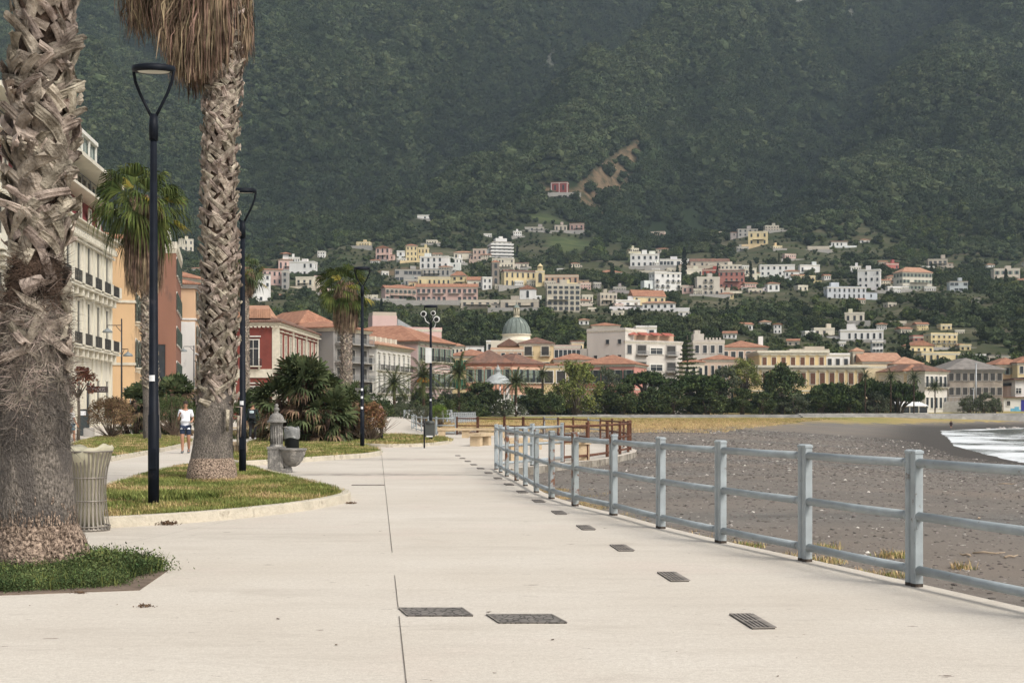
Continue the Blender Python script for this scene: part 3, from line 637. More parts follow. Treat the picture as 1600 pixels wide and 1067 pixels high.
    r, W, H, D = h(837, 851, 424, 448, .6, 0, YE, 'f', (1, 1), 'yellow bell gable with an arched opening between convent and pink block', name='bell_tower', cat='bell gable', sty='archdark', ww=2.)
    b = MB(); b.prism([(W * .3 * math.cos(a), a) for a in []] or [(-W * .3, 0), (W * .3, 0), (W * .3, 1), (-W * .3, 1)], H + .5, H + 2.6); b.lathe([(W * .34, 0), (W * .2, .8), (0, 1.8)], 8, (0, .5, H + 2.6)); b.build('gable_top', wallm(YE), r)
    h(812, 838, 452, 470, .5, -5, WH, 'y', (1, 1), 'white chapel with a small pediment below the yellow convent', 1, name='chapel', cat='chapel', sty='arch', rh=2.2)
    h(850, 905, 431, 446, .4, -4, SA, 'f', (6, 1), 'pink flat-roofed block behind the cream hotel, right of the bell gable', dY=18, sty='dark')
    r, W, H, D = h(853, 907, 445, 487, .35, 5, (.52, .47, .38), 'f', (6, 5), 'cream five-storey hotel with rows of arched loggias on the slope edge', 2, name='hotel', cat='hotel', sty='arch', bands=4, ww=1.7)
    h(720, 780, 470, 481, .12, 0, BE, 'f', (5, 1), 'low pale terrace building at the wood edge under the pink apartment terrace')
    h(782, 842, 470, 484, .12, -6, BE, 'f', (3, 1), 'long pale viaduct wall building below the white chapel', sty='dark')
    h(652, 676, 337, 344, .5, 0, WH, 'f', (3, 1), 'lone white house in the forest high above the town on the left')
    r, W, H, D = h(861, 889, 286, 302, .5, -12, (.25, .06, .05), 'f', (2, 1), 'dark red house with white edges standing alone below the landslip', 1, name='villa', cat='villa', ww=1.6, bands=0)
    b = MB(); [b.box(x - .25, x + .25, -.1, 0, 0, H) for x in (-W / 2 + .2, W / 2 - .2, 0)]; b.box(-W / 2, W / 2, -.1, 0, H - .4, H); b.build('white_trim', wallm(WH), r)
    box_part(empty('retaining_wall', r.location[:], 0, 'pale terrace wall on which the lone dark red house stands', 'terrace wall'), 'wall', CONC, (-W * .7, W * 1.3, -4.4, -4, -4, -.3))
    h(820, 850, 355, 362, .3, 0, GR, 'g', (4, 1), 'low grey farm shed left of the pink ruin on the upper terraces', sty='dark')
    h(866, 886, 352, 362, .4, 4, BE, 'g', (3, 1), 'roofless grey ruin next to the pink ruin on the upper terraces', sty='dark')
    h(890, 913, 350, 362, .4, -6, (.42, .28, .24), 'xb', (3, 1), 'faded pink ruin on the upper terraces')
    h(1017, 1041, 363, 373, .6, -15, (.58, .44, .36), 'f', (2, 1), 'small peach house alone between trees above the white hotel', 1)
    h(1070, 1152, 366, 371, .1, -4, BE, 'f', None, 'long pale retaining terrace leading to the yellow villa')
    h(1153, 1184, 358, 370, .4, 0, GR, 'g', (4, 2), 'grey concrete house with open floors above the yellow villa', sty='dark')
    h(1169, 1202, 363, 384, .6, -10, YE, 'f', (3, 2), 'square yellow villa high on the slope beside the pale terrace', 1, name='villa', cat='villa')
    r, W, H, D = h(985, 1031, 398, 418, .4, -4, WH, 'f', (5, 2), 'bright white cubic hotel with a roof turret', 0, name='hotel', cat='hotel', ww=1.6)
    box_part(r, 'roof_turret', wallm(WH), (-2, 1.6, 3, 7, H + .2, H + 3.6))
    h(1031, 1079, 406, 417, .25, 0, WH, 'f', (9, 1), 'long white arcaded annexe to the right of the white cubic hotel', sty='dark', ww=2.4)
    h(1079, 1140, 409, 417, .25, 0, BE, 'xb', (5, 1), 'low farm building with a brown roof right of the white arcaded annexe', rh=2.5)
    h(935, 972, 426, 436, .8, 0, WH, 'h', (3, 1), 'white bungalow villa with a shallow red hipped roof left of the white apartments', rh=2.4, name='villa', cat='villa')
    h(1000, 1047, 424, 437, .4, 0, BE, 'f', (4, 1), 'beige flat-roofed building behind the white apartments', dY=14)
    r, W, H, D = h(1016, 1066, 426, 459, .5, 18, WH, 'f', (5, 4), 'tall white apartment block with balconies and blank left side', 2, name='apartment_building', cat='apartment block', balc=(1, 2))
    h(1066, 1100, 421, 436, .4, 0, CR, 'f', (3, 1), 'cream house between the white apartments and the dark red one')
    h(1097, 1126, 422, 434, .6, -8, RD, 'f', (3, 1), 'dark red upper house above the cream balconied flats', 1)
    r, W, H, D = h(1088, 1125, 434, 462, .5, 4, (.55, .5, .42), 'f', (4, 3), 'cream balconied flats propped on pillars below the dark red house', 0, name='apartment_building', cat='apartment block', sty='dark', balc=(0, 1, 2))
    h(1123, 1164, 424, 452, .35, -5, (.36, .16, .13), 'xb', (5, 3), 'long brick red house right of the cream balconied flats')
    h(1162, 1182, 420, 442, .5, 0, CR, 'f', (2, 2), 'narrow cream house at the right end of the brick red house')
    h(1187, 1243, 415, 432, .4, -6, WH, 'f', (6, 2), 'white villa with an awning terrace half hidden by dark pines', 1, name='villa', cat='villa')
    h(1197, 1218, 443, 456, .6, 10, WH, 'h', (2, 1), 'small white house at the road edge below the white villa with awning')
    r, W, H, D = h(984, 1041, 463, 481, .45, 14, YE, 'x', (5, 1), 'yellow church with an orange gable roof on the lower slope', 1, name='church', cat='church', rh=3.4, sty='arch')
    h(1004, 1056, 474, 485, .3, -10, WH, 'hp', (5, 1), 'pale low house with dormers in front of the yellow church')
    h(934, 964, 459, 477, .5, 14, BE, 'f', (4, 2), 'greyish white house left of the yellow church', 1)
    h(961, 1000, 470, 483, .3, 4, WH, 'f', (3, 1), 'white terrace house between the greyish house and the yellow church')
    h(905, 920, 500, 509, .6, 0, WH, 'hp', (2, 1), 'tiny white house in the trees behind the blank white wall block')
    h(1157, 1175, 507, 517, .5, 8, WH, 'x', (2, 1), 'white cottage with a sloping roof, left one of the pair in the dark wood')
    h(1188, 1204, 503, 512, .5, 0, WH, 'hp', (1, 1), 'small white cottage higher in the dark wood, centre of the lower slope')
    h(1209, 1222, 507, 522, .7, -10, WH, 'y', (2, 2), 'narrow white two-storey cottage right of the cottages in the dark wood')
    h(1250, 1281, 415, 428, .5, 0, WH, 'f', (4, 1), 'white house among dark pines right of the white villa with awning')
    h(1250, 1274, 432, 442, .5, 0, YE, 'f', (3, 1), 'pale yellow house below the white house among dark pines')
    r, W, H, D = h(1291, 1355, 449, 468, .3, 6, (.56, .57, .58), 'f', (8, 2), 'long bluish white country house with a row of dark windows', 1, sty='arch')
    h(1340, 1378, 423, 452, .5, -20, WH, 'f', (4, 3), 'white house stepping down behind pines, above the bluish white country house', 1)
    h(1383, 1405, 412, 426, .5, 8, (.42, .14, .12), 'f', (3, 1), 'crimson house left above the big white hip-roofed villa')
    h(1386, 1404, 432, 443, .5, 0, SA, 'h', (3, 1), 'salmon house tucked behind the big white hip-roofed villa')
    r, W, H, D = h(1403, 1461, 425, 454, .5, 16, (.58, .54, .45), 'hp', (8, 3), 'big white hip-roofed villa with three rows of dark windows', 3, name='villa', cat='villa', rh=3.2, sc=SHUTG, ww=1.)
    h(1387, 1420, 449, 456, .2, 0, WH, 'f', None, 'low white terrace wing at the foot of the big white hip-roofed villa')
    h(1450, 1481, 405, 418, .5, -6, BE, 'g', (4, 1), 'beige bungalow with a wide flat roof above the big white villa', sty='dark', ww=2)
    h(1484, 1512, 440, 457, .4, 0, (.45, .48, .48), 'g', (4, 2), 'glassy grey modern house right of the big white villa', sty='dark', ww=2)
    h(1553, 1594, 421, 443, .45, -5, (.55, .48, .40), 'f', (4, 2), 'cream villa with a balustraded roof near the right edge', 0, name='villa', cat='villa', sc=SHUTG)
    h(1594, 1630, 437, 445, .4, 0, WH, 'h', (3, 1), 'white outbuilding cut by the right edge beside the cream villa')
    h(1299, 1324, 378, 386, .4, 0, WH, 'xb', (4, 1), 'low white farmhouse on the upper right terraces')
    h(1262, 1296, 386, 393, .2, 0, BE, 'f', None, 'ruined terrace walls left of the low white farmhouse')
    h(1344, 1359, 375, 381, .5, 0, WH, 'h', (2, 1), 'smallest white cottage right of the low white farmhouse')
    h(1320, 1352, 490, 505, .5, -12, CR, 'f', (3, 1), 'cream boxy house in the wood above the large stepped white block', 1)
    h(1272, 1304, 514, 526, .4, 0, CR, 'f', (3, 1), 'low cream house with a thin red eave left of the large stepped white block')
    r, W, H, D = h(1313, 1381, 517, 534, .35, -8, WH, 'f', (7, 1), 'large stepped white block on the wooded slope, wide upper storey', 1)
    h(1363, 1381, 534, 553, .8, -8, WH, 'f', (3, 2), 'lower narrow tower storey of the large stepped white block', 1, sc=SHUT)
    h(1470, 1487, 508, 516, .5, 0, YE, 'f', (2, 1), 'small yellow house alone above the yellow terraced group')
    h(1427, 1445, 526, 540, .5, 0, (.45, .2, .16), 'f', (2, 1), 'dull red house left of the yellow terraced group')
    r, W, H, D = h(1450, 1499, 522, 546, .5, 12, YE, 'f', (5, 3), 'yellow and white terraced house with a glazed red loggia on top', 1, balc=(0, 1))
    h(1417, 1460, 540, 556, .4, 12, YE, 'y', (4, 1), 'yellow house with a sloping gable wall in front of the terraced house', 0, rh=2.)
    h(1440, 1500, 552, 571, .3, 0, YE, 'f', (6, 1), 'long yellow wall house with rounded windows in front of the terraced group', sty='arch')
    h(1497, 1540, 556, 571, .3, -5, WH, 'f', (6, 1), 'low white house with a row of windows right of the long yellow wall house')
    h(1545, 1592, 556, 568, .3, 0, BE, 'g', (5, 1), 'grey industrial shed roof behind the grey stone warehouse')
    for a in [
        (676, 690, 397, 403, 'BE', 'x', (3, 1), 'beige tiled lodge between the yellow tower house and the white block'),
        (704, 722, 404, 412, 'WH', 'f', (3, 1), 'white terrace house half hidden left of the dark pines'),
        (612, 634, 447, 456, 'PK', 'h', (3, 1), 'small rose house behind the angled pink terrace wing'),
        (632, 652, 437, 448, 'GR', 'f', (3, 1), 'grey rendered house left of the long yellow house'),
        (594, 606, 425, 433, 'WH', 'f', (2, 1), 'white cube house at the far left of the terraced quarter'),
        (806, 826, 412, 420, 'CR', 'xb', (3, 1), 'cream house with a brown roof right of the tiered tower block'),
        (870, 884, 421, 429, 'WH', 'f', (2, 1), 'white cube above the flat-roofed pink block'),
        (908, 926, 462, 472, 'CR', 'f', (3, 1), 'cream cube right of the five-storey hotel'),
        (1042, 1060, 420, 428, 'CR', 'f', (3, 1), 'cream upper storey house peeping over the white apartments'),
        (1126, 1160, 415, 422, 'CR', 'f', (5, 1), 'pale cream row above the brick red house'),
        (1066, 1084, 448, 459, 'PK', 'f', (2, 1), 'pink annexe left of the cream balconied flats'),
        (1226, 1250, 424, 434, 'WH', 'h', (3, 1), 'white hip-roofed house between dark pines'),
        (1244, 1262, 447, 455, 'CR', 'f', (2, 1), 'cream garden house left of the bluish white country house'),
        (1168, 1192, 452, 459, 'BE', 'f', (3, 1), 'low beige road-side house below the brick red one'),
        (1128, 1160, 456, 461, 'BE', 'f', None, 'pale road retaining wall below the brick red house'),
        (1384, 1400, 474, 480, 'BE', 'f', (2, 1), 'beige hut on the slope below the big white villa'),
        (1392, 1416, 503, 509, 'BE', 'f', None, 'pale dry wall in the gardens above the yellow group'),
        (1510, 1532, 466, 472, 'GR', 'g', (2, 1), 'grey shed with a flat roof near the glassy modern house'),
        (1404, 1424, 514, 522, 'CR', 'x', (3, 1), 'cream cottage between the white block and dull red house'),
        (1500, 1518, 540, 549, 'YE', 'f', (2, 1), 'small yellow house with blue awning right of the terraced house'),
        (1254, 1272, 519, 528, 'WH', 'f', (2, 1), 'white cube at the left end of the low red-eaved house'),
        (1230, 1250, 533, 541, 'BE', 'x', (2, 1), 'beige tiled house rising behind the yellow palazzo'),
        (1130, 1152, 521, 530, 'WH', 'x', (3, 1), 'white tiled house above the castle-like house'),
        (955, 975, 487, 494, 'CR', 'f', (2, 1), 'cream hut in the gardens below the yellow church'),
        (1060, 1080, 487, 495, 'WH', 'f', (2, 1), 'white garden house in the wood right of the yellow church'),
        (300, 320, 420, 430, 'WH', 'x', (2, 1), 'white tiled house just left of the leaning palm trunk'),
        (498, 520, 452, 460, 'PK', 'f', (2, 1), 'pink garden house behind the tall fan palm crown'),
        (563, 590, 462, 471, 'CR', 'f', (3, 1), 'cream garden wall house left of the pink apartment terrace')]:
        C_ = dict(BE=BE, WH=WH, PK=PK, GR=GR, CR=CR, YE=YE)[a[4]]; h(a[0], a[1], a[2], a[3], .6, (a[0] % 5 - 2) * 6, C_, a[5], a[6], a[7], 1 if a[6] else 0)
    AN = [(645, 395, 'yellow tower house'), (680, 410, 'big white house with dark doors'), (782, 390, 'tiered white tower block'), (870, 436, 'flat-roofed pink block'), (880, 466, 'cream five-storey hotel'), (810, 436, 'yellow convent'), (825, 461, 'white chapel'), (700, 461, 'long pink apartment terrace'), (717, 440, 'yellow house with hipped roof'), (474, 422, 'white stepped house'), (404, 450, 'plain white block by the second lamp'), (1008, 408, 'white cubic hotel'), (1040, 442, 'tall white apartment block'), (1106, 448, 'cream balconied flats'), (1143, 438, 'brick red house'), (1215, 424, 'white villa with awning'), (1012, 472, 'yellow church'), (1322, 458, 'bluish white country house'), (1358, 437, 'white house stepping down'), (1432, 440, 'big white hip-roofed villa'), (1347, 528, 'large stepped white block'), (1474, 534, 'yellow terraced house'), (1185, 373, 'square yellow villa'), (1573, 432, 'cream balustraded villa'), (948, 468, 'greyish house left of the church'), (600, 396, 'pale pink gabled house'), (1262, 420, 'white house among dark pines')]
    rr = np.random.RandomState(77); used = []
    for (ax, ay, nm) in AN:
        for sd in ('upper left', 'upper right', 'lower left', 'lower right'):
            for tr in range(6):
                x = ax + (1 if 'right' in sd else -1) * (14 + 20 * rr.rand()); y = ay + (1 if 'lower' in sd else -1) * (9 + 11 * rr.rand()); w_ = 5 + 7 * rr.rand(); h_ = 5 + 5 * rr.rand()
                if all(abs(x - q[0]) > 13 + w_ * .5 or abs(y - q[1]) > 8 for q in used) and all(abs(x - q[0]) > 30 or abs(y - q[1]) > 13 for q in AN if q[2] != nm): break
            else: continue
            if rr.rand() < .25 or y > 548: continue
            used.append((x, y)); ci = rr.choice(6, p=[.36, .26, .12, .08, .08, .10]); C_ = (WH, CR, PK, YE, BE, GR)[ci]; cn = ('white', 'cream', 'pink', 'yellow', 'beige', 'grey')[ci]; rf = 'fffhx'[rr.randint(5)]
            h(x - w_, x + w_, y - h_, y, .6, rr.randint(-14, 15), C_, rf, (int(2 + w_ / 3), 2 if h_ > 8 else 1), 'small %s %s house, %s of the %s' % (cn, 'flat' if rf == 'f' else 'tiled', sd, nm), 1)
# ================================================================ TOWN FRONT
TG = 'town buildings along the seafront'
def bpx(name, cat, label, pa, Ya, pb, Yb, D, ytop, zb, wall, roof, **k):
    A = at(pa, Ya); B_ = at(pb, Yb); zt = zat(ytop, Ya)
    return building(name, cat, label, A[:2], B_[:2], D, zb, zt, wall, roof, TG, excl=4, **k)
def town():
    # --- cream palazzo, far left
    A = (-39.6 + .095 * 41, 92); B_ = (-39.6, 133)
    r, W, H = building('palazzo', 'palazzo', 'cream stucco palazzo with a red attic storey and glass roof room, far left', A, B_, 22, 0, 18, (.62, .58, .48), ('flat', TRIM, .12, .9), TG, excl=2)
    T = wallm((.60, .565, .47))
    L0 = -W / 2
    bays = [L0 + 2 + 4.05 * i for i in range(10)]
    windows(r, 'front', W, 22, 10, [1.2, 7.35, 12.65], 1.15, [3.2, 3.9, 3.7], ['plain', 'ped', 'hood'], fc=T, sc=None, x0=bays[0], x1=bays[-1])
    for z in (7.3, 12.6):
        for i in range(10):
            b = balcony_obj(2.7, r, 1.0, slab=TRIM); b.location = (bays[i], 0, z)
        b = MB()
        for i in range(11):
            x = bays[0] - 2.02 + 4.05 * i; b.box(x - .55, x + .55, -1.0, -.0, z + .0, z + 1.05)
        b.box(-W / 2, W / 2, -.9, 0, z - .35, z - .145)
        for i in range(10):
            for s_ in (-.9, .9): b.box(bays[i] + s_ - .22, bays[i] + s_ + .22, -.75, 0, z - 1.0, z - .36)
        b.build('balustrade', T, r)
    b = MB()
    for i in range(11):
        x = bays[0] - 2.02 + 4.05 * i
        for z0, z1 in ((0, 6.3), (8.4, 11.5), (13.7, 16.4)): b.box(x - .3, x + .3, -.14, 0, z0, z1)
    for z in (16.4, 17.2): b.box(-W / 2 - .15, W / 2 + .15, -.3, 0, z, z + .2)
    for i in range(int(W / .8)): b.box(-W / 2 + .8 * i, -W / 2 + .8 * i + .35, -.7, -.0, 16.7, 17.19)
    b.build('pilasters', T, r)
    red = wallm((.24, .055, .055))
    b = MB(); b.add([(-W / 2, .5, 18.15), (W / 2, .5, 18.15), (W / 2, 1.4, 21.2), (-W / 2, 1.4, 21.2), (-W / 2, 21, 18.15), (W / 2, 21, 18.15), (W / 2, 20, 21.2), (-W / 2, 20, 21.2)], [(0, 1, 2, 3), (1, 5, 6, 2), (4, 0, 3, 7), (3, 2, 6, 7)]); rd = b.build('attic', red, r)
    b = MB()
    for x in bays:
        b.box(x - .6, x + .6, .38, .6, 18.55, 18.65)
        b.build('window_sill', T, rd); b = MB()
    for x in bays:
        o = link_mesh('window', win_proto(.9, 1.7, 'plain', T, None)[0], r, (x, .72, 18.68)); link_mesh('pane', win_proto(.9, 1.7, 'plain', T, None)[1], o)
    b = MB(); b.box(-W / 2 - .6, W / 2 + .6, -.4, 20.5, 21.2, 21.45); b.box(-W / 2 - 1, W / 2 + 1.0, -1.0, 21, 23.6, 23.95); b.build('eaves', T, r)
    b = MB()
    for i in range(21): b.box(-W / 2 + 2.04 * i, -W / 2 + 2.04 * i + .14, 1.4, 1.55, 21.45, 23.6)
    b.box(-W / 2, W / 2, 1.4, 1.5, 22.3, 22.4); b.build('loggia_frame', WHITE, r)
    b = MB(); b.box(-W / 2, W / 2, 1.7, 19, 21.46, 23.59); b.build('loggia_glass', GLASS, r)
    b = MB()
    for i in range(14): b.box(-W / 2 + 3. * i, -W / 2 + 3. * i + .12, -.3, -.25, 21.45, 22.4)
    b.box(-W / 2, W / 2, -.3, -.24, 22.36, 22.42); b.build('railing', IRON, r)
    x0 = W / 2 - 29.5; x1 = W / 2 - 6.
    b = MB(); n = 8
    for i in range(n + 1): x = x0 + (x1 - x0) * i / n; b.box(x - .09, x + .09, .2, .38, 23.96, 26.5)
    b.box(x0 - .2, x1 + .2, .1, 6, 26.5, 26.85); b.box(x1 - .1, x1 + .1, 6 - .2, 6, 23.96, 26.5); b.box(x0, x1, .2, .3, 24.0, 24.1); b.build('roof_room_frame', WHITE, r)
    gl = mat('pale green glass', (.13, .18, .17), .08, .1, 1, spec=.6)
    b = MB(); b.box(x0, x1, .45, 5.8, 23.97, 26.49); b.build('roof_room_glass', gl, r)
    windows(r, 'left', W, 22, 4, [1.2, 7.35, 12.65, 18.9], 1.3, [3, 2.8, 2.6, 1.6], 'mull', fc=T, x0=-9, x1=9)
    # --- ochre building
    r, W, H = bpx('apartment_building', 'apartment building', 'orange building with peeling flank next to the cream palazzo', 210, 140, 232, 168, 14, 374, 0, (.60, .41, .235), ('hip', TILE, 2, .5), bands=2)
    zs, h = floors(H, 4, .6); windows(r, 'front', W, 14, 6, zs, 1.3, h, 'plain', fc=WHITE, sc=SHUT, balcony=(1, 2, 3))
    # --- brown gable wall
    r, W, H = bpx('apartment_building', 'apartment building', 'tall building with a bare brown side wall behind the middle palm trunk', 275, 175, 283, 194, 13, 389, 0, (.25, .125, .085), ('flat', TRIM, .9, .2))
    zs, h = floors(H, 5, .5); windows(r, 'front', W, 13, 5, zs, 1.3, h, 'plain', sc=SHUT); windows(r, 'left', W, 13, 1, [3.2], 1.1, 7, 'plain', fc=wallm((.2, .1, .07)), x0=4.6, x1=4.6)
    box_part(r, 'parapet_tower', wallm(WH), (-W / 2 + .3, W / 2 - 8, 1, 5, H + 0.2, H + 3.2))
    # --- peach corner house
    r, W, H = bpx('apartment_building', 'apartment building', 'peach corner house with white pilaster strips and orange roof left of the big leaning palm', 305, 200, 326, 226, 12, 445, 0, (.60, .40, .25), ('hip', TILE, 2.2, .8), bands=3, bandm=wallm(WH))
    zs, h = floors(H, 4, .55); windows(r, 'front', W, 12, 5, zs, 1.3, h, 'plain', sc=SHUT, balcony=(1, 2, 3))
    box_part(r, 'pilaster_strip', wallm(WH), (-W / 2 - .1, -W / 2, 0, 3.4, 0, H - 5.5), (-W / 2 - .1, -W / 2, 8.5, 9.5, 0, H - 5.5))
    r, W, H = bpx('house', 'house', 'house with stacked orange roofs behind the peach corner house', 262, 250, 318, 258, 14, 431, 2, (.52, .42, .33), ('hip', TILE, 2.2, .8)); windows(r, 'front', W, 14, 5, [H - 2.4], 1.2, 1.5, 'plain', sc=SHUT)
    # --- red palazzo
    RM = mat('peeling red plaster', (.19, .05, .038), .9, .15, .7, c3=(.45, .33, .28), c3amt=.16, c3scale=.45, bump=.2)
    r, W, H = building('palazzo', 'palazzo', 'dark red palazzo with cream quoins and tall windows behind the second lamp post', (-33.1, 190), (-32.1, 222), 7.6, 0, 14.1, RM, ('hip', TILE_D, 2.0, .6), TG, bands=0, quoin=TRIM, excl=2)
    windows(r, 'front', W, 7.6, 9, [1.5, 8.6], 1.3, [3.6, 3.8], 'hoodmull', fc=TRIM, sc=None)
    windows(r, 'left', W, 7.6, 2, [1.6, 8.0], 1.5, [3.4, 3.6], 'hoodmull', fc=WHITE, x0=-3.1, x1=.3, balcony=(1,))
    b = MB()
    for x in (-W / 2 - .05, -W / 2 + W / 3, -W / 2 + 2 * W / 3, W / 2 - .6): b.box(x, x + .65, -.16, 0, 0, H - .6)
    b.box(-W / 2 - .2, W / 2 + .2, -.2, 0, 6.3, 7.5); b.box(-W / 2 - .2, -W / 2, 0, 7.6, 6.3, 7.5); b.box(-W / 2 - .12, -W / 2, 0, .8, 0, H - .6)
    for i in range(int(W / .6)): b.box(-W / 2 + .6 * i, -W / 2 + .6 * i + .25, -.7, 0, H - .75, H - .56)
    for i in range(int(7.6 / .6)): b.box(-W / 2 - .7, -W / 2, .6 * i, .6 * i + .25, H - .75, H - .56)
    b.build('stucco_trim', TRIM, r)
    b = MB(); b.add([(-W / 2 - .2, 1, H + .6), (-W / 2 - .2, 6.8, H + .6), (-W / 2 - .2, 6.8, H + 1.9), (-W / 2 - .2, 1, H + 1.9), (-W / 2 + 6, 1, H + .6), (-W / 2 + 6, 6.8, H + .6), (-W / 2 + 5, 5.6, H + 2.8), (-W / 2 + 5, 2.4, H + 2.8)], [(0, 3, 2, 1), (0, 4, 7, 3), (1, 2, 6, 5), (3, 7, 6, 2), (4, 5, 6, 7)]); b.build('roof_storey', TILE_P, r)
    # --- orange roofed house and dark balconied block
    r, W, H = bpx('house', 'house', 'peach house with a wide orange hipped roof right of the dark red palazzo', 470, 236, 520, 240, 16, 507, 0, (.60, .42, .25), ('hip', TILE, 2.9, .9)); windows(r, 'front', W, 16, 3, [7, 11.8], 1.2, 2.2, 'hood', fc=TRIM, x0=-.5, x1=2.2)
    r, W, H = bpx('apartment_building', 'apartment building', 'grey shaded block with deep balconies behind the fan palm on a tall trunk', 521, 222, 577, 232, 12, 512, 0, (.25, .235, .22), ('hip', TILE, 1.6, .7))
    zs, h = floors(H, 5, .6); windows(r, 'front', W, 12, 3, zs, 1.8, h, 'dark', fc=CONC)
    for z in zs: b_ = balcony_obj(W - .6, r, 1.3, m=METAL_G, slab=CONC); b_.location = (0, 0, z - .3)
    # --- white palazzo
    r, W, H = bpx('palazzo', 'palazzo', 'white palazzo with two rows of narrow dark windows and dormers in its orange roof', 588, 240, 641, 259, 16, 539, 0, (.60, .57, .52), ('hip', TILE_P, 2.8, .9), quoin=WHITE, bandm=TRIM)
    windows(r, 'front', W, 16, 7, [.8, 4.9, 9.0][:3], 1.0, [2.4, 2.9, 2.7], 'hoodmull', fc=WHITE, sc=None, balcony=(1, 2)); windows(r, 'left', W, 16, 2, [4.9, 8.9], 1., 2.2, 'hood', x0=3.5, x1=6.8)
    for i in range(5): x = -W * .32 + i * W * .15; box_part(r, 'dormer', TRIM, (x - .45, x + .45, 1.4, 3.4, H + .5, H + 1.75))
    # --- pink palazzo
    r, W, H = bpx('palazzo', 'palazzo', 'pink palazzo with grey pilasters, green shutters and a broad orange roof', 652, 262, 706, 276, 22, 533, 0, (.60, .44, .41), ('hip', TILE, 3.7, 1.0), bands=2, bandm=CONC)
    zs, h = floors(H, 3, .52); windows(r, 'front', W, 22, 6, zs, 1.1, h, 'hood', sc=SHUTG, fc=TRIM, balcony=(1, 2), x0=-W * .40, x1=W * .44)
    box_part(r, 'pilaster_strip', CONC, (-W / 2 + .1, -W / 2 + 1.1, -.1, 0, 0, H - .6), (W / 2 - .8, W / 2, -.1, 0, 0, H - .6)); windows(r, 'left', W, 22, 3, zs, 1.1, h, 'hood', sc=SHUTG, fc=TRIM)
    r, W, H = bpx('house', 'house', 'salmon pink house with a square roof turret behind the white and pink palazzi', 582, 292, 690, 296, 14, 513, 0, (.58, .40, .36), ('flat', None, .4, .1)); windows(r, 'front', W, 14, 4, [H - 3.2], 1.3, 1.9, 'plain', x0=-6, x1=4)
    box_part(r, 'roof_turret', wallm((.58, .42, .38)), (-W / 2, -W / 2 + 5.4, 0, 6, H, H + 2.8)); box_part(r, 'roof_terrace', wallm(BE), (-W / 2 + .1, -W / 2 + 5.3, .2, 5.8, H + 2.8, H + 3.6))
    b = MB(); b.add([(-W / 2 + 5.5, 0, H), (-W / 2 + 9.5, 0, H), (-W / 2 + 5.5, 5, H), (-W / 2 + 9.5, 5, H), (-W / 2 + 5.5, 0, H + 2.2), (-W / 2 + 5.5, 5, H + 2.2)], [(0, 1, 4), (1, 3, 5, 4), (3, 2, 5)]); b.build('sloped_wing', METAL_G, r)
    def T_(name, cat, label, p0, p1, yt, Y, D, colr, roof, cols=0, rows=0, dYb=0, st='plain', sc=None, wy=None, fc=None, bal=(), zb=None, w=None, **k):
        zb = float(gz((p0 + p1 - 2 * HX) / 2 * Y / F, Y)) - .3 if zb is None else zb
        r, W, H = bpx(name, cat, label, p0, Y, p1, Y + dYb, D, yt, zb, colr, roof, **k)
        if cols:
            zs, h = floors(H, rows, .5); windows(r, 'front', W, D, cols, zs, w or min(1.4, W / cols * .45), h, st, fc=fc, sc=sc, balcony=bal)
        return r, W, H
    T_('house', 'house', 'narrow yellow house with an orange roof edge and green shutters right of the pink palazzo', 700, 772, 556, 330, 12, YE, ('hip', TILE, 1.9, .5), 6, 3, sc=mat('bright green shutters', (.03, .16, .10), .6, .1, 3))
    T_('house', 'house', 'small cream house with a pale tiled roof peeping above the narrow yellow house', 705, 724, 541, 385, 9, CR, ('hip', TILE_P, 1, .4), 3, 3)
    T_('house', 'house', 'white house with a single sloping roof left of the domed church', 727, 756, 541, 390, 10, WH, ('shed', ROOF_G, -.2, .2), 2, 3)
    T_('house', 'house', 'narrow white house against the left side of the domed church', 760, 780, 534, 392, 10, WH, ('flat', None, .4, .1), 2, 4)
    # domed church
    Y = 372; X = (807 - HX) * Y / F; s = Y / F
    r = empty('church', (X, Y, 8), 0, 'church with a ribbed grey green dome topped by a cream lantern', 'church')
    DM = mat('weathered grey green dome slate', (.17, .20, .175), .8, .2, 1.4, c3=(.30, .32, .28), c3amt=.4, c3scale=.7, stretch=(1, 1, .3))
    b = MB(); b.prism([(-7, -3), (7, -3), (7, 9), (-7, 9)], -8, zat(533, Y) - 8); b.build('nave', wallm(CR), r)
    z0 = zat(532, Y) - 8; rd = 21.5 * s; b = MB(); b.lathe([(rd + .5, 0), (rd + .5, .5), (rd + .1, .6), (rd + .1, 1.5), (rd + .4, 1.6), (rd + .4, 1.9)], 24, (0, 3, z0)); b.build('drum', wallm(CR), r)
    dz = zat(522.5, Y) - 8; hd = 28 * s; pr = [(rd * math.cos(a), hd * math.sin(a)) for a in [math.pi / 2 * i / 12 for i in range(12)]] + [(rd * .1, hd)]
    b = MB(); b.lathe(pr, 32, (0, 3, dz)); b.build('dome', DM, r)
    b = MB()
    for k in range(16): a = 2 * math.pi * k / 16; b.tube([(p[0] * 1.01 * math.cos(a), 3 + p[0] * 1.01 * math.sin(a), dz + p[1] * 1.01) for p in pr], .13, 4)
    b.build('ribs', DM, r)
    lz = dz + hd - .1; b = MB(); b.lathe([(.9, 0), (.9, .4), (.45, .4), (.45, 2.5), (.95, 2.5), (.95, 2.7)], 12, (0, 3, lz)); [b.tube([(.75 * math.cos(a), 3 + .75 * math.sin(a), lz + .4), (.75 * math.cos(a), 3 + .75 * math.sin(a), lz + 2.5)], .13, 6) for a in [i * math.pi / 4 for i in range(8)]]; ln = b.build('lantern', wallm((.5, .45, .33)), r)
    b = MB(); b.lathe([(.95, 0), (.7, .5), (.2, .9), (.12, 1.2), (.2, 1.35), (.03, 1.6), (.03, 2.4)], 12, (0, 3, lz + 2.7)); b.build('lantern_cap', DM, ln)
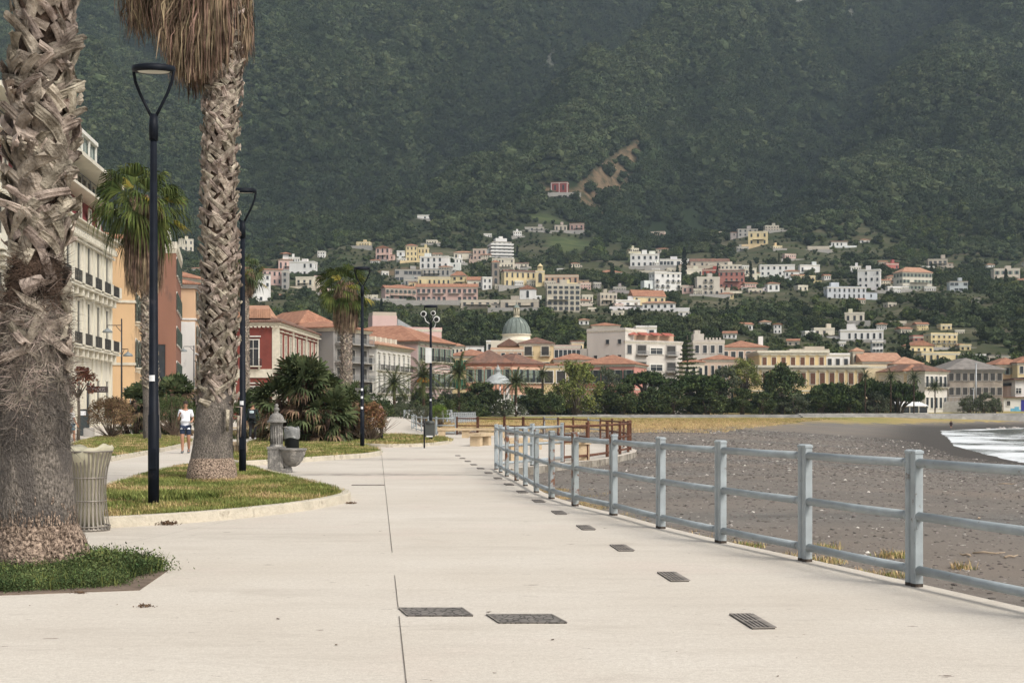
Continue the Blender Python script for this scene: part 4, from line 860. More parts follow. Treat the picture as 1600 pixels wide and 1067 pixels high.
    EXCL.append((X, Y, 0, 9, 12, 3))
    r, W, H = T_('apartment_building', 'apartment building', 'tall yellow building under the dome with two columns of balconies', 812, 865, 537, 345, 12, (.60, .47, .27), ('hip', TILE_D, 1.9, .5), 0, 0); zs, h = floors(H, 4, .55); windows(r, 'front', W, 12, 2, zs, 1.9, h, 'dark', fc=TRIM, balcony=(0, 1, 2, 3))
    T_('house', 'house', 'orange gabled attic house between the dome and the tall yellow building', 779, 812, 541, 350, 12, OR, ('gabley', TILE_D, 2., .4), 2, 4)
    T_('house', 'house', 'salmon rear house with a roof garden behind the coral palazzo', 767, 818, 546, 338, 9, SA, ('flat', None, .5, .1), 4, 4)
    # coral palazzo
    r, W, H = T_('palazzo', 'palazzo', 'coral palazzo with a dark tiled roof full of skylights behind the bandstand', 728, 800, 568, 308, 14, (.62, .34, .24), ('hip', TILE_D, 3.5, .6), 5, 2, sc=SHUTG, fc=TRIM, bands=1, bandm=wallm((.45, .2, .14)), st='hood')
    for i in range(5): x = -W * .25 + i * W * .11; box_part(r, 'skylight', METAL_G, (x - .5, x + .5, 2.0, 3.4, H + 1.0, H + 1.6))
    T_('palazzo', 'palazzo', 'right wing of the coral palazzo with tall grey green shutters', 800, 848, 568, 308, 13, (.62, .38, .27), ('hip', TILE_D, 2.6, .6), 5, 2, sc=SHUTG, fc=TRIM, bands=1, bandm=wallm((.45, .2, .14)), dYb=5, bal=(0, 1))
    r, W, H = T_('apartment_building', 'apartment building', 'yellow block with dark loggias squeezed between coral palazzo and plane tree', 848, 905, 571, 322, 11, (.60, .48, .28), ('flat', TILE, .4, .3), 3, 2, st='dark', w=2.)
    T_('palazzo', 'palazzo', 'rose red palazzo with a broken roofline right of the big plane tree', 905, 991, 570, 318, 14, (.55, .26, .21), ('hip', TILE, 2.6, .6), 5, 2, dYb=-4, sc=SHUT, fc=TRIM, bands=1, bal=(1,))
    T_('house', 'house', 'house with a patchwork tiled roof behind the big plane tree', 866, 930, 562, 335, 10, SA, ('hip', TILE, 1.8, .5), 5, 2)
    T_('house', 'house', 'pale pink house with a glazed roof terrace above the plane tree', 866, 907, 541, 370, 10, (.5, .38, .33), ('flat', None, .4, .1), 6, 3, w=1.)
    T_('house', 'house', 'small yellow house beside the glazed roof terrace house', 893, 912, 534, 378, 9, YE, ('flat', TILE_D, .4, .3), 2, 3)
    # big blank wall and balconied flats
    r, W, H = T_('apartment_building', 'apartment building', 'big cream block with an almost blank wall and a few tiny windows', 917, 977, 517, 350, 12, (.60, .56, .5), ('flat', None, .5, .05), 0, 0, dYb=-6); windows(r, 'front', W, 12, 3, [H - 7.6, H - 3.6], .9, 1.1, 'plain', fc=CONC, x0=-3, x1=4, skip=((0, 1),))
    box_part(r, 'lower_wing', wallm((.6, .56, .5)), (-W / 2 - 1.8, -W / 2 + .3, .0, 10, -3, H - 4.6))
    r, W, H = T_('apartment_building', 'apartment building', 'white block of flats with recessed balconies and red sun awnings on top', 977, 1066, 533, 344, 13, (.58, .54, .48), ('flat', None, .3, .25), 0, 0, dYb=8)
    zs, h = floors(H, 4, .5); windows(r, 'front', W, 13, 1, zs, 1.2, h, 'plain', fc=CONC, x0=-W * .43, x1=-W * .43); windows(r, 'front', W, 13, 2, zs, 2.6, h, 'dark', fc=CONC, x0=-W * .22, x1=W * .30); windows(r, 'front', W, 13, 1, zs, 3.6, h * .7, 'mull', sc=None, x0=W * .04, x1=W * .04)
    for z in zs:
        for x in (-W * .22, W * .30): q = balcony_obj(3.4, r, 1.2, m=METAL_G, slab=CONC); q.location = (x, 0, z - .3)
    b = MB(); b.box(-W / 2 + .5, W / 2 - 1, 2.5, 9, H, H + 2.4); pt = b.build('penthouse', wallm(SA), r); windows(r, 'front', W, 13, 4, [], 1, 1)
    RA = mat('faded red awning', (.34, .10, .07), .8, .15, 2)
    for i in range(4):
        b = MB(); x = -W * .42 + i * W * .21; b.add([(x, 2.4, H + 2.5), (x + W * .17, 2.4, H + 2.5), (x + W * .17, .3, H + 1.7), (x, .3, H + 1.7), (x, 2.4, H + 2.55), (x + W * .17, 2.4, H + 2.55), (x + W * .17, .3, H + 1.75), (x, .3, H + 1.75)], [(0, 3, 2, 1), (4, 5, 6, 7), (3, 7, 6, 2), (0, 4, 7, 3), (1, 2, 6, 5)]); b.build('awning', RA, r)
    T_('house', 'house', 'white stair head house on the skyline of the block of flats', 994, 1026, 511, 372, 8, WH, ('flat', None, .4, .1), 2, 5)
    T_('house', 'house', 'low house with an orange roof behind the blank wall block', 925, 968, 509, 385, 8, CR, ('hip', TILE, 1.2, .4), 4, 5)
    r, W, H = T_('house', 'house', 'weathered cream castle-like house with battlements right of the tall conifer', 1083, 1132, 534, 352, 11, (.50, .46, .40), ('flat', None, .5, .1), 4, 4, w=1., bal=(1,))
    b = MB(); b.box(-W * .45, -W * .12, 2, 7, H, H + 2.2); [b.box(-W * .1 + i * .9, -W * .1 + i * .9 + .45, 0, .4, H + .5, H + 1.1) for i in range(int(W * .6 / .9))]; b.box(-W * .4, -W * .22, 3, 6, H + 2.2, H + 3.2); b.build('battlement', wallm((.5, .46, .4)), r)
    r, W, H = T_('house', 'house', 'peach house with a big orange roof and a tall chimney near the conifer', 1128, 1199, 543, 358, 13, (.60, .44, .34), ('hip', TILE, 2.2, .5), 6, 3, w=1.2)
    box_part(r, 'chimney', wallm(WH), (W / 2 - 1.6, W / 2 - .4, 4, 5, H, H + 3.2))
    T_('house', 'house', 'row house with three small orange roof pitches below the castle-like house', 1098, 1160, 562, 338, 10, (.55, .42, .33), ('hip', TILE, 1.5, .4), 6, 2)
    T_('house', 'house', 'cream low house left of the row house with orange pitches', 1068, 1100, 566, 336, 9, CR, ('hip', TILE, 1.0, .4), 3, 2)
    # yellow palazzo
    YB = (.60, .46, .25)
    r, W, H = T_('palazzo', 'palazzo', 'large yellow palazzo, its raised centre block with brown shutters', 1187, 1291, 551, 330, 16, YB, ('flat', TRIM, .5, .7), 7, 3, sc=SHUTB, fc=TRIM, bands=2, st='hoodclosed', w=1.1)
    T_('palazzo', 'palazzo', 'lower front wing of the large yellow palazzo, brown shuttered', 1158, 1352, 574, 318, 11, YB, ('flat', TRIM, .5, .7), 13, 2, sc=SHUTB, fc=TRIM, bands=1, st='hoodclosed', w=1.2)
    box_part(empty('storage_shed', at(1240, 338, zat(549, 338) - .6)[:], 0, 'small rooftop hut with an antenna frame on the large yellow palazzo', 'rooftop hut'), 'wall', wallm(BE), (-1, 9, 0, 4, -.6, 1.2), (3, 8, 1, 3.4, 1.2, 1.9))
    T_('apartment_building', 'apartment building', 'plain white modern block behind the right end of the yellow palazzo', 1290, 1328, 554, 345, 10, WH, ('flat', None, .4, .05), 3, 3, w=1.)
    r, W, H = T_('bell_tower', 'bell tower', 'cream bell tower with twin arched openings beside the orange church roof', 1333, 1348, 549, 345, 2.6, CR, ('hip', TILE_P, 1.1, .4), 0, 0); windows(r, 'front', W, 2.6, 2, [H - 2.7], .6, 1.3, 'archdark', fc=TRIM)
    T_('church', 'church', 'long church nave with a smooth orange gable roof', 1348, 1409, 565, 340, 12, (.56, .36, .22), ('gable', TILE_P, 2.5, .5), 3, 2, w=.9)
    T_('church', 'church', 'lower side chapel with an orange hipped roof right of the church nave', 1398, 1441, 569, 336, 12, (.55, .38, .25), ('hip', TILE_P, 2., .5), 4, 2, w=.8)
    T_('house', 'house', 'cream wall house with a flat roof in front of the church nave', 1326, 1385, 572, 329, 8, (.58, .48, .32), ('flat', None, .4, .05), 0, 0)
    T_('house', 'house', 'grey plastered house in front of the side chapel', 1375, 1440, 574, 331, 8, (.42, .38, .32), ('flat', ROOF_G, .4, .15), 5, 2)
    r, W, H = T_('house', 'house', 'cream corner house with a weathered red roof and white front left of the stone warehouse', 1445, 1480, 580, 318, 15, (.60, .56, .5), ('hip', TILE_D, 2., .6), 5, 2, sc=None, dYb=5, w=1.0, bal=(1,)); windows(r, 'left', W, 15, 3, [1.5, 6], 1.1, 2, 'hood')
    r, W, H = T_('house', 'house', 'yellowish house under the same red roof line facing the pines', 1414, 1446, 580, 322, 12, (.60, .47, .30), ('hip', TILE, 1.7, .5), 2, 2, w=1.2)
    SM = mat('rough grey stone masonry', (.27, .23, .19), .95, .22, .9, c3=(.40, .34, .27), c3amt=.5, c3scale=.4, bump=.6, bscale=4)
    r, W, H = T_('warehouse', 'warehouse', 'derelict grey stone warehouse with a long dark hipped roof', 1481, 1567, 578, 326, 20, SM, ('hip', ROOF_G, 3.2, .7), 8, 3, st='dark', w=1.1, fc=CONC, bandm=CONC)
    T_('house', 'house', 'orange gabled house behind the warehouse at the right edge', 1557, 1602, 570, 352, 12, (.60, .42, .24), ('hip', TILE, 2., .5), 4, 3, sc=SHUTG)
    T_('house', 'house', 'yellow house cut by the right edge behind the white beach club', 1590, 1640, 567, 348, 12, YE, ('hip', TILE, 2., .5), 4, 3)
    # filler roofs mid-town
    T_('house', 'house', 'pale plaster house with a brown roof right of the tall conifer', 1132, 1165, 548, 366, 8, CR, ('hip', TILE_D, 1., .4), 4, 4)
    # beach club
    r, W, H = T_('beach_club', 'beach club', 'white beach building with a terrace roof and a blue door on the right', 1568, 1680, 622, 330, 12, (.62, .60, .56), ('flat', None, .35, .3), 0, 0, zb=.8, cornice=False)
    box_part(r, 'upper_storey', wallm((.62, .60, .56)), (-W / 2 + 4., W / 2, 3, 12, H + .1, H + 4.6)); box_part(r, 'canopy_roof', TILE_D, (-W / 2 - .5, W / 2, -.6, 3, H + .1, H + .35), (-W / 2 + 3.4, W / 2, 2.2, 12.5, H + 4.6, H + 4.9))
    box_part(r, 'door', mat('deep blue door paint', (.03, .03, .22), .5, .1, 3), (-W / 2 + 4.3, -W / 2 + 5.4, -.08, 0, 0, 3.6))
    windows(r, 'front', W, 12, 5, [2.2], .9, 1.1, 'dark', x0=-W / 2 + 1.2, x1=W / 2 - 2, skip=((1, 0),))
    b = MB()
    for x, w_, z0, z1 in ((-7.1, 1., .5, 1.5), (-6.1, 1.1, .3, 1.9), (-5.0, .7, .5, 1.2), (-1.5, 1.8, .9, 1.5), (-1, .8, .3, .8)): b.box(x, x + w_, -.02, 0, z0, z1)
    b.build('wall_mural', mat('sky blue mural paint', (.12, .35, .5), .7, .2, 2), r)
    for x in (-4, 1.5): o = link_mesh('window', win_proto(1.3, 1.3, 'mull', WHITE, None)[0], r, (x, 3, H + 1.2)); link_mesh('pane', win_proto(1.3, 1.3, 'mull', WHITE, None)[1], o)
    T_('pavilion', 'pavilion', 'cream pavilion with a black pitched roof above the white beach building', 1574, 1625, 603, 336, 8, (.55, .42, .35), ('gabley', plainm('black roofing felt', (.03, .03, .03)), 2.2, .6), 0, 0, zb=5.)
    r, W, H = T_('restaurant', 'restaurant', 'low beach restaurant with a band of dark windows beside the stair ramp', 1479, 1563, 632, 326, 8, (.36, .31, .26), ('flat', CONC, .25, .5), 0, 0, zb=.8, cornice=False)
    windows(r, 'front', W, 8, 6, [.8], 1.3, 1.1, 'dark', x0=-3.0, x1=4.4); windows(r, 'front', W, 8, 2, [.9], .6, .7, 'dark', x0=-5.6, x1=-4.5)
    r = empty('stair_ramp', at(1440, 322, .8)[:], 0, 'grey concrete stair ramp climbing right beside the white marquee', 'stair ramp')
    b = MB(); b.add([(-2, 0, 0), (12, 0, 0), (12, 0, 3.4), (6, 0, 3.1), (-2, 0, .5), (-2, 3, 0), (12, 3, 0), (12, 3, 3.4), (6, 3, 3.1), (-2, 3, .5)], [(0, 1, 2, 3, 4), (5, 9, 8, 7, 6), (4, 3, 8, 9), (3, 2, 7, 8), (0, 4, 9, 5), (1, 6, 7, 2)]); b.build('ramp', CONC, r)
    b = MB()
    for i in range(14): x = -1 + i * .95; z = .55 + max(0, min(1, (x + 2) / 8)) * 2.6; b.box(x, x + .07, .1, .17, z - .1, z + 1.0)
    b.tube([(-1, .13, 1.8), (6, .13, 4.15), (12, .13, 4.4)], .05, 5); b.build('railing', METAL_G, r)
    # white marquee
    r = empty('marquee', at(1418, 312, .7)[:], 0, 'white marquee roof over dark glass on the seafront wall', 'marquee')
    b = MB(); b.add([(-4.4, -2, 2.1), (4.4, -2, 2.1), (4.4, 3, 2.1), (-4.4, 3, 2.1), (-3.4, .5, 3.1), (3.0, .5, 3.1)], [(0, 3, 2, 1), (0, 1, 5, 4), (1, 2, 5), (2, 3, 4, 5), (3, 0, 4)]); b.build('canopy', plainm('white canvas', (.75, .75, .73)), r)
    b = MB(); [b.box(x - .06, x + .06, -1.9, -1.78, 0, 2.1) for x in (-4.2, -2.1, 0, 2.1, 4.2)]; b.box(-4.2, 4.2, -1.86, -1.8, .0, .5); b.build('posts', WHITE, r)
    b = MB(); [b.box(x + .1, x + 1.95, -1.7, -1.6, .1, 1.9) for x in (-4.2, -2.1, 0, 2.1)]; b.build('glazing', GLASS, r)
    # kiosks
    def kiosk(px0, px1, Y, label, h=1.9):
        W = (px1 - px0) * Y / F; r = empty('kiosk', at((px0 + px1) / 2, Y, 1.15)[:], 0, label, 'kiosk')
        b = MB(); b.box(-W / 2, W / 2, 0, 2.5, h, h + .18); [b.box(x, x + .12, 0, .12, 0, h) for x in (-W / 2, W / 2 - .12, -W / 6, W / 6)]; b.box(-W / 2, W / 2, .02, .1, 0, .35); b.build('frame', WHITE, r)
        b = MB(); b.box(-W / 2 + .12, W / 2 - .12, .2, 2.3, 0, h - .01); b.build('glazing', mat('milky kiosk glass', (.34, .36, .35), .3, .1, 1), r)
    kiosk(947, 965, 307, 'small white glazed kiosk on the seafront wall, the leftmost one'); kiosk(969, 1003, 309, 'wide white glazed kiosk behind round bushes'); kiosk(1012, 1044, 309, 'white glazed kiosk right of the round bush, near the dark pine trunk')
    # bandstand
    Y = 296; r = empty('bandstand', at(778, Y, .9)[:], 0, 'round bandstand with a pale grey bell-shaped dome and lantern among the trees', 'bandstand')
    zt = zat(600, Y) - .9; k = Y / F
    b = MB(); b.lathe([(22 * k, 0), (22 * k, .3), (20 * k, .35), (18 * k, .9), (12 * k, 1.7), (5 * k, 2.2), (4 * k, 2.3), (4 * k, 2.9), (5 * k, 3.), (2.5 * k, 3.5), (.2, 3.7), (.05, 4.3)], 24, (0, 0, zt)); b.build('dome', mat('pale grey zinc', (.36, .38, .37), .6, .15, 1.5, stretch=(1, 1, .3)), r)
    b = MB(); [b.tube([(17 * k * math.cos(a), 17 * k * math.sin(a), 0), (17 * k * math.cos(a), 17 * k * math.sin(a), zt)], .14, 8) for a in [i * math.pi / 4 + .2 for i in range(8)]]; b.lathe([(19 * k, 0), (19 * k, .6), (0, .6)], 16); b.build('columns', wallm(WH), r)
town(); hills()
# ---- seawall
mb = MB(); r = empty('seawall', (14, 304, 0), 0, 'long low grey seawall with steps between beach field and town', 'seawall')
pts = [(-24, -27), (0, -23), (46, -22), (86, -8), (176, 21)]
for i in range(4):
    a = Vector(pts[i]); c = Vector(pts[i + 1]); d = (c - a).normalized(); n = Vector((d.y, -d.x))
    e_ = d * .3; h0 = (-.34, -.22, 0, 0)[i]
    for j, (o_, h_) in enumerate(((0, 1.42), (.8, 1.1), (1.6, .8))):
        h_ = h_ + h0; q = [a - e_ + n * o_, c + e_ + n * o_, c + e_ + n * (o_ + .8), a - e_ + n * (o_ + .8)]; mb.prism([tuple(v) for v in q], -1.5, h_ - .32 + .02 * i)
mb.build('steps', mat('weathered wall concrete', (.27, .26, .24), .9, .2, .6, c3=(.38, .36, .33), c3amt=.4, c3scale=.4), r)
# ================================================================ VEGETATION
def foliage(name, c, c2, isl=.35, scale=.5, inst=0, tr=.0):
    return mat(name, c, .85, .12, scale, c2=c2, island=isl, inst=inst, spec=.12, trans=tr)
F_DARK = foliage('dark evergreen leaves', (.028, .048, .02), (.075, .098, .036), .45)
F_PINE = foliage('pine needles', (.024, .044, .016), (.055, .08, .025))
F_PLANE = foliage('light green leaves', (.10, .13, .036), (.18, .20, .06), .4)
F_OLIVE = foliage('grey green leaves', (.06, .075, .045), (.10, .115, .07))
BARK = mat('tree bark', (.11, .09, .07), .95, .25, 3, bump=.5)
def leaf_cloud(n, size, pts_fn, rs, flat=.5):
    """many leaf-sized quads around points; returns verts, faces"""
    P = pts_fn(n, rs)
    a = rs.normal(size=(n, 3)); a /= np.linalg.norm(a, axis=1)[:, None]
    b = rs.normal(size=(n, 3)); b -= a * (a * b).sum(1)[:, None]; b /= np.linalg.norm(b, axis=1)[:, None]
    s = size * (.6 + .8 * rs.rand(n))[:, None]
    V = np.stack([P - a * s, P + b * s * flat, P + a * s, P - b * s * flat], 1).reshape(-1, 3)
    Fc = np.arange(n * 4).reshape(n, 4)
    return V, Fc
def mesh_np(name, V, Fc, mats, mi=None, smooth=False):
    me = bpy.data.meshes.new(name); k = Fc.shape[1]
    me.vertices.add(len(V)); me.vertices.foreach_set('co', np.asarray(V, np.float32).ravel())
    me.loops.add(Fc.size); me.loops.foreach_set('vertex_index', Fc.astype(np.int32).ravel())
    me.polygons.add(len(Fc)); me.polygons.foreach_set('loop_start', np.arange(0, Fc.size, k, dtype=np.int32))
    me.update(calc_edges=True)
    for m in mats: me.materials.append(m)
    if mi is not None: me.polygons.foreach_set('material_index', np.asarray(mi, np.int32))
    if smooth: me.polygons.foreach_set('use_smooth', np.ones(len(Fc), bool))
    return me
def blob_pts(rx, rz, lobes, rs, low=-.75, shell=.55, lobe_r=.42, umb=False):
    """clumped points: lobes scattered over an ellipsoid, leaves over each lobe"""
    c = rs.normal(size=(lobes, 3)); c /= np.linalg.norm(c, axis=1)[:, None]
    c[:, 2] = np.where(c[:, 2] < low, -c[:, 2], c[:, 2])
    if umb: c[:, 2] = np.abs(c[:, 2]) * .8
    c *= (shell + (1 - shell) * rs.rand(lobes))[:, None] * np.array([rx, rx, rz])
    lr = lobe_r * (.6 + .8 * rs.rand(lobes))
    def fn(n, rs):
        k = rs.randint(0, lobes, n); d = rs.normal(size=(n, 3)); d /= np.linalg.norm(d, axis=1)[:, None]
        d[:, 2] *= .75; r = rs.rand(n) ** .4
        return c[k] + d * (r * lr[k])[:, None] * np.array([rx, rx, min(rx, rz * 1.1)])
    return fn, c
def tree_meshes(kind, seed):
    rs = np.random.RandomState(seed)
    P = dict(round=(1, .95, 60, 5200, .066, F_DARK), plane=(1, 1.1, 60, 5200, .05, F_PLANE), olive=(1, .8, 34, 2600, .06, F_OLIVE), pine=(1, .42, 70, 6000, .052, F_PINE), bush=(1, .8, 30, 1500, .085, F_OLIVE))[kind]
    rx, rz, lobes, n, sz, m = P
    fn, c = blob_pts(rx, rz, lobes, rs, umb=(kind == 'pine'), lobe_r=.30 if kind != 'pine' else .24, low=-.85)
    V, Fc = leaf_cloud(n, sz, fn, rs); me = mesh_np('crown', V, Fc, [m])
    b = MB()
    for i in range(0, lobes, 4):
        p = Vector(c[i]) * .85; b.tube([(0, 0, -rz * (1.2 if kind != 'pine' else 1.6)), (p.x * .4, p.y * .4, -rz * .4), tuple(p)], [.05, .035, .012], 5)
    o = b.build('limbs', BARK); lm = o.data; bpy.data.objects.remove(o)
    return me, lm
TM = {k: [tree_meshes(k, 10 + i) for i in range(2)] for k in ('round', 'plane', 'olive', 'pine')}
def tree(px, ytop, rpx, Y, kind, label, group='trees of the seafront park', hf=None, name='tree', cat='tree', zb=None, sz=1., i=None):
    X = (px - HX) * Y / F; zb = float(gz(X, Y)) if zb is None else zb; r = rpx * Y / F; zt = zat(ytop, Y)
    me, lm = TM[kind][(tree.n if i is None else i) % 2]; tree.n += 1
    hk = {'round': .95, 'plane': 1.1, 'olive': .8, 'pine': .52}[kind] * 1.18
    rz = hf if hf else (min(1.25, (zt - zb) * .52 / hk / r) if kind != 'pine' else 1.)
    root = empty(name, (X, Y, zb), 0, label, cat, group)
    zc = zt - zb - hk * r * rz
    link_mesh('crown', me, root, (0, 0, zc), tree.n * 2.1, (r, r, r * rz))
    tr = MB(); th = zc - r * rz * (.2 if kind != 'pine' else -.05); th = max(.8, th); tw = max(.12, r * .07); l_ = rnd.uniform(-.08, .08) * th
    tr.tube([(0, 0, -.3), (l_ * .3, 0, th * .35), (l_, l_ * .5, th)], [tw * 1.3, tw, tw * .6], 8); tk = tr.build('trunk', BARK, root)
    lo = link_mesh('limbs', lm, tk, (0, 0, zc), tree.n * 2.1, (r, r, r * rz))
    return root
tree.n = 0
PG = 'trees of the seafront park'
def park():
    t = tree
    t(902, 558, 40, 290, 'plane', 'big light green plane tree in front of the yellow block, brightest crown of the park', hf=1.0)
    t(655, 604, 22, 262, 'round', 'dark low tree below the pink palazzo')
    t(630, 612, 18, 235, 'olive', 'grey green shrubby tree left of the orange-fruited date palm')
    t(702, 608, 26, 268, 'olive', 'rounded grey green tree right of the fourth lamp post')
    t(748, 594, 33, 285, 'round', 'broad dark tree hiding the left side of the bandstand')
    t(770, 606, 22, 280, 'round', 'dark tree just in front of the bandstand')
    t(833, 603, 26, 288, 'round', 'dark rounded tree between the right date palm and the plane tree')
    t(862, 610, 20, 284, 'round', 'small dark tree touching the left of the plane tree')
    t(945, 605, 24, 298, 'round', 'dark tree right below the plane tree')
    t(948, 570, 20, 299, 'olive', 'feathery tree in front of the rose red palazzo', hf=1.2)
    t(973, 596, 26, 296, 'round', 'dark tree under the left umbrella pine')
    t(1009, 569, 38, 303, 'pine', 'flat-crowned umbrella pine in front of the white flats, left one of the pair', name='pine_tree', hf=1.25)
    t(1090, 570, 50, 303, 'pine', 'wide flat-crowned umbrella pine below the tall conifer, right one of the pair', name='pine_tree', hf=1.2)
    t(1020, 602, 28, 297, 'round', 'dark undergrowth tree under the gap between both umbrella pines')
    t(1052, 600, 26, 299, 'round', 'dark tree beside the long bare pine trunk')
    t(1105, 604, 30, 299, 'round', 'dark bushy tree under the right side of the wide umbrella pine')
    t(1128, 568, 26, 308, 'olive', 'mid green tree right of the wide umbrella pine', hf=1.3)
    t(1163, 556, 28, 313, 'plane', 'tall green tree at the left corner of the yellow palazzo', hf=.9)
    t(1160, 604, 22, 300, 'round', 'small dark tree below the left corner of the yellow palazzo')
    t(1222, 564, 34, 304, 'round', 'loose-crowned dark tree in front of the yellow palazzo centre', hf=1.1)
    t(1190, 610, 22, 299, 'round', 'low dark tree left of the loose-crowned tree')
    t(1245, 612, 24, 300, 'olive', 'low grey green tree right of the loose-crowned tree')
    t(1300, 580, 44, 303, 'pine', 'large dark umbrella pine at the left of the long pine clump', name='pine_tree', i=0, hf=1.7)
    t(1282, 604, 24, 300, 'round', 'dark foliage tree filling the left foot of the pine clump')
    t(1325, 600, 26, 300, 'round', 'dark foliage tree filling the middle foot of the pine clump')
    t(1357, 577, 36, 305, 'pine', 'dark umbrella pine in the middle of the long pine clump', name='pine_tree', i=1, hf=1.8)
    t(1402, 580, 36, 304, 'pine', 'dark umbrella pine at the right end of the long pine clump', name='pine_tree', hf=1.9)
    t(1370, 608, 20, 301, 'olive', 'small tree below the middle pine beside a thin palm')
    t(1537, 610, 18, 316, 'olive', 'young green tree in front of the stone warehouse, right one')
    t(1515, 616, 14, 316, 'olive', 'young green tree in front of the stone warehouse, left one')
    t(1555, 618, 14, 318, 'olive', 'shrubby tree between the stone warehouse and the white beach building')
    t(785, 629, 11, 276, 'olive', 'low dark shrub at the bandstand foot', name='shrub', cat='shrub')
    # tall conifer
    Y = 325; X = (1074 - HX) * Y / F; zb = float(gz(X, Y)); H = zat(524, Y) - zb
    r = empty('conifer', (X, Y, zb), 0, 'tall layered conifer standing before the white flats like a dark spire', 'tree', PG)
    b = MB(); b.tube([(0, 0, -.3), (0, 0, H)], [.35, .05], 8); b.build('trunk', BARK, r)
    rs = np.random.RandomState(5); Vs = []
    for k in range(13):
        z = H * (.22 + .76 * k / 13); rad = (1 - k / 13.5) * 4.4 + .3
        for a in np.arange(0, 2 * np.pi, .7) + k:
            n = 46; tt = rs.rand(n) ** .7; p = np.stack([np.cos(a) * tt * rad, np.sin(a) * tt * rad, z + tt * rad * .12 - .1 + .0 * tt], 1) + rs.normal(size=(n, 3)) * np.array([.22, .22, .08]); Vs.append(p)
    P_ = np.concatenate(Vs); V, Fc = leaf_cloud(len(P_), .22, lambda n, rs: P_, rs); link_mesh('crown', mesh_np('crown', V, Fc, [F_DARK]), r)
def undergrowth():
    rs = np.random.RandomState(8); Vs = []; Fs = []; k0 = 0
    for px in np.arange(560, 1380, 4.0):
        Y = np.interp(px, [560, 640, 700, 800, 1000, 1440], [205, 240, 262, 286, 306, 309]) + rs.rand() * 5; X = (px - HX) * Y / F; zb = float(gz(X, Y)); h = (1.6 + 1.8 * rs.rand()); r_ = 1.6 + rs.rand()
        n = 170; d = rs.normal(size=(n, 3)); d /= np.linalg.norm(d, axis=1)[:, None]; P_ = d * (rs.rand(n) ** .4)[:, None] * np.array([r_, r_ * .7, h / 2]) + np.array([X, Y, zb + h * .45]); V, Fc = leaf_cloud(n, .3, lambda n_, q: P_, rs); Vs.append(V); Fs.append(Fc + k0); k0 += len(V)
    link_mesh('park_undergrowth', mesh_np('park_undergrowth', np.concatenate(Vs), np.concatenate(Fs), [F_DARK]), None, kind='stuff')
def shrub(px, yb, rpx, Y, label, flowers=None, leaf=None, hz=.85, name='shrub', cat='shrub', zb=None, n=1500, grp=None):
    X = (px - HX) * Y / F; r = rpx * Y / F; zb = (float(gz(X, Y)) if zb is None else zb)
    rs = np.random.RandomState(int(px)); root = empty(name, (X, Y, zb), 0, label, cat, grp)
    fn, c = blob_pts(r, r * hz, 24, rs, lobe_r=.35); V, Fc = leaf_cloud(n, r * .07, fn, rs); V[:, 2] += r * hz * .95
    link_mesh('foliage', mesh_np('foliage', V, Fc, [leaf or F_OLIVE]), root)
    if flowers:
        fn2, _ = blob_pts(r, r * hz, 24, np.random.RandomState(int(px) + 1), lobe_r=.28, shell=.85)
        V, Fc = leaf_cloud(90, r * .055, fn2, rs, 1.); V[:, 2] += r * hz
        link_mesh('flowers', mesh_np('flowers', V, Fc, [flowers]), root)
    b = MB(); [b.tube([(0, 0, -.1), (c[i][0] * .5, c[i][1] * .5, r * hz * .9 + c[i][2] * .6)], [r * .04, r * .015], 5) for i in range(5)]; b.build('stems', BARK, root)
    return root
# ---------------------------------------------------------------- forest on the slopes (one mass)
def gn_scatter(name, pts, rot, scl, kind, protos):
    me = bpy.data.meshes.new(name); n = len(pts)
    me.vertices.add(n); me.vertices.foreach_set('co', np.asarray(pts, np.float32).ravel()); me.update()
    for nm, tp, fld, d in (('rot', 'FLOAT_VECTOR', 'vector', rot), ('scl', 'FLOAT_VECTOR', 'vector', scl), ('kd', 'INT', 'value', kind)):
        a = me.attributes.new(nm, tp, 'POINT'); a.data.foreach_set(fld, np.asarray(d, np.int32 if tp == 'INT' else np.float32).ravel())
    o = bpy.data.objects.new(name, me); col.objects.link(o)
    cc = bpy.data.collections.new(name + '_sources')
    for i, p in enumerate(protos): q = bpy.data.objects.new('%s_%02d' % (name, i), p); cc.objects.link(q)
    ng = bpy.data.node_groups.new(name, 'GeometryNodeTree'); ng.interface.new_socket('Geometry', in_out='INPUT', socket_type='NodeSocketGeometry'); ng.interface.new_socket('Geometry', in_out='OUTPUT', socket_type='NodeSocketGeometry')
    gi = ng.nodes.new('NodeGroupInput'); go_ = ng.nodes.new('NodeGroupOutput'); ip = ng.nodes.new('GeometryNodeInstanceOnPoints'); ci = ng.nodes.new('GeometryNodeCollectionInfo')
    ci.inputs[0].default_value = cc; ci.inputs['Separate Children'].default_value = True; ci.inputs['Reset Children'].default_value = True
    def na(nm, tp): q = ng.nodes.new('GeometryNodeInputNamedAttribute'); q.data_type = tp; q.inputs[0].default_value = nm; return [x for x in q.outputs if x.enabled and x.name == 'Attribute'][0]
    ng.links.new(gi.outputs[0], ip.inputs['Points']); ng.links.new(ci.outputs[0], ip.inputs['Instance']); ip.inputs['Pick Instance'].default_value = True
    ng.links.new(na('kd', 'INT'), ip.inputs['Instance Index']); ng.links.new(na('rot', 'FLOAT_VECTOR'), ip.inputs['Rotation']); ng.links.new(na('scl', 'FLOAT_VECTOR'), ip.inputs['Scale'])
    ng.links.new(ip.outputs[0], go_.inputs[0])
    md = o.modifiers.new('scatter', 'NODES'); md.node_group = ng
    return tag(o, kind='stuff')
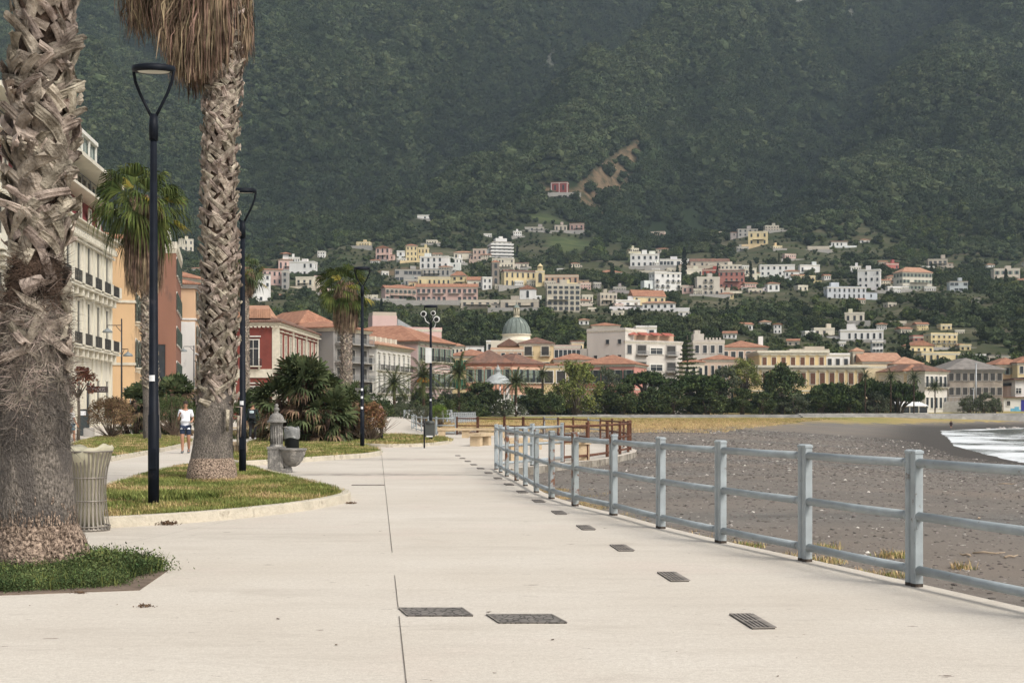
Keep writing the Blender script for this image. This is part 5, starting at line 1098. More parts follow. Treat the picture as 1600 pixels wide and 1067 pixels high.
def crown_proto(seed, n, size, rz, m, lobes=14, core=True):
    rs = np.random.RandomState(seed); fn, c = blob_pts(1, rz, lobes, rs, lobe_r=.38, low=-.3); V, Fc = leaf_cloud(n, size, fn, rs, .7); V[:, 2] += rz * .75
    if core:
        bm = bmesh.new(); bmesh.ops.create_icosphere(bm, subdivisions=2, radius=.72)
        cv = np.array([v.co[:] for v in bm.verts]); cf = np.array([[v.index for v in f.verts] + [f.verts[2].index] for f in bm.faces]); bm.free()
        cv *= (1 + .16 * rs.normal(size=(len(cv), 1))); cv[:, 2] = cv[:, 2] * rz + rz * .7
        me = bpy.data.meshes.new('crown'); me.from_pydata(V.tolist() + cv.tolist(), [], Fc.tolist() + [[a + len(V), b + len(V), c_ + len(V)] for a, b, c_, _ in cf.tolist()]); me.materials.append(m); return me
    return mesh_np('crown', V, Fc, [m])
def forest():
    rs = np.random.RandomState(11); P = []
    y = 335.
    while y < 2250:
        sp = 4.1 if y < 900 else 5.6 if y < 1500 else 6.6
        hw = .405 * y + 25; n = int(2 * hw / sp); x = -hw + (np.arange(n) + rs.rand(n)) * sp
        P.append(np.stack([x, np.full(n, y) + (rs.rand(n) - .5) * sp], 1)); y += sp * .92
    P = np.concatenate(P)
    sl = np.hypot(gz(P[:, 0] + 3, P[:, 1]) - gz(P[:, 0] - 3, P[:, 1]), gz(P[:, 0], P[:, 1] + 3) - gz(P[:, 0], P[:, 1] - 3)) / 6
    for q_ in (.55, .85, 1.15, 1.5): P = np.concatenate([P, P[:len(sl)][sl > q_] + rs.normal(size=((sl > q_).sum(), 2)) * 2.6])
    X, Y = P.T
    z = gz(X, Y)
    # drop what no nearby viewpoint can see: far side of ridges
    keep = np.ones(len(X), bool)
    ang = (z + 4 - H0) / Y
    u = X / Y
    b = np.clip(((u + .46) / .92 * 400).astype(int), 0, 399); order = np.argsort(Y); mxa = np.full(400, -1.)
    for i in order:
        if ang[i] < mxa[b[i]] - .012: keep[i] = False
        elif ang[i] - 4 / Y[i] > mxa[b[i]]: mxa[b[i]] = ang[i] - 4 / Y[i]
    lim = np.ones(len(X))
    for cx, cy, yaw, hw, D, cl in EXCL:
        dx, dy = X - cx, Y - cy; lx = dx * math.cos(yaw) + dy * math.sin(yaw); ly = -dx * math.sin(yaw) + dy * math.cos(yaw)
        keep &= ~((np.abs(lx) < hw + 2.2) & (ly > -2.8) & (ly < D + 2))
        m_ = (np.abs(lx + 0 * ly) < hw + 3) & (ly < -2.5) & (ly > -2.5 - cl * 1.3); lim = np.where(m_, np.minimum(lim, .22 + .25 * rs.rand(len(X))), lim)
    ic = np.maximum(in_clear(X, Y, ('rock', 'brown')), np.maximum(np.maximum(in_scar(X, Y), in_scar(X, Y, -5)), in_scar(X, Y, -10)) * 1.); im = in_clear(X, Y, ('meadow',))
    keep &= ~((ic > .5) & (rs.rand(len(X)) < .93)) & ~((im > .5) & (rs.rand(len(X)) < .97))
    near = np.full(len(X), 1e9)
    for cx, cy, yaw, hw, D, cl in EXCL:
        if cy > 380: near = np.minimum(near, np.hypot((X - cx) / 1.3, Y - cy - D / 2) - hw)
    keep &= ~((near < 16) & (rs.rand(len(X)) < .45)); lim = np.where(near < 16, np.minimum(lim, .45 + .5 * rs.rand(len(X))), lim)
    tv = (Y < 372) ; keep &= ~(tv & (rs.rand(len(X)) < .7))
    mt = ss(900, 1200, Y + 40 * nz2(X, Y, 1))
    v = nz2(X, Y, 2) + .6 * nz2(X, Y, 3)
    sparse = (Y < 1100) & (v > .9) & (rs.rand(len(X)) < .5); keep &= ~sparse
    X, Y, z, lim, v, mt = [a[keep] for a in (X, Y, z, lim, v, mt)]; n = len(X)
    r = (1.6 + 1.9 * rs.rand(n) ** 1.5) * (1 + .95 * mt); big = (rs.rand(n) < .06) & (lim > .9); r = np.where(big, r * 1.5, r) * lim * np.where(Y < 372, .7, 1)
    cap_ = nz2(X, Y, 1) * .5 + nz2(X, Y, 2) * .3 + rs.normal(size=n) * .35 + mt * (spur(X, Y) * 1.1 - .15)
    kd = np.where(mt > .5, np.where(cap_ > .75, 1, np.where(cap_ < -.5, 2, 0)), np.where(cap_ > .35, 1, np.where(cap_ < -.35, 3, 0))); kd = kd * 2 + rs.randint(0, 2, n)
    kd = np.where((mt < .5) & (rs.rand(n) < .012) & (lim > .9), 8, kd)
    hz = np.where(kd == 8, 1.2, .85 + .4 * rs.rand(n)) 
    ms = [foliage('forest leaves', (.026, .040, .018), (.050, .068, .028), .22, .05, .26), foliage('olive grove leaves', (.048, .066, .030), (.085, .108, .048), .3, .3, .35), foliage('dark forest leaves', (.018, .029, .015), (.034, .048, .023), .22, .05, .26), foliage('garden leaves', (.04, .06, .018), (.08, .105, .032), .35, .3, .35)]
    pr = []
    for k in range(4):
        for j in range(2): pr.append(crown_proto(30 + k * 2 + j, 420, .115, .8, ms[k]))
    rs2 = np.random.RandomState(9); nn = 500; tt = rs2.rand(nn); a = rs2.rand(nn) * 6.28; rr = .33 * np.sin(np.pi * np.clip(tt * .93 + .05, 0, 1)) ** .7 * np.sqrt(rs2.rand(nn)); Pc = np.stack([np.cos(a) * rr, np.sin(a) * rr, tt * 3.2], 1)
    V, Fc = leaf_cloud(nn, .13, lambda n, r_: Pc, rs2, .6); pr.append(mesh_np('crown', V, Fc, [ms[2]]))
    pts = np.stack([X, Y, z + .15 * r], 1); rot = np.stack([(rs.rand(n) - .5) * .3, (rs.rand(n) - .5) * .3, rs.rand(n) * 6.28], 1); rot[kd == 8, :2] = 0
    scl = np.stack([r, r, r * hz], 1)
    gn_scatter('hillside_forest', pts, rot, scl, kd, pr); print('forest', n)
# ---------------------------------------------------------------- palms
def vplus(c1, c2): return tuple(x for x in c1)
BOOT = mat('weathered leaf bases', (.185, .15, .115), .95, .3, 7, c2=(.32, .275, .22), island=.4, bump=.6, bscale=36, spec=.1, c3=(.12, .085, .06), c3amt=.3, c3scale=5)  # darker flecks put into the colour as crevice shade, paler tone as highlights
BOOT_D = mat('dark fibrous trunk', (.035, .023, .016), .98, .4, 5, c2=(.085, .056, .04), bump=.8, bscale=30)  # dark brown fibre, deepened so gaps between leaf bases read as shade
PBARK = mat('grey palm bark', (.11, .095, .08), .95, .3, 30, c2=(.22, .19, .16), bump=1., bscale=38, c3=(.115, .10, .088), c3amt=.55, c3scale=1.6, stretch=(1.6, 1.6, .7))
ROOTM = mat('reddish root mass', (.10, .062, .045), .98, .5, 34, c2=(.33, .25, .19), bump=1., bscale=28)
THATCH = mat('dead brown palm thatch', (.13, .092, .06), .9, .3, 3, c2=(.23, .172, .11), island=.6, spec=.15)
FAN = foliage('green fan palm leaves', (.036, .055, .016), (.095, .12, .034), .45, 1.5, tr=.2)
FAN_D = foliage('dark fan palm leaves', (.04, .06, .026), (.09, .112, .05), .45, 1.5, tr=.12)
FAN_Y = foliage('yellowing fan palm leaves', (.35, .27, .05), (.2, .2, .04), .4, 2, tr=.2)
DATE = foliage('date palm fronds', (.038, .055, .02), (.085, .10, .035), .4, .8, tr=.1)
def fan_leaf(b, P, dirv, L_, petiole, rs, droop=.5, seg=18, m=0, spread=2.3):
    """fan leaf: petiole from P along dirv, then radiating pleats with drooping tips"""
    d = Vector(dirv).normalized(); up = Vector((0, 0, 1)); side = d.cross(up); side = side.normalized() if side.length > .1 else Vector((1, 0, 0)); nrm = side.cross(d).normalized()
    roll = rs.normal() * .5; side, nrm = side * math.cos(roll) + nrm * math.sin(roll), nrm * math.cos(roll) - side * math.sin(roll)
    q = Vector(P) + d * petiole * .5 + Vector((0, 0, -.02)); e = Vector(P) + d * petiole + Vector((0, 0, -petiole * .12))
    w0 = .018 * max(.6, L_)
    b.add([Vector(P) - side * w0, Vector(P) + side * w0, q + side * w0, q - side * w0, e + side * w0 * .7, e - side * w0 * .7], [(0, 1, 2, 3), (3, 2, 4, 5)], m)
    for i in range(seg):
        a = (i / (seg - 1) - .5) * spread; ln = L_ * (.78 + .22 * math.cos(a)) * (.85 + .3 * rs.rand())
        dr = d * math.cos(a) + side * math.sin(a) + nrm * (.12 if i % 2 else .0)
        wd = ln * spread / seg * .42; pr = dr.cross(nrm).normalized()
        p1 = e + dr * ln * .55; p2 = e + dr * ln * .85 + Vector((0, 0, -ln * droop * .18)); p3 = e + dr * ln * .97 + Vector((0, 0, -ln * droop * .55))
        b.add([e, p1 - pr * wd, p1 + pr * wd, p2 - pr * wd * .5, p2 + pr * wd * .5, p3], [(0, 1, 2), (1, 3, 4, 2), (3, 5, 4)], m)
def boots(b, path, rad, z0, z1, n, L_, wd, rs, out=.1, tilt=.6, m=0, lift=1.):
    """criss-crossing cut leaf bases around a trunk path between z0 and z1: flat ribbed straps"""
    zs = [p[2] for p in path]; px_ = [p[0] for p in path]; py_ = [p[1] for p in path]
    U = (-.5, -.36, -.22, -.06, .1, .25, .38, .5); up = Vector((0, 0, 1))
    for i in range(n):
        t = (i + rs.rand() * .6) / n; z = z0 + (z1 - z0) * t; th = i * 2.39996 + rs.normal() * .12
        sg = 1 if i % 2 else -1; tl = sg * (tilt + rs.normal() * .24); ln = L_ * (.6 + .65 * rs.rand()); w = wd * (.7 + .55 * rs.rand()); o_ = out * (.35 + 1.15 * rs.rand()); cup = .10 * w + .16 * w * rs.rand(); skew = rs.normal() * .10
        rib = rs.normal(size=8) * .0035 * (wd / .1); secs = []
        for k, f in enumerate((-.15, .15, .45, .75, 1.0)):
            zz = z + ln * f * math.cos(tl) * lift; cx, cy, r = np.interp(zz, zs, px_), np.interp(zz, zs, py_), np.interp(zz, zs, rad); a = th + ln * f * math.sin(tl) / max(r, .1)
            rr = r * .97 + o_ * (max(f, 0) ** 1.6) + .012; ww = w * (1.25, 1.08, .95, .86, .8)[k]
            c_ = Vector((cx + rr * math.cos(a), cy + rr * math.sin(a), zz)); tang = Vector((-math.sin(a), math.cos(a), 0)); rad_ = Vector((math.cos(a), math.sin(a), 0)); ac = tang * math.cos(tl) - up * math.sin(tl); al = up * math.cos(tl) + tang * math.sin(tl)
            row = [c_ + ac * ww * u + rad_ * (cup * (1 - 4 * u * u) + rib[q] + .002 * rs.normal()) + al * (skew * u * (f > .9) + rs.normal() * .008 * (f > .9)) for q, u in enumerate(U)]
            row += [c_ + ac * ww * u * .9 + rad_ * (cup * (1 - 4 * u * u) - .014) for u in (.5, 0, -.5)]
            secs.append(row)
        N_ = 11; vs_ = [p for s_ in secs for p in s_]; fs_ = []
        for k in range(4):
            for j in range(N_): fs_.append((k * N_ + j, k * N_ + (j + 1) % N_, (k + 1) * N_ + (j + 1) % N_, (k + 1) * N_ + j))
        fs_.append(tuple(4 * N_ + q for q in range(N_))); b.add(vs_, fs_, m)
def trunk_tube(b, path, rad, n=20, m=0, noise_=.03, rs=None, seg=None):
    zs = np.linspace(path[0][2], path[-1][2], seg or max(8, int((path[-1][2] - path[0][2]) * 5)))
    X = np.interp(zs, [p[0 + 2] for p in path], [p[0] for p in path]); Yp = np.interp(zs, [p[2] for p in path], [p[1] for p in path]); r = np.interp(zs, [p[2] for p in path], rad)
    vs_ = []
    for i, z in enumerate(zs):
        for k in range(n):
            a = 2 * math.pi * k / n; q = r[i] * (1 + noise_ * (math.sin(3 * a + z * 4) + (rs.rand() - .5) * 1.2)); vs_.append((X[i] + q * math.cos(a), Yp[i] + q * math.sin(a), z))
    fs_ = [(i * n + k, i * n + (k + 1) % n, (i + 1) * n + (k + 1) % n, (i + 1) * n + k) for i in range(len(zs) - 1) for k in range(n)]
    b.add(vs_, fs_, m, True)
def thatch(b, c, rs, n, r0, zt, bot, m=0, L_=1.3, wd=.02, rfun=None, groups=60):
    """hanging dead fronds: clumps of narrow strips"""
    for g in range(groups):
        a = g * 2.39996; R_ = rfun(a) if rfun else r0; f = .45 + .55 * rs.rand(); rr = R_ * f; zb_ = bot(a, rr) + rs.rand() * .22; zt_ = zt + rs.rand() * .5
        for i in range(n):
            aa = a + rs.normal() * .16 / max(.4, rr) ; r1 = rr * (.9 + .2 * rs.rand()); x, y = r1 * math.cos(aa), r1 * math.sin(aa)
            l_ = L_ * (.6 + .8 * rs.rand()); z0_ = min(zt_, zb_ + l_ + rs.rand() ** 1.7 * (zt_ - zb_)); lean = rs.normal() * .07; z1_ = max(zb_ + rs.rand() * .35, z0_ - l_); inn = .72 if z0_ > zb_ + 1 else .9
            w = wd * (.6 + .8 * rs.rand()); t = Vector((-math.sin(aa + rs.normal()), math.cos(aa + rs.normal()), 0)) * w
            p0 = Vector((c[0] + x * inn, c[1] + y * inn, z0_)); p1 = Vector((c[0] + x * 1.02, c[1] + y * 1.02, (z0_ * .55 + z1_ * .45))); p2 = Vector((c[0] + x * (.98 + lean), c[1] + y * (.98 + lean), z1_)) + t * rs.normal() * 3
            b.add([p0 - t, p0 + t, p1 + t, p1 - t, p2 + t * .3, p2 - t * .3], [(0, 1, 2, 3), (3, 2, 4, 5)], m)
def fan_crown(c, R_, n, rs, L_=.9, pet=.9, lowest=-.5, seg=18, droop=.5):
    b = MB()
    for i in range(n):
        a = i * 2.39996 + rs.normal() * .15; e = lowest + (1.25 - lowest) * (i / n) + rs.normal() * .08; e = min(e, 1.45)
        d = (math.cos(a) * math.cos(e), math.sin(a) * math.cos(e), math.sin(e)); fan_leaf(b, (c[0] + d[0] * .15, c[1] + d[1] * .15, c[2] + .1 * i / n), d, L_ * R_, pet * R_ * (.8 + .4 * rs.rand()), rs, droop, seg)
    return b
def date_palm(px, ycen, rpx, Y, label, zb=None, trunk=True, fruit=False, n=46, group='date palms of the park', m=None, trw=.24, name='palm_tree', cat='palm'):
    X = (px - HX) * Y / F; zb = float(gz(X, Y)) if zb is None else zb; R_ = rpx * Y / F * 1.6; zc = zat(ycen, Y) - zb
    rs = np.random.RandomState(int(px * 7 + Y)); root = empty(name, (X, Y, zb), 0, label, cat, group)
    b = MB()
    for i in range(n):
        a = i * 2.39996; e = -.55 + 1.9 * (i / n); L_ = R_ * (.85 + .25 * rs.rand()); p = Vector((0, 0, zc)); pts = [p.copy()]; d = Vector((math.cos(a) * math.cos(e), math.sin(a) * math.cos(e), math.sin(e)))
        for k in range(7): p = p + d * L_ / 7; d = (d + Vector((0, 0, -.17))).normalized(); pts.append(p.copy())
        for k in range(7):
            q0, q1 = pts[k], pts[k + 1]; t = (q1 - q0).normalized(); s_ = t.cross(Vector((0, 0, 1))); s_ = s_.normalized() if s_.length > .05 else Vector((1, 0, 0)); ll = L_ * .2 * (1 - .5 * (k / 7)) 
            b.add([q0 - s_ * .02, q0 + s_ * .02, q1 + s_ * .02, q1 - s_ * .02], [(0, 1, 2, 3)])
            for j in range(4):
                q = q0 + (q1 - q0) * j / 4
                for sg in (-1, 1):
                    tip = q + s_ * sg * ll * .75 + t * ll * .55 + Vector((0, 0, -ll * .3 + rs.normal() * .04)); wv = t * L_ * .014; b.add([q - wv, q + wv, tip], [(0, 1, 2)])
    b.build('crown', m or DATE, root)
    b = MB(); b.tube([(0, 0, -.3), (0, 0, zc * .5), (0, 0, zc + .1)], [trw * 1.1, trw, trw * 1.15], 10); boots(b, [(0, 0, 0), (0, 0, zc)], [trw, trw], zc * .2, zc - .1, int(zc * 9), .3, .12, rs, .08 if trw > .2 else .02); b.build('trunk', BOOT_D if zc > 2 else BOOT_D, root)
    if fruit:
        b = MB()
        for k in range(5): a = -2.6 + k * .5; b.tube([(0, 0, zc), (math.cos(a) * .8, math.sin(a) * .8, zc - .1), (math.cos(a) * 1.2, math.sin(a) * 1.2, zc - .8)], [.03, .12, .26], 6)
        b.build('fruit_clusters', mat('orange dates', (.62, .28, .05), .7, .3, 6), root)
    return root
def big_palms():
    rs = np.random.RandomState(21)
    # --- nearest palm, left edge
    Y = 12.9; s = F / Y; cx = lambda px: (px - HX) / s; X0 = cx(62)
    r = empty('palm_tree', (X0, Y, 0), 0, 'nearest thick palm at the left edge, shaggy leaf bases over a bare grey foot', 'palm')
    z = lambda py: H0 + (HY - py) / s
    prof = [(884, 66, 73), (862, 63, 72), (838, 61, 66), (818, 58, 60), (760, 57, 58), (700, 54, 55), (640, 52, 54), (600, 54, 52), (540, 56, 50), (470, 56, 45), (400, 60, 35), (330, 61, 34), (250, 64, 37), (170, 66, 39), (90, 66, 38), (50, 68, 38), (0, 70, 40), (-60, 72, 42), (-240, 76, 42)]
    path = [(cx(c) - X0, 0, z(y)) for y, c, q in prof]; path[0] = (path[0][0], 0, -.05); rad = [q / s for y, c, q in prof]
    def sub(i0, i1): return path[i0:i1], rad[i0:i1]
    b = MB(); p_, q_ = sub(0, 4); trunk_tube(b, p_, q_, 40, noise_=.03, rs=rs, seg=16)
    for i in range(1500):
        a = rs.rand() * 6.28; zz = -.02 + (z(818) + .04 + .10 * abs(rs.normal())) * rs.rand() ** .6; rr = np.interp(zz, [p[2] for p in path], rad) * 1.0; l_ = .03 + .06 * rs.rand(); q = Vector((np.interp(zz, [p[2] for p in path], [p[0] for p in path]) + rr * math.cos(a), rr * math.sin(a), zz)); d = Vector((math.cos(a) * .25, math.sin(a) * .25, 1 if rs.rand() < .4 else -1)) * l_; t = Vector((-math.sin(a), math.cos(a), 0)) * .006
        b.add([q - t, q + t, q + d + t * .5, q + d - t * .5], [(0, 1, 2, 3)])
    0; b.build('root_flare', ROOTM, r)
    b = MB(); p_, q_ = sub(3, 10); trunk_tube(b, p_, [v * .985 for v in q_], 40, noise_=.008, rs=rs); b.build('trunk', PBARK, r)
    b = MB(); p_, q_ = sub(9, 19); trunk_tube(b, p_, [v * .94 for v in q_], 28, noise_=.03, rs=rs); 
    bf = MB(); bg_ = MB()
    for i in range(9500):     # loose fibre
        zz = np.interp(rs.rand() ** .8, [0, .35, 1], [z(700), z(600), z(400)]); a = rs.rand() * 6.28; rr = np.interp(zz, [p[2] for p in path], rad) * (.97 + .06 * rs.rand()); c_ = np.interp(zz, [p[2] for p in path], [p[0] for p in path]); l_ = .06 + .20 * rs.rand(); w_ = .0045
        q = Vector((c_ + rr * math.cos(a), rr * math.sin(a), zz)); d = Vector((-math.sin(a) * rs.normal() + math.cos(a) * .12, math.cos(a) * rs.normal() + math.sin(a) * .12, rs.normal() - .3)).normalized() * l_; t = d.cross(Vector((math.cos(a), math.sin(a), 0))).normalized() * w_
        (b if zz > z(480 + 14 * rs.normal()) else bg_ if zz > z(620 + 26 * math.sin(3 * a) + 18 * rs.normal()) else bf).add([q - t, q + t, q + d], [(0, 1, 2)])
    b.build('fibrous_trunk', BOOT_D, r); bf.build('bark_fibres', PBARK, r); bg_.build('trunk_fibres', mat('grey brown palm fibre', (.10, .08, .062), .98, .35, 6, c2=(.22, .185, .15), island=.5), r)
    b = MB(); boots(b, path, rad, z(408), z(80), 185, .32, .13, rs, .11, .76); boots(b, path, rad, z(545), z(425), 20, .22, .12, rs, .05, .9); boots(b, path, rad, z(560), z(470), 14, .24, .10, rs, .06, 2.4); boots(b, path, rad, z(70), z(-230), 160, .28, .10, rs, .05, .7); b.build('leaf_bases', BOOT, r)
    b = fan_crown((path[-1][0], 0, path[-1][2] + .5), 1.5, 40, rs, lowest=.0); b.build('crown', FAN, r)
    # --- leaning palm with thatch
    Y = 27.5; s = F / Y; X0 = (331 - HX) / s; z = lambda py: H0 + (HY - py) / s
    r = empty('palm_tree', (X0, Y, .08), 0, 'tall leaning palm on the lawn with a hanging beard of dead brown fronds', 'palm')
    prof = [(752, 330, 40), (735, 330, 38), (715, 331, 33), (690, 333, 30), (650, 335, 29), (600, 338, 26), (520, 342, 25), (440, 345, 24), (380, 344, 24), (300, 343, 23), (240, 343, 22), (180, 346, 21), (120, 351, 20), (0, 357, 21), (-130, 362, 20), (-250, 366, 20)]
    path = [((c - HX) / s - X0, 0, z(y) - .08) for y, c, q in prof]; path[0] = (path[0][0], 0, -.12); rad = [q / s for y, c, q in prof]
    b = MB(); trunk_tube(b, path[:3], rad[:3], 36, noise_=.03, rs=rs, seg=10); b.build('root_flare', ROOTM, r)
    b = MB(); trunk_tube(b, path[2:6], rad[2:6], 32, noise_=.01, rs=rs); b.build('trunk', PBARK, r)
    b = MB(); trunk_tube(b, path[5:], [v * .93 for v in rad[5:]], 22, noise_=.03, rs=rs); b.build('fibrous_trunk', BOOT_D, r)
    b = MB(); boots(b, path, rad, z(640), z(-240), 1150, .25, .11, rs, .085, .72)
    for i in range(6):      # hanging old bases low on the trunk
        a = rs.rand() * 6.28; zz = z(680) + rs.rand() * 1.1; rr = .42; l_ = .3 + .35 * rs.rand(); q = Vector((path[4][0] + rr * math.cos(a), rr * math.sin(a), zz)); b.tube([q, q + Vector((.12 * math.cos(a), .12 * math.sin(a), .0)), q + Vector((.1 * math.cos(a), .1 * math.sin(a), -l_))], [.03, .05, .03], 5, ell=.5)
    b.build('leaf_bases', BOOT, r)
    c = path[-4]; b = MB(); top = z(-70)
    rf = lambda a: .62 + 1.2 * max(0, math.cos(a - math.pi)) ** 1.2 + .15 * math.sin(3 * a)
    def skb(a, rr):
        x = rr * math.cos(a) - .2; return -.34 + float(np.interp(x, [-2.3, -1.9, -1.4, -1.15, -.8, -.5, -.2, .1, .4, .7], [z(40), z(62), z(45), z(100), z(140), z(138), z(122), z(105), z(88), z(60)]))
    thatch(b, (c[0] - .2, c[1]), rs, 60, .7, top, skb, 0, 1.2, .012, rf, 165); b.build('dead_frond_skirt', THATCH, r)
    b = fan_crown((c[0], 0, z(-330)), 1.6, 46, rs, lowest=.25); b.build('crown', FAN, r)
    # --- fan palm behind the first lamp
    def fan_palm(px, pyc, Y, pyb, label, Rm, n, tw, skirt, seg=16, mtl=FAN, dx=0, zb=0., dpx=0, leaf=.8):
        s = F / Y; X0 = (px + dpx - HX) / s; zc = H0 + (HY - pyc) / s; rs = np.random.RandomState(int(px)); r = empty('palm_tree', (X0, Y, zb), 0, label, 'palm')
        pth = [(0, 0, -.1), (-dpx / s * .5, 0, zc * .5), (-dpx / s, 0, zc)]; rd = [tw * 1.5, tw, tw * .9]
        b = MB(); trunk_tube(b, [(p[0], p[1], p[2]) for p in pth], rd, 16, noise_=.03, rs=rs); b.build('trunk', PBARK if tw > .2 else BOOT_D, r)
        b = MB(); boots(b, pth, rd, zc * .22, zc * .98, int(zc * 60), .3, .1, rs, .09, .7); b.build('leaf_bases', BOOT, r)
        b = MB(); c = (-dpx / s, 0); thatch(b, c, rs, 40, Rm * .38, zc - .1, lambda a, rr: zc - skirt, 0, skirt * .6, .018, None, 46); b.build('dead_frond_skirt', THATCH, r)
        b = fan_crown((c[0] - .25, c[1], zc), Rm, n, rs, leaf * .5, .5, -1.0, seg, 1.5); b.build('crown', mtl, r)
        b = fan_crown((c[0] + .3, c[1] - .2, zc - .4), Rm, 5, rs, .4, .45, -.5, seg, .6); b.build('yellow_leaves', FAN_Y, r)
        return r
    fan_palm(226, 318, 67, 690, 'shaggy green fan palm behind the first lamp post, before the orange and brown walls', 2.45, 40, .3, 4.8, 22, dpx=12, leaf=1.0)
    fan_palm(541, 448, 95, 690, 'fan palm on a tall trunk beside the third lamp post, before the grey balconied block', 2.2, 40, .36, 3.6, 16, mtl=FAN)
    fan_palm(383, 424, 112, 690, 'distant fan palm crown peeping out behind the second lamp post', 2.1, 36, .28, 2.4, 12, mtl=FAN_D)
    # --- low fan palm clumps
    def clump(px, pyt, rpx, Y, label, n, dens=1., dead=.2, hz=None, zb=.08):
        s = F / Y; X0 = (px - HX) / s; R_ = rpx / s; H = H0 + (HY - pyt) / s - zb; rs = np.random.RandomState(int(px) + 3)
        r = empty('fan_palm_clump', (X0, Y, zb), 0, label, 'palm clump'); b = MB(); bd = MB(); bt = MB(); st = max(5, int(R_ * 3))
        tops = []
        for k in range(st):
            a = k * 2.4; q = R_ * .55 * math.sqrt((k + .3) / st); hh = H * (.82 - .45 * (q / (R_ * .55)) ** 2) * (.8 + .25 * rs.rand()); x, y = q * math.cos(a), q * math.sin(a); tops.append((x * 1.15, y * 1.15, hh)); bt.tube([(x * .6, y * .6, -.05), (x, y, hh * .5), (x * 1.15, y * 1.15, hh)], [.14, .13, .12], 7)
        for i in range(n):
            c = tops[i % st]; a = rs.rand() * 6.28; e = -.5 + 1.9 * rs.rand(); d = (math.cos(a) * math.cos(e), math.sin(a) * math.cos(e), math.sin(e)); sz = H * .16
            fan_leaf(bd if rs.rand() < dead and e < .2 else b, c, d, sz * (.8 + .5 * rs.rand()), sz * .9, rs, .35, 13, spread=3.)
        for k in range(int(n * .9)):
            c = tops[k % st]; a = rs.rand() * 6.28; zz = c[2] * (.1 + .8 * rs.rand()); rr = .3 + .3 * rs.rand(); p = (c[0] + math.cos(a) * .1, c[1] + math.sin(a) * .1, zz); fan_leaf(bd if rs.rand() < .6 else b, p, (math.cos(a), math.sin(a), -.5 + .5 * rs.rand()), H * .14, H * .09, rs, 1.2, 8, spread=2.)
        bt.build('stems', BOOT_D, r); b.build('green_leaves', FAN_D, r); bd.build('dead_leaves', mat('dry palm leaves', (.15, .105, .06), .9, .3, 2, island=.5), r)
    clump(478, 545, 80, 61, 'largest low fan palm clump, spreading behind the water fountain', 200)
    clump(545, 590, 46, 63, 'smaller fan palm clump left of the third lamp post', 90)
    clump(398, 600, 42, 74, 'dark fan palm clump behind the walker and second lamp post', 70)
    clump(215, 588, 42, 82, 'spiky low fan palm clump left of the first lamp post', 90, hz=1)
    clump(272, 580, 46, 84, 'low fan palm clump between the first lamp post and the leaning palm', 100)
    # --- date palms of the park
    date_palm(717, 583, 24, 262, 'round date palm below the narrow yellow house, right of the fourth lamp post')
    date_palm(662, 590, 27, 235, 'date palm with orange fruit clusters left of the fourth lamp post', fruit=True)
    date_palm(616, 600, 22, 225, 'dark date palm in front of the white palazzo')
    date_palm(806, 597, 20, 276, 'date palm with rusty lower fronds right of the bandstand', fruit=False)
    date_palm(848, 585, 11, 296, 'thin small palm before the yellow loggia block')
    for px, yc, q, lb in ((1352, 588, 10, 'thin palm rising in front of the pine clump, left of three'), (1392, 590, 11, 'thin palm rising in front of the pine clump, middle of three'), (1428, 590, 11, 'thin palm at the right edge of the pine clump'), (1461, 603, 10, 'small palm in front of the white corner house')):
        date_palm(px, yc, q, 298, lb, n=44, trw=.12, group='thin palms near the marquee', m=FAN_D)
TWIG = foliage('reddish brown twigs', (.14, .085, .045), (.22, .16, .085), .5, 2)
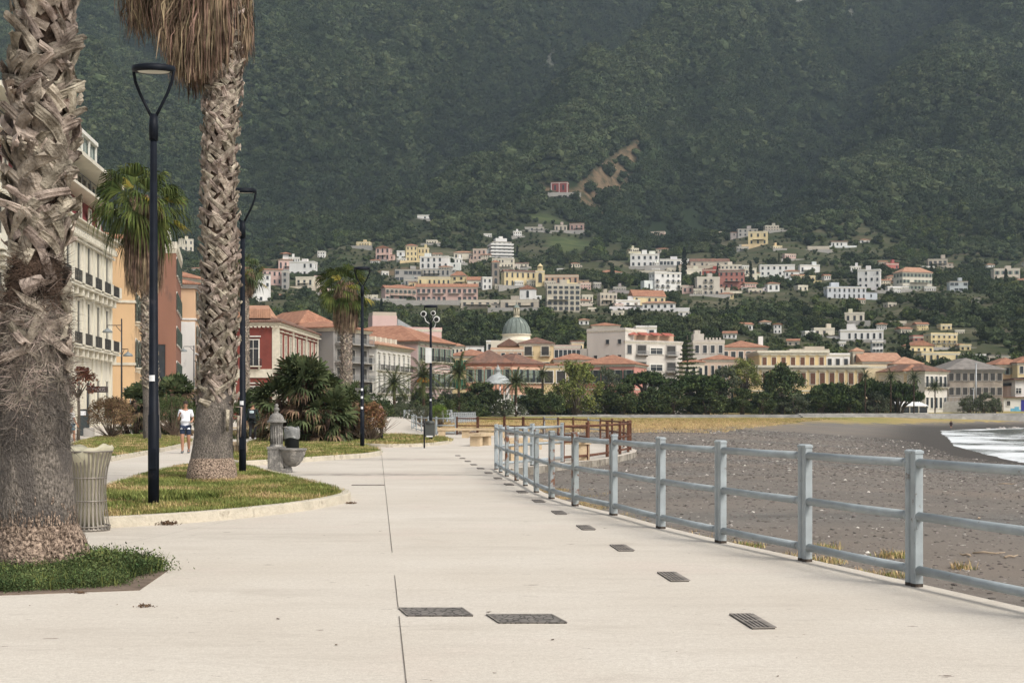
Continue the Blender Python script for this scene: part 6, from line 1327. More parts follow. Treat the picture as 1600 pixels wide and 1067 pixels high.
def bushes():
    def twiggy(px, pyb, rpx, hpx, Y, label, leafm, n=5200, zb=.08, base=.2):
        s = F / Y; X0 = (px - HX) / s; R_ = rpx / s; H = hpx / s; rs = np.random.RandomState(int(px)); r = empty('bush', (X0, Y, zb), 0, label, 'bush'); b = MB()
        for k in range(70):
            a = k * 2.4; e = .35 + 1.1 * rs.rand(); L_ = H * (.75 + .3 * rs.rand()); p = Vector((0, 0, 0)); d = Vector((math.cos(a) * math.cos(e), math.sin(a) * math.cos(e), math.sin(e))); pts = [p]
            for j in range(4): p = p + d * L_ / 4; d = (d + Vector((0, 0, .08)) + Vector(rs.normal(size=3)) * .12).normalized(); pts.append(p)
            b.tube(pts, [.022, .016, .011, .007, .003], 4, cap=False)
        b.build('branches', mat('bare brown twigs', (.15, .11, .08), .9, .3, 3), r)
        def fn(n, rs):
            d = rs.normal(size=(n, 3)); d /= np.linalg.norm(d, axis=1)[:, None]; d[:, 2] = np.where(d[:, 2] < -.5, -d[:, 2], d[:, 2]); q = (.55 + .45 * rs.rand(n) ** .6) * (1 + .12 * np.sin(d[:, 0] * 9) * np.sin(d[:, 1] * 8 + d[:, 2] * 7)); return d * q[:, None] * np.array([R_, R_, H * .46]) + np.array([0, 0, H * .55])
        V, Fc = leaf_cloud(n, .07, fn, rs, .22); link_mesh('foliage', mesh_np('foliage', V, Fc, [leafm]), r)
    twiggy(173, 683, 38, 64, 72, 'round twiggy reddish brown bush on the lawn behind the litter basket', TWIG)
    twiggy(580, 690, 24, 62, 62, 'rusty tinted bush right of the third lamp post', foliage('rusty leaves', (.13, .10, .045), (.22, .12, .06), .5, 2), 4000)
    twiggy(545, 692, 22, 52, 64, 'dull green shrub at the foot of the smaller fan palm clump', F_OLIVE, 4000)
    twiggy(440, 690, 38, 60, 68, 'dark shadowed shrub under the largest fan palm clump', F_DARK, 3500)
    twiggy(270, 688, 42, 62, 80, 'dark hedge-like shrub behind the jogger', F_DARK, 4500)
    twiggy(215, 686, 28, 50, 86, 'dark shrub under the spiky low fan palm clump', F_DARK, 3500)
    twiggy(330, 684, 34, 60, 92, 'dark shrub glimpsed right of the leaning palm', F_DARK, 3500)
    twiggy(660, 668, 14, 34, 124, 'olive and yellow shrub at the bend of the grey railing', F_OLIVE, 2500)
    twiggy(687, 666, 15, 36, 122, 'fresh green shrub just right of the fourth lamp post', foliage('fresh green leaves', (.08, .13, .02), (.13, .2, .04), .4, 2), 2500)
    # reddish street tree at far left
    s = F / 70; r = empty('tree', ((122 - HX) / s, 70, 0), 0, 'small copper-leaved street tree beside the nearest palm trunk', 'tree'); rs = np.random.RandomState(4)
    b = MB(); b.tube([(0, 0, -.1), (.05, 0, 1.4), (0, 0, 2.6)], [.1, .08, .06], 8); [b.tube([(0, 0, 2.2), (.5 * math.cos(a), .5 * math.sin(a), 3.)], [.05, .02], 5) for a in (0, 1.3, 2.6, 3.9, 5.2)]; b.build('trunk', BARK, r)
    fn, c = blob_pts(.95, 1.0, 16, rs, lobe_r=.4); V, Fc = leaf_cloud(1500, .075, fn, rs); V[:, 2] += 2.8; link_mesh('crown', mesh_np('crown', V, Fc, [foliage('copper leaves', (.11, .045, .03), (.19, .09, .05), .5, 2)]), r)
    WF = plainm('white oleander flowers', (.75, .73, .7)); OG = 'oleander bushes along the seafront'
    for px, q, Y, lb in ((648, 14, 190, 'white flowering oleander left of the grey far railing'), (788, 19, 272, 'largest white flowering oleander, below the bandstand'), (812, 12, 280, 'white flowering oleander right of the largest one'), (760, 12, 278, 'white flowering oleander with few blossoms left of the largest one'), (889, 14, 292, 'white flowering oleander under the plane tree'), (921, 15, 294, 'white flowering oleander left of the small kiosk'), (938, 10, 297, 'small oleander with blossoms touching the small kiosk'), (1061, 11, 299, 'grey green oleander in front of the right kiosk end')):
        shrub(px, 0, q, Y, lb, WF, F_OLIVE, .75, 'oleander', 'oleander', grp=OG)
    for px, q, Y, lb in ((992, 10, 298, 'clipped round bush on the seafront, lower left of the pair'), (1018, 13, 299, 'clipped round bush on the seafront, taller right one of the pair')):
        shrub(px, 0, q, Y, lb, None, foliage('clipped leaves', (.05, .075, .025), (.09, .12, .04), .3, 2), .85)
    for i, (px, q, Y, m_) in enumerate(((600, 18, 170, F_DARK), (626, 14, 205, F_OLIVE), (560, 26, 150, F_DARK), (590, 22, 215, F_DARK), (670, 16, 240, F_DARK), (690, 18, 246, F_DARK), (715, 18, 262, F_DARK), (742, 16, 268, F_DARK), (838, 16, 286, F_DARK), (866, 14, 288, F_DARK), (1090, 14, 301, F_DARK), (1125, 13, 301, F_DARK), (1205, 13, 302, F_OLIVE), (1262, 12, 302, F_DARK), (1340, 13, 303, F_DARK), (1385, 12, 303, F_DARK), (1505, 9, 318, F_OLIVE))):
        lbs = ['dark shrub behind the rusty tinted bush', 'olive shrub before the white palazzo corner', 'dark shrub mass below the grey balconied block', 'dark shrub under the dark date palm', 'dark shrub behind the fourth lamp post', 'dark shrub right of the fourth lamp post above the railing', 'dark shrub at the foot of the round date palm', 'dark shrub between round date palm and bandstand', 'dark shrub left below the plane tree', 'dark shrub at the plane tree foot', 'dark shrub at the foot of the wide umbrella pine', 'dark shrub right of the wide umbrella pine foot', 'olive shrub under the loose-crowned dark tree', 'dark shrub at the left foot of the pine clump', 'dark shrub in the middle foot of the pine clump', 'dark shrub at the right foot of the pine clump left of the marquee', 'olive shrub on the beach restaurant terrace'][i]
        shrub(px, 0, q, Y, lbs, None, m_, 1., grp='shrubs at the foot of the park trees')
def grasses():
    rs = np.random.RandomState(2)
    def tuft(n, h, w, m, sp=.06, seed=0):
        r_ = np.random.RandomState(seed); V = []; Fc = []
        for i in range(n):
            a = r_.rand() * 6.28; p = np.array([r_.normal() * sp, r_.normal() * sp, 0]); l = h * (.5 + .8 * r_.rand()); ln = l * (.2 + .6 * r_.rand()); d = np.array([math.cos(a), math.sin(a), 0]); t = np.array([-d[1], d[0], 0]) * w
            q = p + d * ln * .4 + np.array([0, 0, l * .6]); e = p + d * ln + np.array([0, 0, l]); k = len(V); V += [p - t, p + t, q + t * .7, q - t * .7, e, e]; Fc += [(k, k + 1, k + 2, k + 3), (k + 3, k + 2, k + 4, k + 5)]
        me = bpy.data.meshes.new('tuft'); me.from_pydata([tuple(v) for v in V], [], Fc); me.materials.append(m); return me
    GA = foliage('lawn grass', (.17, .165, .05), (.32, .28, .10), .4, .9, .25); GB = foliage('lush grass', (.09, .125, .03), (.19, .22, .07), .4, 1.2, .3); GD = foliage('dry straw grass', (.42, .33, .15), (.5, .40, .2), .4, 1.2, .3)
    pr = [tuft(18, .042, .004, GA, .05, 1), tuft(18, .055, .004, GB, .05, 2), tuft(14, .08, .004, GD, .05, 3)]
    def inside(poly, x, y):
        r = np.zeros(len(x), bool); n = len(poly)
        for i in range(n):
            (x1, y1), (x2, y2) = poly[i], poly[(i + 1) % n]; c = ((y1 > y) != (y2 > y)) & (x < (x2 - x1) * (y - y1) / (y2 - y1 + 1e-12) + x1); r ^= c
        return r
    for li, poly in enumerate(LAWNS):
        pp = np.array(poly); x0, y0 = pp.min(0); x1, y1 = pp.max(0); ar = (x1 - x0) * (y1 - y0); n = int(min(26000, ar * (190 if li == 0 else 60 if li in (1, 3) else 30)))
        x = x0 + (x1 - x0) * rs.rand(n); y = y0 + (y1 - y0) * rs.rand(n); k = inside(poly, x, y); x = x[k]; y = y[k]; n = len(x); s = (.8 + .5 * rs.rand(n)) * (1 if li == 0 else 1.5 if li in (1, 3) else 2.2)
        v = nz2(x * 9, y * 9, 3) + rs.normal(size=n) * .5; kd = np.where(v > 1.1, 2, np.where(v < -.2, 1, 0)); s = np.where(kd == 1, s * 1.15, s)
        if li == 0: m_ = np.hypot(x + 5.6, y - 21.5) < .9; s = np.where(m_, s * 1.7, s); kd = np.where(m_, 1, kd)
        gn_scatter('lawn_grass', np.stack([x, y, np.full(n, .105)], 1), np.stack([0 * x, 0 * x, rs.rand(n) * 6.28], 1), np.stack([s, s, s], 1), kd, pr)
    # planter weeds
    GP = foliage('weed leaves', (.04, .068, .026), (.088, .12, .045), .5, 2.5, .3)
    def weed(seed, n=90, h=.10):
        r_ = np.random.RandomState(seed); P_ = r_.normal(size=(n, 3)) * np.array([.07, .07, 0]) + np.array([0, 0, 1]) * (r_.rand(n) * h)[:, None]; V, Fc = leaf_cloud(n, .0095, lambda n, r: P_, r_, .6); return mesh_np('weed', V, Fc, [GP])
    pr2 = [weed(1), weed(2), weed(3, 60, .16), tuft(14, .13, .004, GB, .05, 5)]
    n = 5200; pp = np.array(planter); x0, y0 = pp.min(0); x1, y1 = pp.max(0); x = x0 + (x1 - x0) * rs.rand(n); y = y0 + (y1 - y0) * rs.rand(n)
    poly2 = [tuple(G(a_, b_)[:2]) for a_, b_ in [(-150, 934), (0, 925), (120, 921), (190, 914), (205, 903), (252, 892), (240, 884), (200, 876), (110, 870), (-120, 880)]]
    k = inside(poly2, x, y); x = x[k]; y = y[k]; n = len(x); s = .5 + .55 * rs.rand(n); s *= 1 + .7 * np.exp(-((x + 3.75) ** 2 + (y - 12.6) ** 2) / .12)
    gn_scatter('planter_weeds', np.stack([x, y, np.full(n, .0)], 1), np.stack([0 * x, 0 * x, rs.rand(n) * 6.28], 1), np.stack([s, s, s], 1), rs.choice([0, 1, 2, 3], n, p=[.4, .35, .15, .1]), pr2)
    # beach tufts and stones
    X = []; Y = []; S = []; K = []
    def edge(y): return np.interp(y, EY, EX)
    n = 2600; y = 12 + 19 * rs.rand(n); x = edge(y) + .05 + np.abs(rs.normal(size=n)) * .35 * np.where(y < 16, .5, 1) + .9 * rs.rand(n) * ss(14, 19, y); v = nz2(x * 14, y * 9, 3); k = v > .0; X.append(x[k]); Y.append(y[k]); S.append(.45 + .55 * rs.rand(k.sum())); K.append(np.where(rs.rand(k.sum()) < .7, 2, 0))
    n = 2600; y = 15.5 + 5 * rs.rand(n); x = edge(y) + .8 + 2.6 * rs.rand(n); v = nz2(x * 18, y * 18, 3); k = v > 1.; X.append(x[k]); Y.append(y[k]); S.append(.8 + .9 * rs.rand(k.sum())); K.append(np.where(rs.rand(k.sum()) < .6, 2, 1))
    n = 260; y = 10.0 + 3 * rs.rand(n); x = edge(y) + .1 + .25 * rs.rand(n); v = nz2(x * 14, y * 19, 3); k = v > .6; X.append(x[k]); Y.append(y[k]); S.append(.8 + .4 * rs.rand(k.sum())); K.append(np.full(k.sum(), 1))
    n = 20000; y = 112 + 150 * rs.rand(n) ** .8; x = -20 + 90 * rs.rand(n); k = (x > edge(y) + .5) & (np.interp(y, SHY, SHX) - x > 22); X.append(x[k]); Y.append(y[k]); S.append(1.8 + 2 * rs.rand(k.sum())); K.append(np.where(rs.rand(k.sum()) < ss(165, 215, y[k] + 9 * nz2(x[k], y[k], 2)) * .85, 0, 2))
    x, y, s, k = [np.concatenate(a) for a in (X, Y, S, K)]; 
    gn_scatter('beach_grass', np.stack([x, y, gz(x, y) - .01], 1), np.stack([0 * x, 0 * x, rs.rand(len(x)) * 6.28], 1), np.stack([s, s, s], 1), k, pr)
    ST_ = mat('pale beach pebbles', (.40, .37, .33), .85, .3, 4, inst=.45)
    DK = mat('dark beach stones', (.13, .115, .10), .9, .3, 4, inst=.5)
    def stone(seed, m):
        bm = bmesh.new(); bmesh.ops.create_icosphere(bm, subdivisions=1, radius=1); r_ = np.random.RandomState(seed)
        for v in bm.verts: v.co = Vector((v.co.x * 1.3, v.co.y, v.co.z * .5)) * (1 + .25 * r_.normal())
        me = bpy.data.meshes.new('stone'); bm.to_mesh(me); bm.free(); me.materials.append(m); return me
    pr3 = [stone(1, ST_), stone(2, ST_), stone(3, DK), stone(4, DK)]
    n = 42000; y = 8 + 60 * rs.rand(n) ** 1.3; x = edge(y) + .1 + (36 - edge(y)) * rs.rand(n); k = x < y * .42 + 2; x = x[k]; y = y[k]; n = len(x)
    s = (.008 + .02 * rs.rand(n) ** 3) * (1 + y / 40)
    kd = rs.choice([0, 1, 2, 3], n, p=[.045, .045, .455, .455])
    n2 = 16000; y2 = 60 + 80 * rs.rand(n2); x2 = edge(y2) + .5 + (46 - edge(y2)) * rs.rand(n2); k = (x2 < y2 * .42 + 2) & (x2 < np.interp(y2, SHY, SHX) - 4); x2 = x2[k]; y2 = y2[k]; n2 = len(x2)
    x = np.concatenate([x, x2]); y = np.concatenate([y, y2]); s = np.concatenate([s, (.02 + .05 * rs.rand(n2) ** 3) * (.6 + y2 / 100)]); kd = np.concatenate([kd, rs.choice([0, 1, 2, 3], n2, p=[.04, .04, .46, .46])])
    # bigger white rocks at the water edge
    yy = 262 + 14 * rs.rand(70); yy += 6; xx = np.interp(yy, SHY, SHX) + 1 + 16 * rs.rand(70); x = np.concatenate([x, xx]); y = np.concatenate([y, yy]); s = np.concatenate([s, .25 + .35 * rs.rand(70)]); kd = np.concatenate([kd, rs.randint(0, 2, 70)]); n = len(x)
    zz = np.maximum(gz(x, y), -1.95)
    LF = mat('brown fallen leaves', (.13, .085, .05), .9, .4, 9, inst=.4); me = bpy.data.meshes.new('leaf'); me.from_pydata([(-1, 0, .1), (-.2, -.5, .02), (1, 0, .15), (-.1, .5, .02)], [], [(0, 1, 2, 3)]); me.materials.append(LF)
    n9 = 260; y9 = 6 + 40 * rs.rand(n9); x9 = edge(y9) - .3 - np.abs(rs.normal(size=n9)) * (3 + y9 * .25); s9 = .008 + .022 * rs.rand(n9) ** 2
    gn_scatter('fallen_leaves', np.stack([x9, y9, np.full(n9, .003)], 1), np.stack([0 * x9, 0 * x9, rs.rand(n9) * 6.28], 1), np.stack([s9, s9, s9], 1), np.zeros(n9), [me])
    gn_scatter('beach_pebbles', np.stack([x, y, zz], 1), np.stack([0 * x, 0 * x, rs.rand(n) * 6.28], 1), np.stack([s, s, s], 1), kd, pr3)
park(); undergrowth(); forest(); big_palms(); bushes(); grasses()
# ================================================================ STREET FURNITURE
FB = mat('blue grey railing paint', (.33, .365, .375), .5, .12, 5, c3=(.17, .15, .125), c3amt=.26, c3scale=9, spec=.4, bump=.1, bscale=40)
FBR = mat('blue grey paint with rust', (.30, .33, .33), .6, .1, 3, c3=(.17, .07, .035), c3amt=.5, c3scale=5, bump=.2, bscale=40)
RUST = mat('rusty brown railing paint', (.115, .048, .028), .75, .2, 3, c3=(.22, .12, .08), c3amt=.35, c3scale=4, bump=.2, bscale=40)
ORD = 'first second third fourth fifth sixth seventh eighth ninth tenth eleventh twelfth thirteenth fourteenth fifteenth sixteenth seventeenth eighteenth nineteenth twentieth'.split()
PM = {}
def post_mesh(m, kind):
    if (m.name, kind) in PM: return PM[(m.name, kind)]
    b = MB(); H = 1.14
    if kind == 'flat':                   # square section with rounded edges
        pr = [(-.04, -.036), (-.027, -.043), (.027, -.043), (.04, -.036), (.04, .036), (.027, .043), (-.027, .043), (-.04, .036)]
    else: pr = [(.044 * math.cos(a), .044 * math.sin(a)) for a in [2 * math.pi * i / 14 for i in range(14)]]
    b.prism(pr, .03, H, bottom=True); b.prism([(x * 1.01, y * 1.01) for x, y in pr], -.25, .03, 1)
    e = 1.16; n = len(pr)
    for z0, z1, k0, k1 in ((H + .001, H + .022, e, e), (H + .022, H + .034, e, .7)):
        vs_ = [(x * k0, y * k0, z0) for x, y in pr] + [(x * k1, y * k1, z1) for x, y in pr]; b.add(vs_, [tuple(range(n - 1, -1, -1))] + [(i, (i + 1) % n, (i + 1) % n + n, i + n) for i in range(n)] + [tuple(range(n, 2 * n))])
    o = b.build('post', [m, plainm('rusted post foot', (.07, .055, .045), .9, .4, 20)]); PM[(m.name, kind)] = o.data; bpy.data.objects.remove(o); return PM[(m.name, kind)]
def rail_panel(a, c, label, m, group, single=False, zf=None, lm=None):
    a = Vector(a); c = Vector(c); d = (c - a).normalized(); off = .051; A_ = a + d * off; C_ = c - d * off; L_ = (C_ - A_).length; z = float(pz(a.y)) if zf is None else zf
    r = empty('fence_panel', (A_.x, A_.y, z), math.atan2(d.y, d.x), label, 'railing panel', group)
    link_mesh('post', post_mesh(m, 'round'), r, (0, 0, 0)); link_mesh('post', post_mesh(lm or m, 'flat'), r, (L_, 0, 0))
    for h_ in (.145, .605, 1.06):
        b = MB(); b.tube([(.03, 0, h_), (L_ * .5, 0, h_ - .004), (L_ - .035, 0, h_)], .039, 14); b.tube([(.0, 0, h_), (.056, 0, h_)], .046, 12); b.build('rail', FB if m is FBR else m, r)
G1 = 'blue grey railing panels along the beach'
for i in range(len(FX) - 1):
    rusty = i in (8, 9, 10, 12, 13)
    lb = 'blue grey tubular railing panel beside the beach, %s from the right picture edge' % ORD[max(0, i - 2)] if i >= 2 else ['blue grey railing panel nearest the camera, outside the right edge', 'blue grey railing panel leaving the frame at the right edge'][i]
    if i >= 9: lb = 'rust flecked blue grey railing panel, %s from the far end of the beach railing' % ORD[len(FX) - 2 - i]
    rail_panel(FX[i], FX[i + 1], lb, FBR if rusty else FB, G1)
chain = [FX[-1]] + TX
G2 = 'railing panels round the viewing terrace'
for i in range(len(chain) - 1):
    m = FB if i < 2 else RUST if i < 18 else FB
    if i in (10, 13): m = FBR
    nm = 'blue grey' if m is FB else 'rusty brown' if m is RUST else 'patchy blue and rust'
    if i < 10: lb = '%s railing panel on the viewing terrace near side, %s from the left' % (nm, ORD[i])
    else: lb = '%s railing panel on the viewing terrace far side, %s from the left' % (nm, ORD[len(chain) - 2 - i])
    rail_panel(chain[i], chain[i + 1], lb, m, G2)
# far grey railings along the promenade edge
pts = [(-4.96, 87.5), (-6.6, 98), (-8.2, 110), (-9.0, 125)]
for i in range(3):
    a = Vector(pts[i]); c = Vector(pts[i + 1]); n = max(2, int((c - a).length / 5.5))
    for k in range(n):
        rail_panel(a + (c - a) * k / n, a + (c - a) * (k + 1) / n, 'blue grey railing panel running away behind the dog waste bin, %s along' % ORD[i * 2 + k], FB, 'railing panels running away behind the dog waste bin')
GM = mat('pale grey metal railing', (.36, .39, .42), .5, .08, 3)
def grid_fence(p, q, h, label, n, z):
    p = Vector(p); q = Vector(q); d = q - p; L_ = d.length; r = empty('railing', (p.x, p.y, z), math.atan2(d.y, d.x), label, 'railing', 'pale far railings')
    for k in range(n + 1): b = MB(); x = L_ * k / n; b.box(x - .12, x + .12, -.1, .1, -.3, h + .05); b.build('post', GM, r)
    for hh in (h * .3, h * .65, h): b = MB(); b.box(0, L_, -.05, .05, hh - .07, hh); b.build('rail', GM, r)
grid_fence(at(632, 200)[:2], at(662, 196)[:2], 1.2, 'pale railing between the oleander and the shrub at the bend', 4, .5)
grid_fence(at(692, 190)[:2], at(705, 192)[:2], 1.5, 'short pale railing right of the fourth lamp post', 2, .2)
grid_fence(at(703, 196)[:2], at(742, 214)[:2], 1.15, 'long pale railing with many posts leading to the seawall, upper one', 12, .2)
grid_fence(at(706, 176)[:2], at(744, 190)[:2], .8, 'pale railing with many posts leading to the seawall, lower one', 11, .0)
# ---- lamp posts
LP = mat('near black lamp paint', (.008, .010, .015), .5, .2, 5, c3=(.025, .025, .03), c3amt=.3, c3scale=3, spec=.12)
LED = mat('opal lamp glass', (.62, .60, .52), .4, .05, 3)
STK = plainm('white paper sticker', (.75, .75, .75))
GL = 'black teardrop lamp posts of the promenade'
def lamp(px, pyb, label, H=6.5, th=.0, stk=(), rot=0., zb=None, Y=None):
    p = G(px, pyb, .1) if Y is None else at(px, Y); r = empty('lamp_post', (p.x, p.y, .1 if zb is None else zb), rot, label, 'lamp post', GL)
    b = MB(); b.tube([(0, 0, -.2), (0, 0, 1.35), (0, 0, 1.36), (0, 0, H - 1.05)], [.082, .082, .072, .05], 16); b.box(-.06, .06, -.091, -.07, .55, .85); b.build('pole', LP, r)
    b = MB(); b.tube([(0, 0, H - 1.07), (0, 0, H - .86), (0, 0, H - .68)], [.065, .07, .055], 14); hd = b.build('neck', LP, r)
    b = MB(); R_ = .30
    for sg in (-1, 1): b.tube([(sg * .03, 0, H - .72), (sg * .10, 0, H - .58), (sg * .20, 0, H - .38), (sg * .27, 0, H - .2), (sg * .295, 0, H - .06), (sg * .29, 0, H)], .024, 8)
    b.build('arms', LP, r)
    b = MB(); b.lathe([(0, -.03), (.24, -.03), (.25, -.05), (R_, -.055), (R_ + .02, -.02), (R_ + .01, .035), (.2, .06), (0, .065)], 28); hd = b.build('lamp_head', LP, r); hd.location = (0, 0, H); hd.rotation_euler = (R(8), 0, 0)
    b = MB(); b.lathe([(.0, -.06), (.22, -.055), (.238, -.04), (.238, -.031)], 28); b.build('lens', LED, hd)
    for z in stk: b = MB(); b.lathe([(.0835, z), (.0835, z + .09)], 8, a0=-2.2, a1=-1.1); b.build('sticker', STK, r)
    return r
lamp(240, 790, 'nearest black teardrop lamp post, standing on the lawn left of the leaning palm', stk=(1.85,))
lamp(379, 740, 'second black teardrop lamp post, just right of the leaning palm trunk', 6.38, stk=(1.55,))
lamp(566, 700, 'third black teardrop lamp post, in front of the smaller fan palm clump', 6.9, stk=(1.5, 1.9, 2.2))
r = lamp(673, 690, 'fourth lamp post, carrying cameras and a white box, right of the fan palms', 6.3, stk=(1.9,))
CW = plainm('white camera housing', (.62, .62, .6)); DKG = plainm('black lens glass', (.02, .02, .02), .2)
b = MB(); b.box(-.22, .05, -.42, -.1, 3.65, 4.35); b.build('equipment_box', CW, r)
for x, y, z, w_ in ((-.32, -.1, 5.95, .14), (.12, .05, 6.0, .12), (.28, -.1, 5.7, .15)):
    b = MB(); b.tube([(0, 0, z - .5), (x * .7, y, z - .35), (x, y, z - .05)], .025, 6); b.tube([(x, y + .12, z), (x, y - .16, z - .03)], w_, 12); q = b.build('camera', CW, r); b = MB(); b.tube([(x, y - .161, z - .03), (x, y - .18, z - .03)], w_ * .7, 12); b.build('lens', DKG, q)
def street_lamp(pxp, pyt, Y, arms, label):
    X = (pxp - HX) * Y / F; H = zat(pyt, Y); r = empty('street_lamp', (X, Y, 0), 0, label, 'street lamp', 'bell shaded street lamps')
    b = MB(); b.tube([(0, 0, -.1), (0, 0, H)], [.09, .055], 8); b.build('pole', IRON, r)
    for dx, py in arms:
        z = zat(py, Y); x = dx * Y / F; b = MB(); b.tube([(0, 0, z + .55), (x, 0, z + .55), (x, 0, z + .3)], .035, 6); b.tube([(0, 0, z), (x * .4, 0, z + .5)], .025, 6); b.build('arm', IRON, r)
        b = MB(); b.lathe([(.06, .34), (.1, .28), (.32, .14), (.42, .0), (.36, -.04), (0, -.04)], 16, (x, 0, z)); b.build('lamp_shade', plainm('grey enamel', (.2, .22, .22), .4), r)
street_lamp(190, 498, 108, ((-22, 519), (10, 556)), 'two-armed street lamp with bell shades before the cream palazzo')
street_lamp(303, 540, 150, ((-16, 549),), 'one-armed street lamp with a bell shade before the peach corner house')
# ---- litter basket
p = at(139, 17.0); r = empty('litter_basket', (p.x, p.y, 0), .2, 'flared slatted steel litter basket with a white bag beside the nearest palm', 'litter basket')
ST = mat('dull stainless steel', (.24, .215, .185), .5, .15, 5, metal=.5, c3=(.2, .16, .12), c3amt=.25, c3scale=9); prof = [(.285, .02), (.262, .12), (.235, .3), (.222, .5), (.228, .68), (.25, .82), (.285, .95), (.31, 1.03)]
b = MB(); n = 30
for k in range(n):
    a = 2 * math.pi * k / n; t = Vector((-math.sin(a), math.cos(a), 0)) * .0115; d = Vector((math.cos(a), math.sin(a), 0)); vs_ = []
    for q, z in prof: vs_ += [d * q - t + Vector((0, 0, z)), d * q + t + Vector((0, 0, z)), d * (q + .004) + t + Vector((0, 0, z)), d * (q + .004) - t + Vector((0, 0, z))]
    b.add(vs_, [(4 * i + j, 4 * i + (j + 1) % 4, 4 * i + 4 + (j + 1) % 4, 4 * i + 4 + j) for i in range(len(prof) - 1) for j in range(4)])
b.build('slats', ST, r)
b = MB()
for q, z in ((.278, .05), (.228, .38), (.229, .68)): b.lathe([(q, z), (q + .008, z), (q + .008, z + .018), (q, z + .018), (q, z)], 30)
b.lathe([(.302, 1.02), (.32, 1.02), (.32, 1.04), (.302, 1.04), (.302, 1.02)], 30); b.build('hoops', ST, r)
b = MB(); b.lathe([(0, .0), (.28, .0), (.28, .03), (0, .03)], 24); b.build('base', ST, r)
rs = np.random.RandomState(3); b = MB(); pr2 = [(.10, .06), (.19, .08), (.195, .3), (.2, .55), (.215, .75), (.23, .82), (.27, .96), (.30, 1.06), (.28, 1.10), (.22, 1.06), (.1, 1.0)]
vs_ = []
for i, (q, z) in enumerate(pr2):
    for k in range(36): a = 2 * math.pi * k / 36; w_ = 1 + .045 * math.sin(7 * a + i) * rs.rand() + (.0 if i < 6 else .07 * math.sin(3 * a + 1)); vs_.append((q * w_ * math.cos(a), q * w_ * math.sin(a), z + (.035 * math.sin(2 * a + 2.5) + .015 * math.sin(7 * a) - .01 if i > 5 else 0)))
b.add(vs_, [(i * 36 + k, i * 36 + (k + 1) % 36, (i + 1) * 36 + (k + 1) % 36, (i + 1) * 36 + k) for i in range(len(pr2) - 1) for k in range(36)], 0, True); r.scale = (.93, .93, .97)
o = b.build('plastic_bag', mat('milky plastic bag', (.58, .54, .40), .4, .1, 3, c3=(.30, .26, .2), c3amt=.2, c3scale=5, trans=.3), r)
b = MB(); b.lathe([(0, .07), (.17, .08), (.18, .22), (.1, .3), (0, .31)], 18); b.build('rubbish', mat('mixed rubbish', (.12, .09, .07), .8, .5, 9, c3=(.4, .12, .08), c3amt=.4, c3scale=7), r)
# ---- cast iron fountain
p = G(432, 738); r = empty('water_fountain', (p.x, p.y, 0), 0, 'old grey cast iron water fountain with a domed cap and side basin', 'fountain')
CI = mat('weathered cast iron', (.19, .18, .165), .75, .25, 6, c3=(.34, .32, .29), c3amt=.45, c3scale=7, bump=.4, bscale=25)
q = .29; b = MB(); b.box(-.30, .36, -.22, .22, -.05, .05); b.box(-.27, .30, -.19, .19, .05, .10); b.build('plinth', CI, r)
b = MB(); b.box(-.19, .19, -.16, .16, .10, .58); b.box(-.21, .21, -.18, .18, .58, .64); [b.box(x - .018, x + .018, -.175, -.16, .14, .54) for x in (-.13, 0, .13)]
b.lathe([(.175, 0), (.165, .03), (.15, .08), (.15, .52), (.165, .56), (.165, .6)], 8, (0, 0, .64)); [b.tube([(.15 * math.cos(a), .15 * math.sin(a), .7), (.15 * math.cos(a), .15 * math.sin(a), 1.15)], .012, 5) for a in [i * math.pi / 8 for i in range(16)]]; b.build('column', CI, r)
b = MB(); b.lathe([(.235, 0), (.24, .03), (.19, .06), (.185, .1), (.15, .17), (.09, .22), (.05, .235), (.04, .27), (.07, .3), (.072, .33), (.05, .36), (.03, .375), (.055, .41), (.035, .45), (0, .465)], 20, (0, 0, 1.235)); b.build('cap', CI, r)
b = MB(); b.tube([(.12, 0, 1.1), (.25, -.05, 1.12), (.3, -.06, 1.07)], .018, 8); b.build('spout', CI, r)
b = MB(); b.lathe([(.07, .0), (.16, .05), (.25, .16), (.31, .32), (.33, .40), (.35, .41), (.35, .45), (.31, .45), (.27, .36), (.12, .2), (0, .16)], 24, (.40, 0, .145)); b.box(.19, .32, -.1, .1, .14, .36); b.lathe([(.12, 0), (.1, .1), (.07, .15)], 12, (.28, 0, .02)); b.build('basin', CI, r)
# dark bin behind it
p = at(456, 45.5); r = empty('litter_bin', (p.x, p.y, .1), 0, 'black litter bin with a loose clear bag behind the water fountain', 'litter bin')
b = MB(); b.lathe([(.20, 0), (.235, .03), (.25, .55), (.26, .56), (.26, .6), (.23, .6), (.22, .1), (0, .08)], 20); b.build('body', plainm('black plastic', (.02, .022, .025), .5), r)
b = MB(); vs_ = []
for i, (q, z) in enumerate([(.262, .5), (.27, .66), (.262, .8), (.24, .88), (.2, .84)]):
    for k in range(24): a = 2 * math.pi * k / 24; vs_.append((q * (1 + .05 * math.sin(5 * a + i)) * math.cos(a), q * math.sin(a), z + .03 * math.sin(3 * a)))
b.add(vs_, [(i * 24 + k, i * 24 + (k + 1) % 24, (i + 1) * 24 + (k + 1) % 24, (i + 1) * 24 + k) for i in range(4) for k in range(24)], 0, True); b.build('plastic_bag', mat('clear plastic bag', (.28, .28, .27), .3, .3, 6, c3=(.6, .6, .6), c3amt=.35, c3scale=5, trans=.3), r)
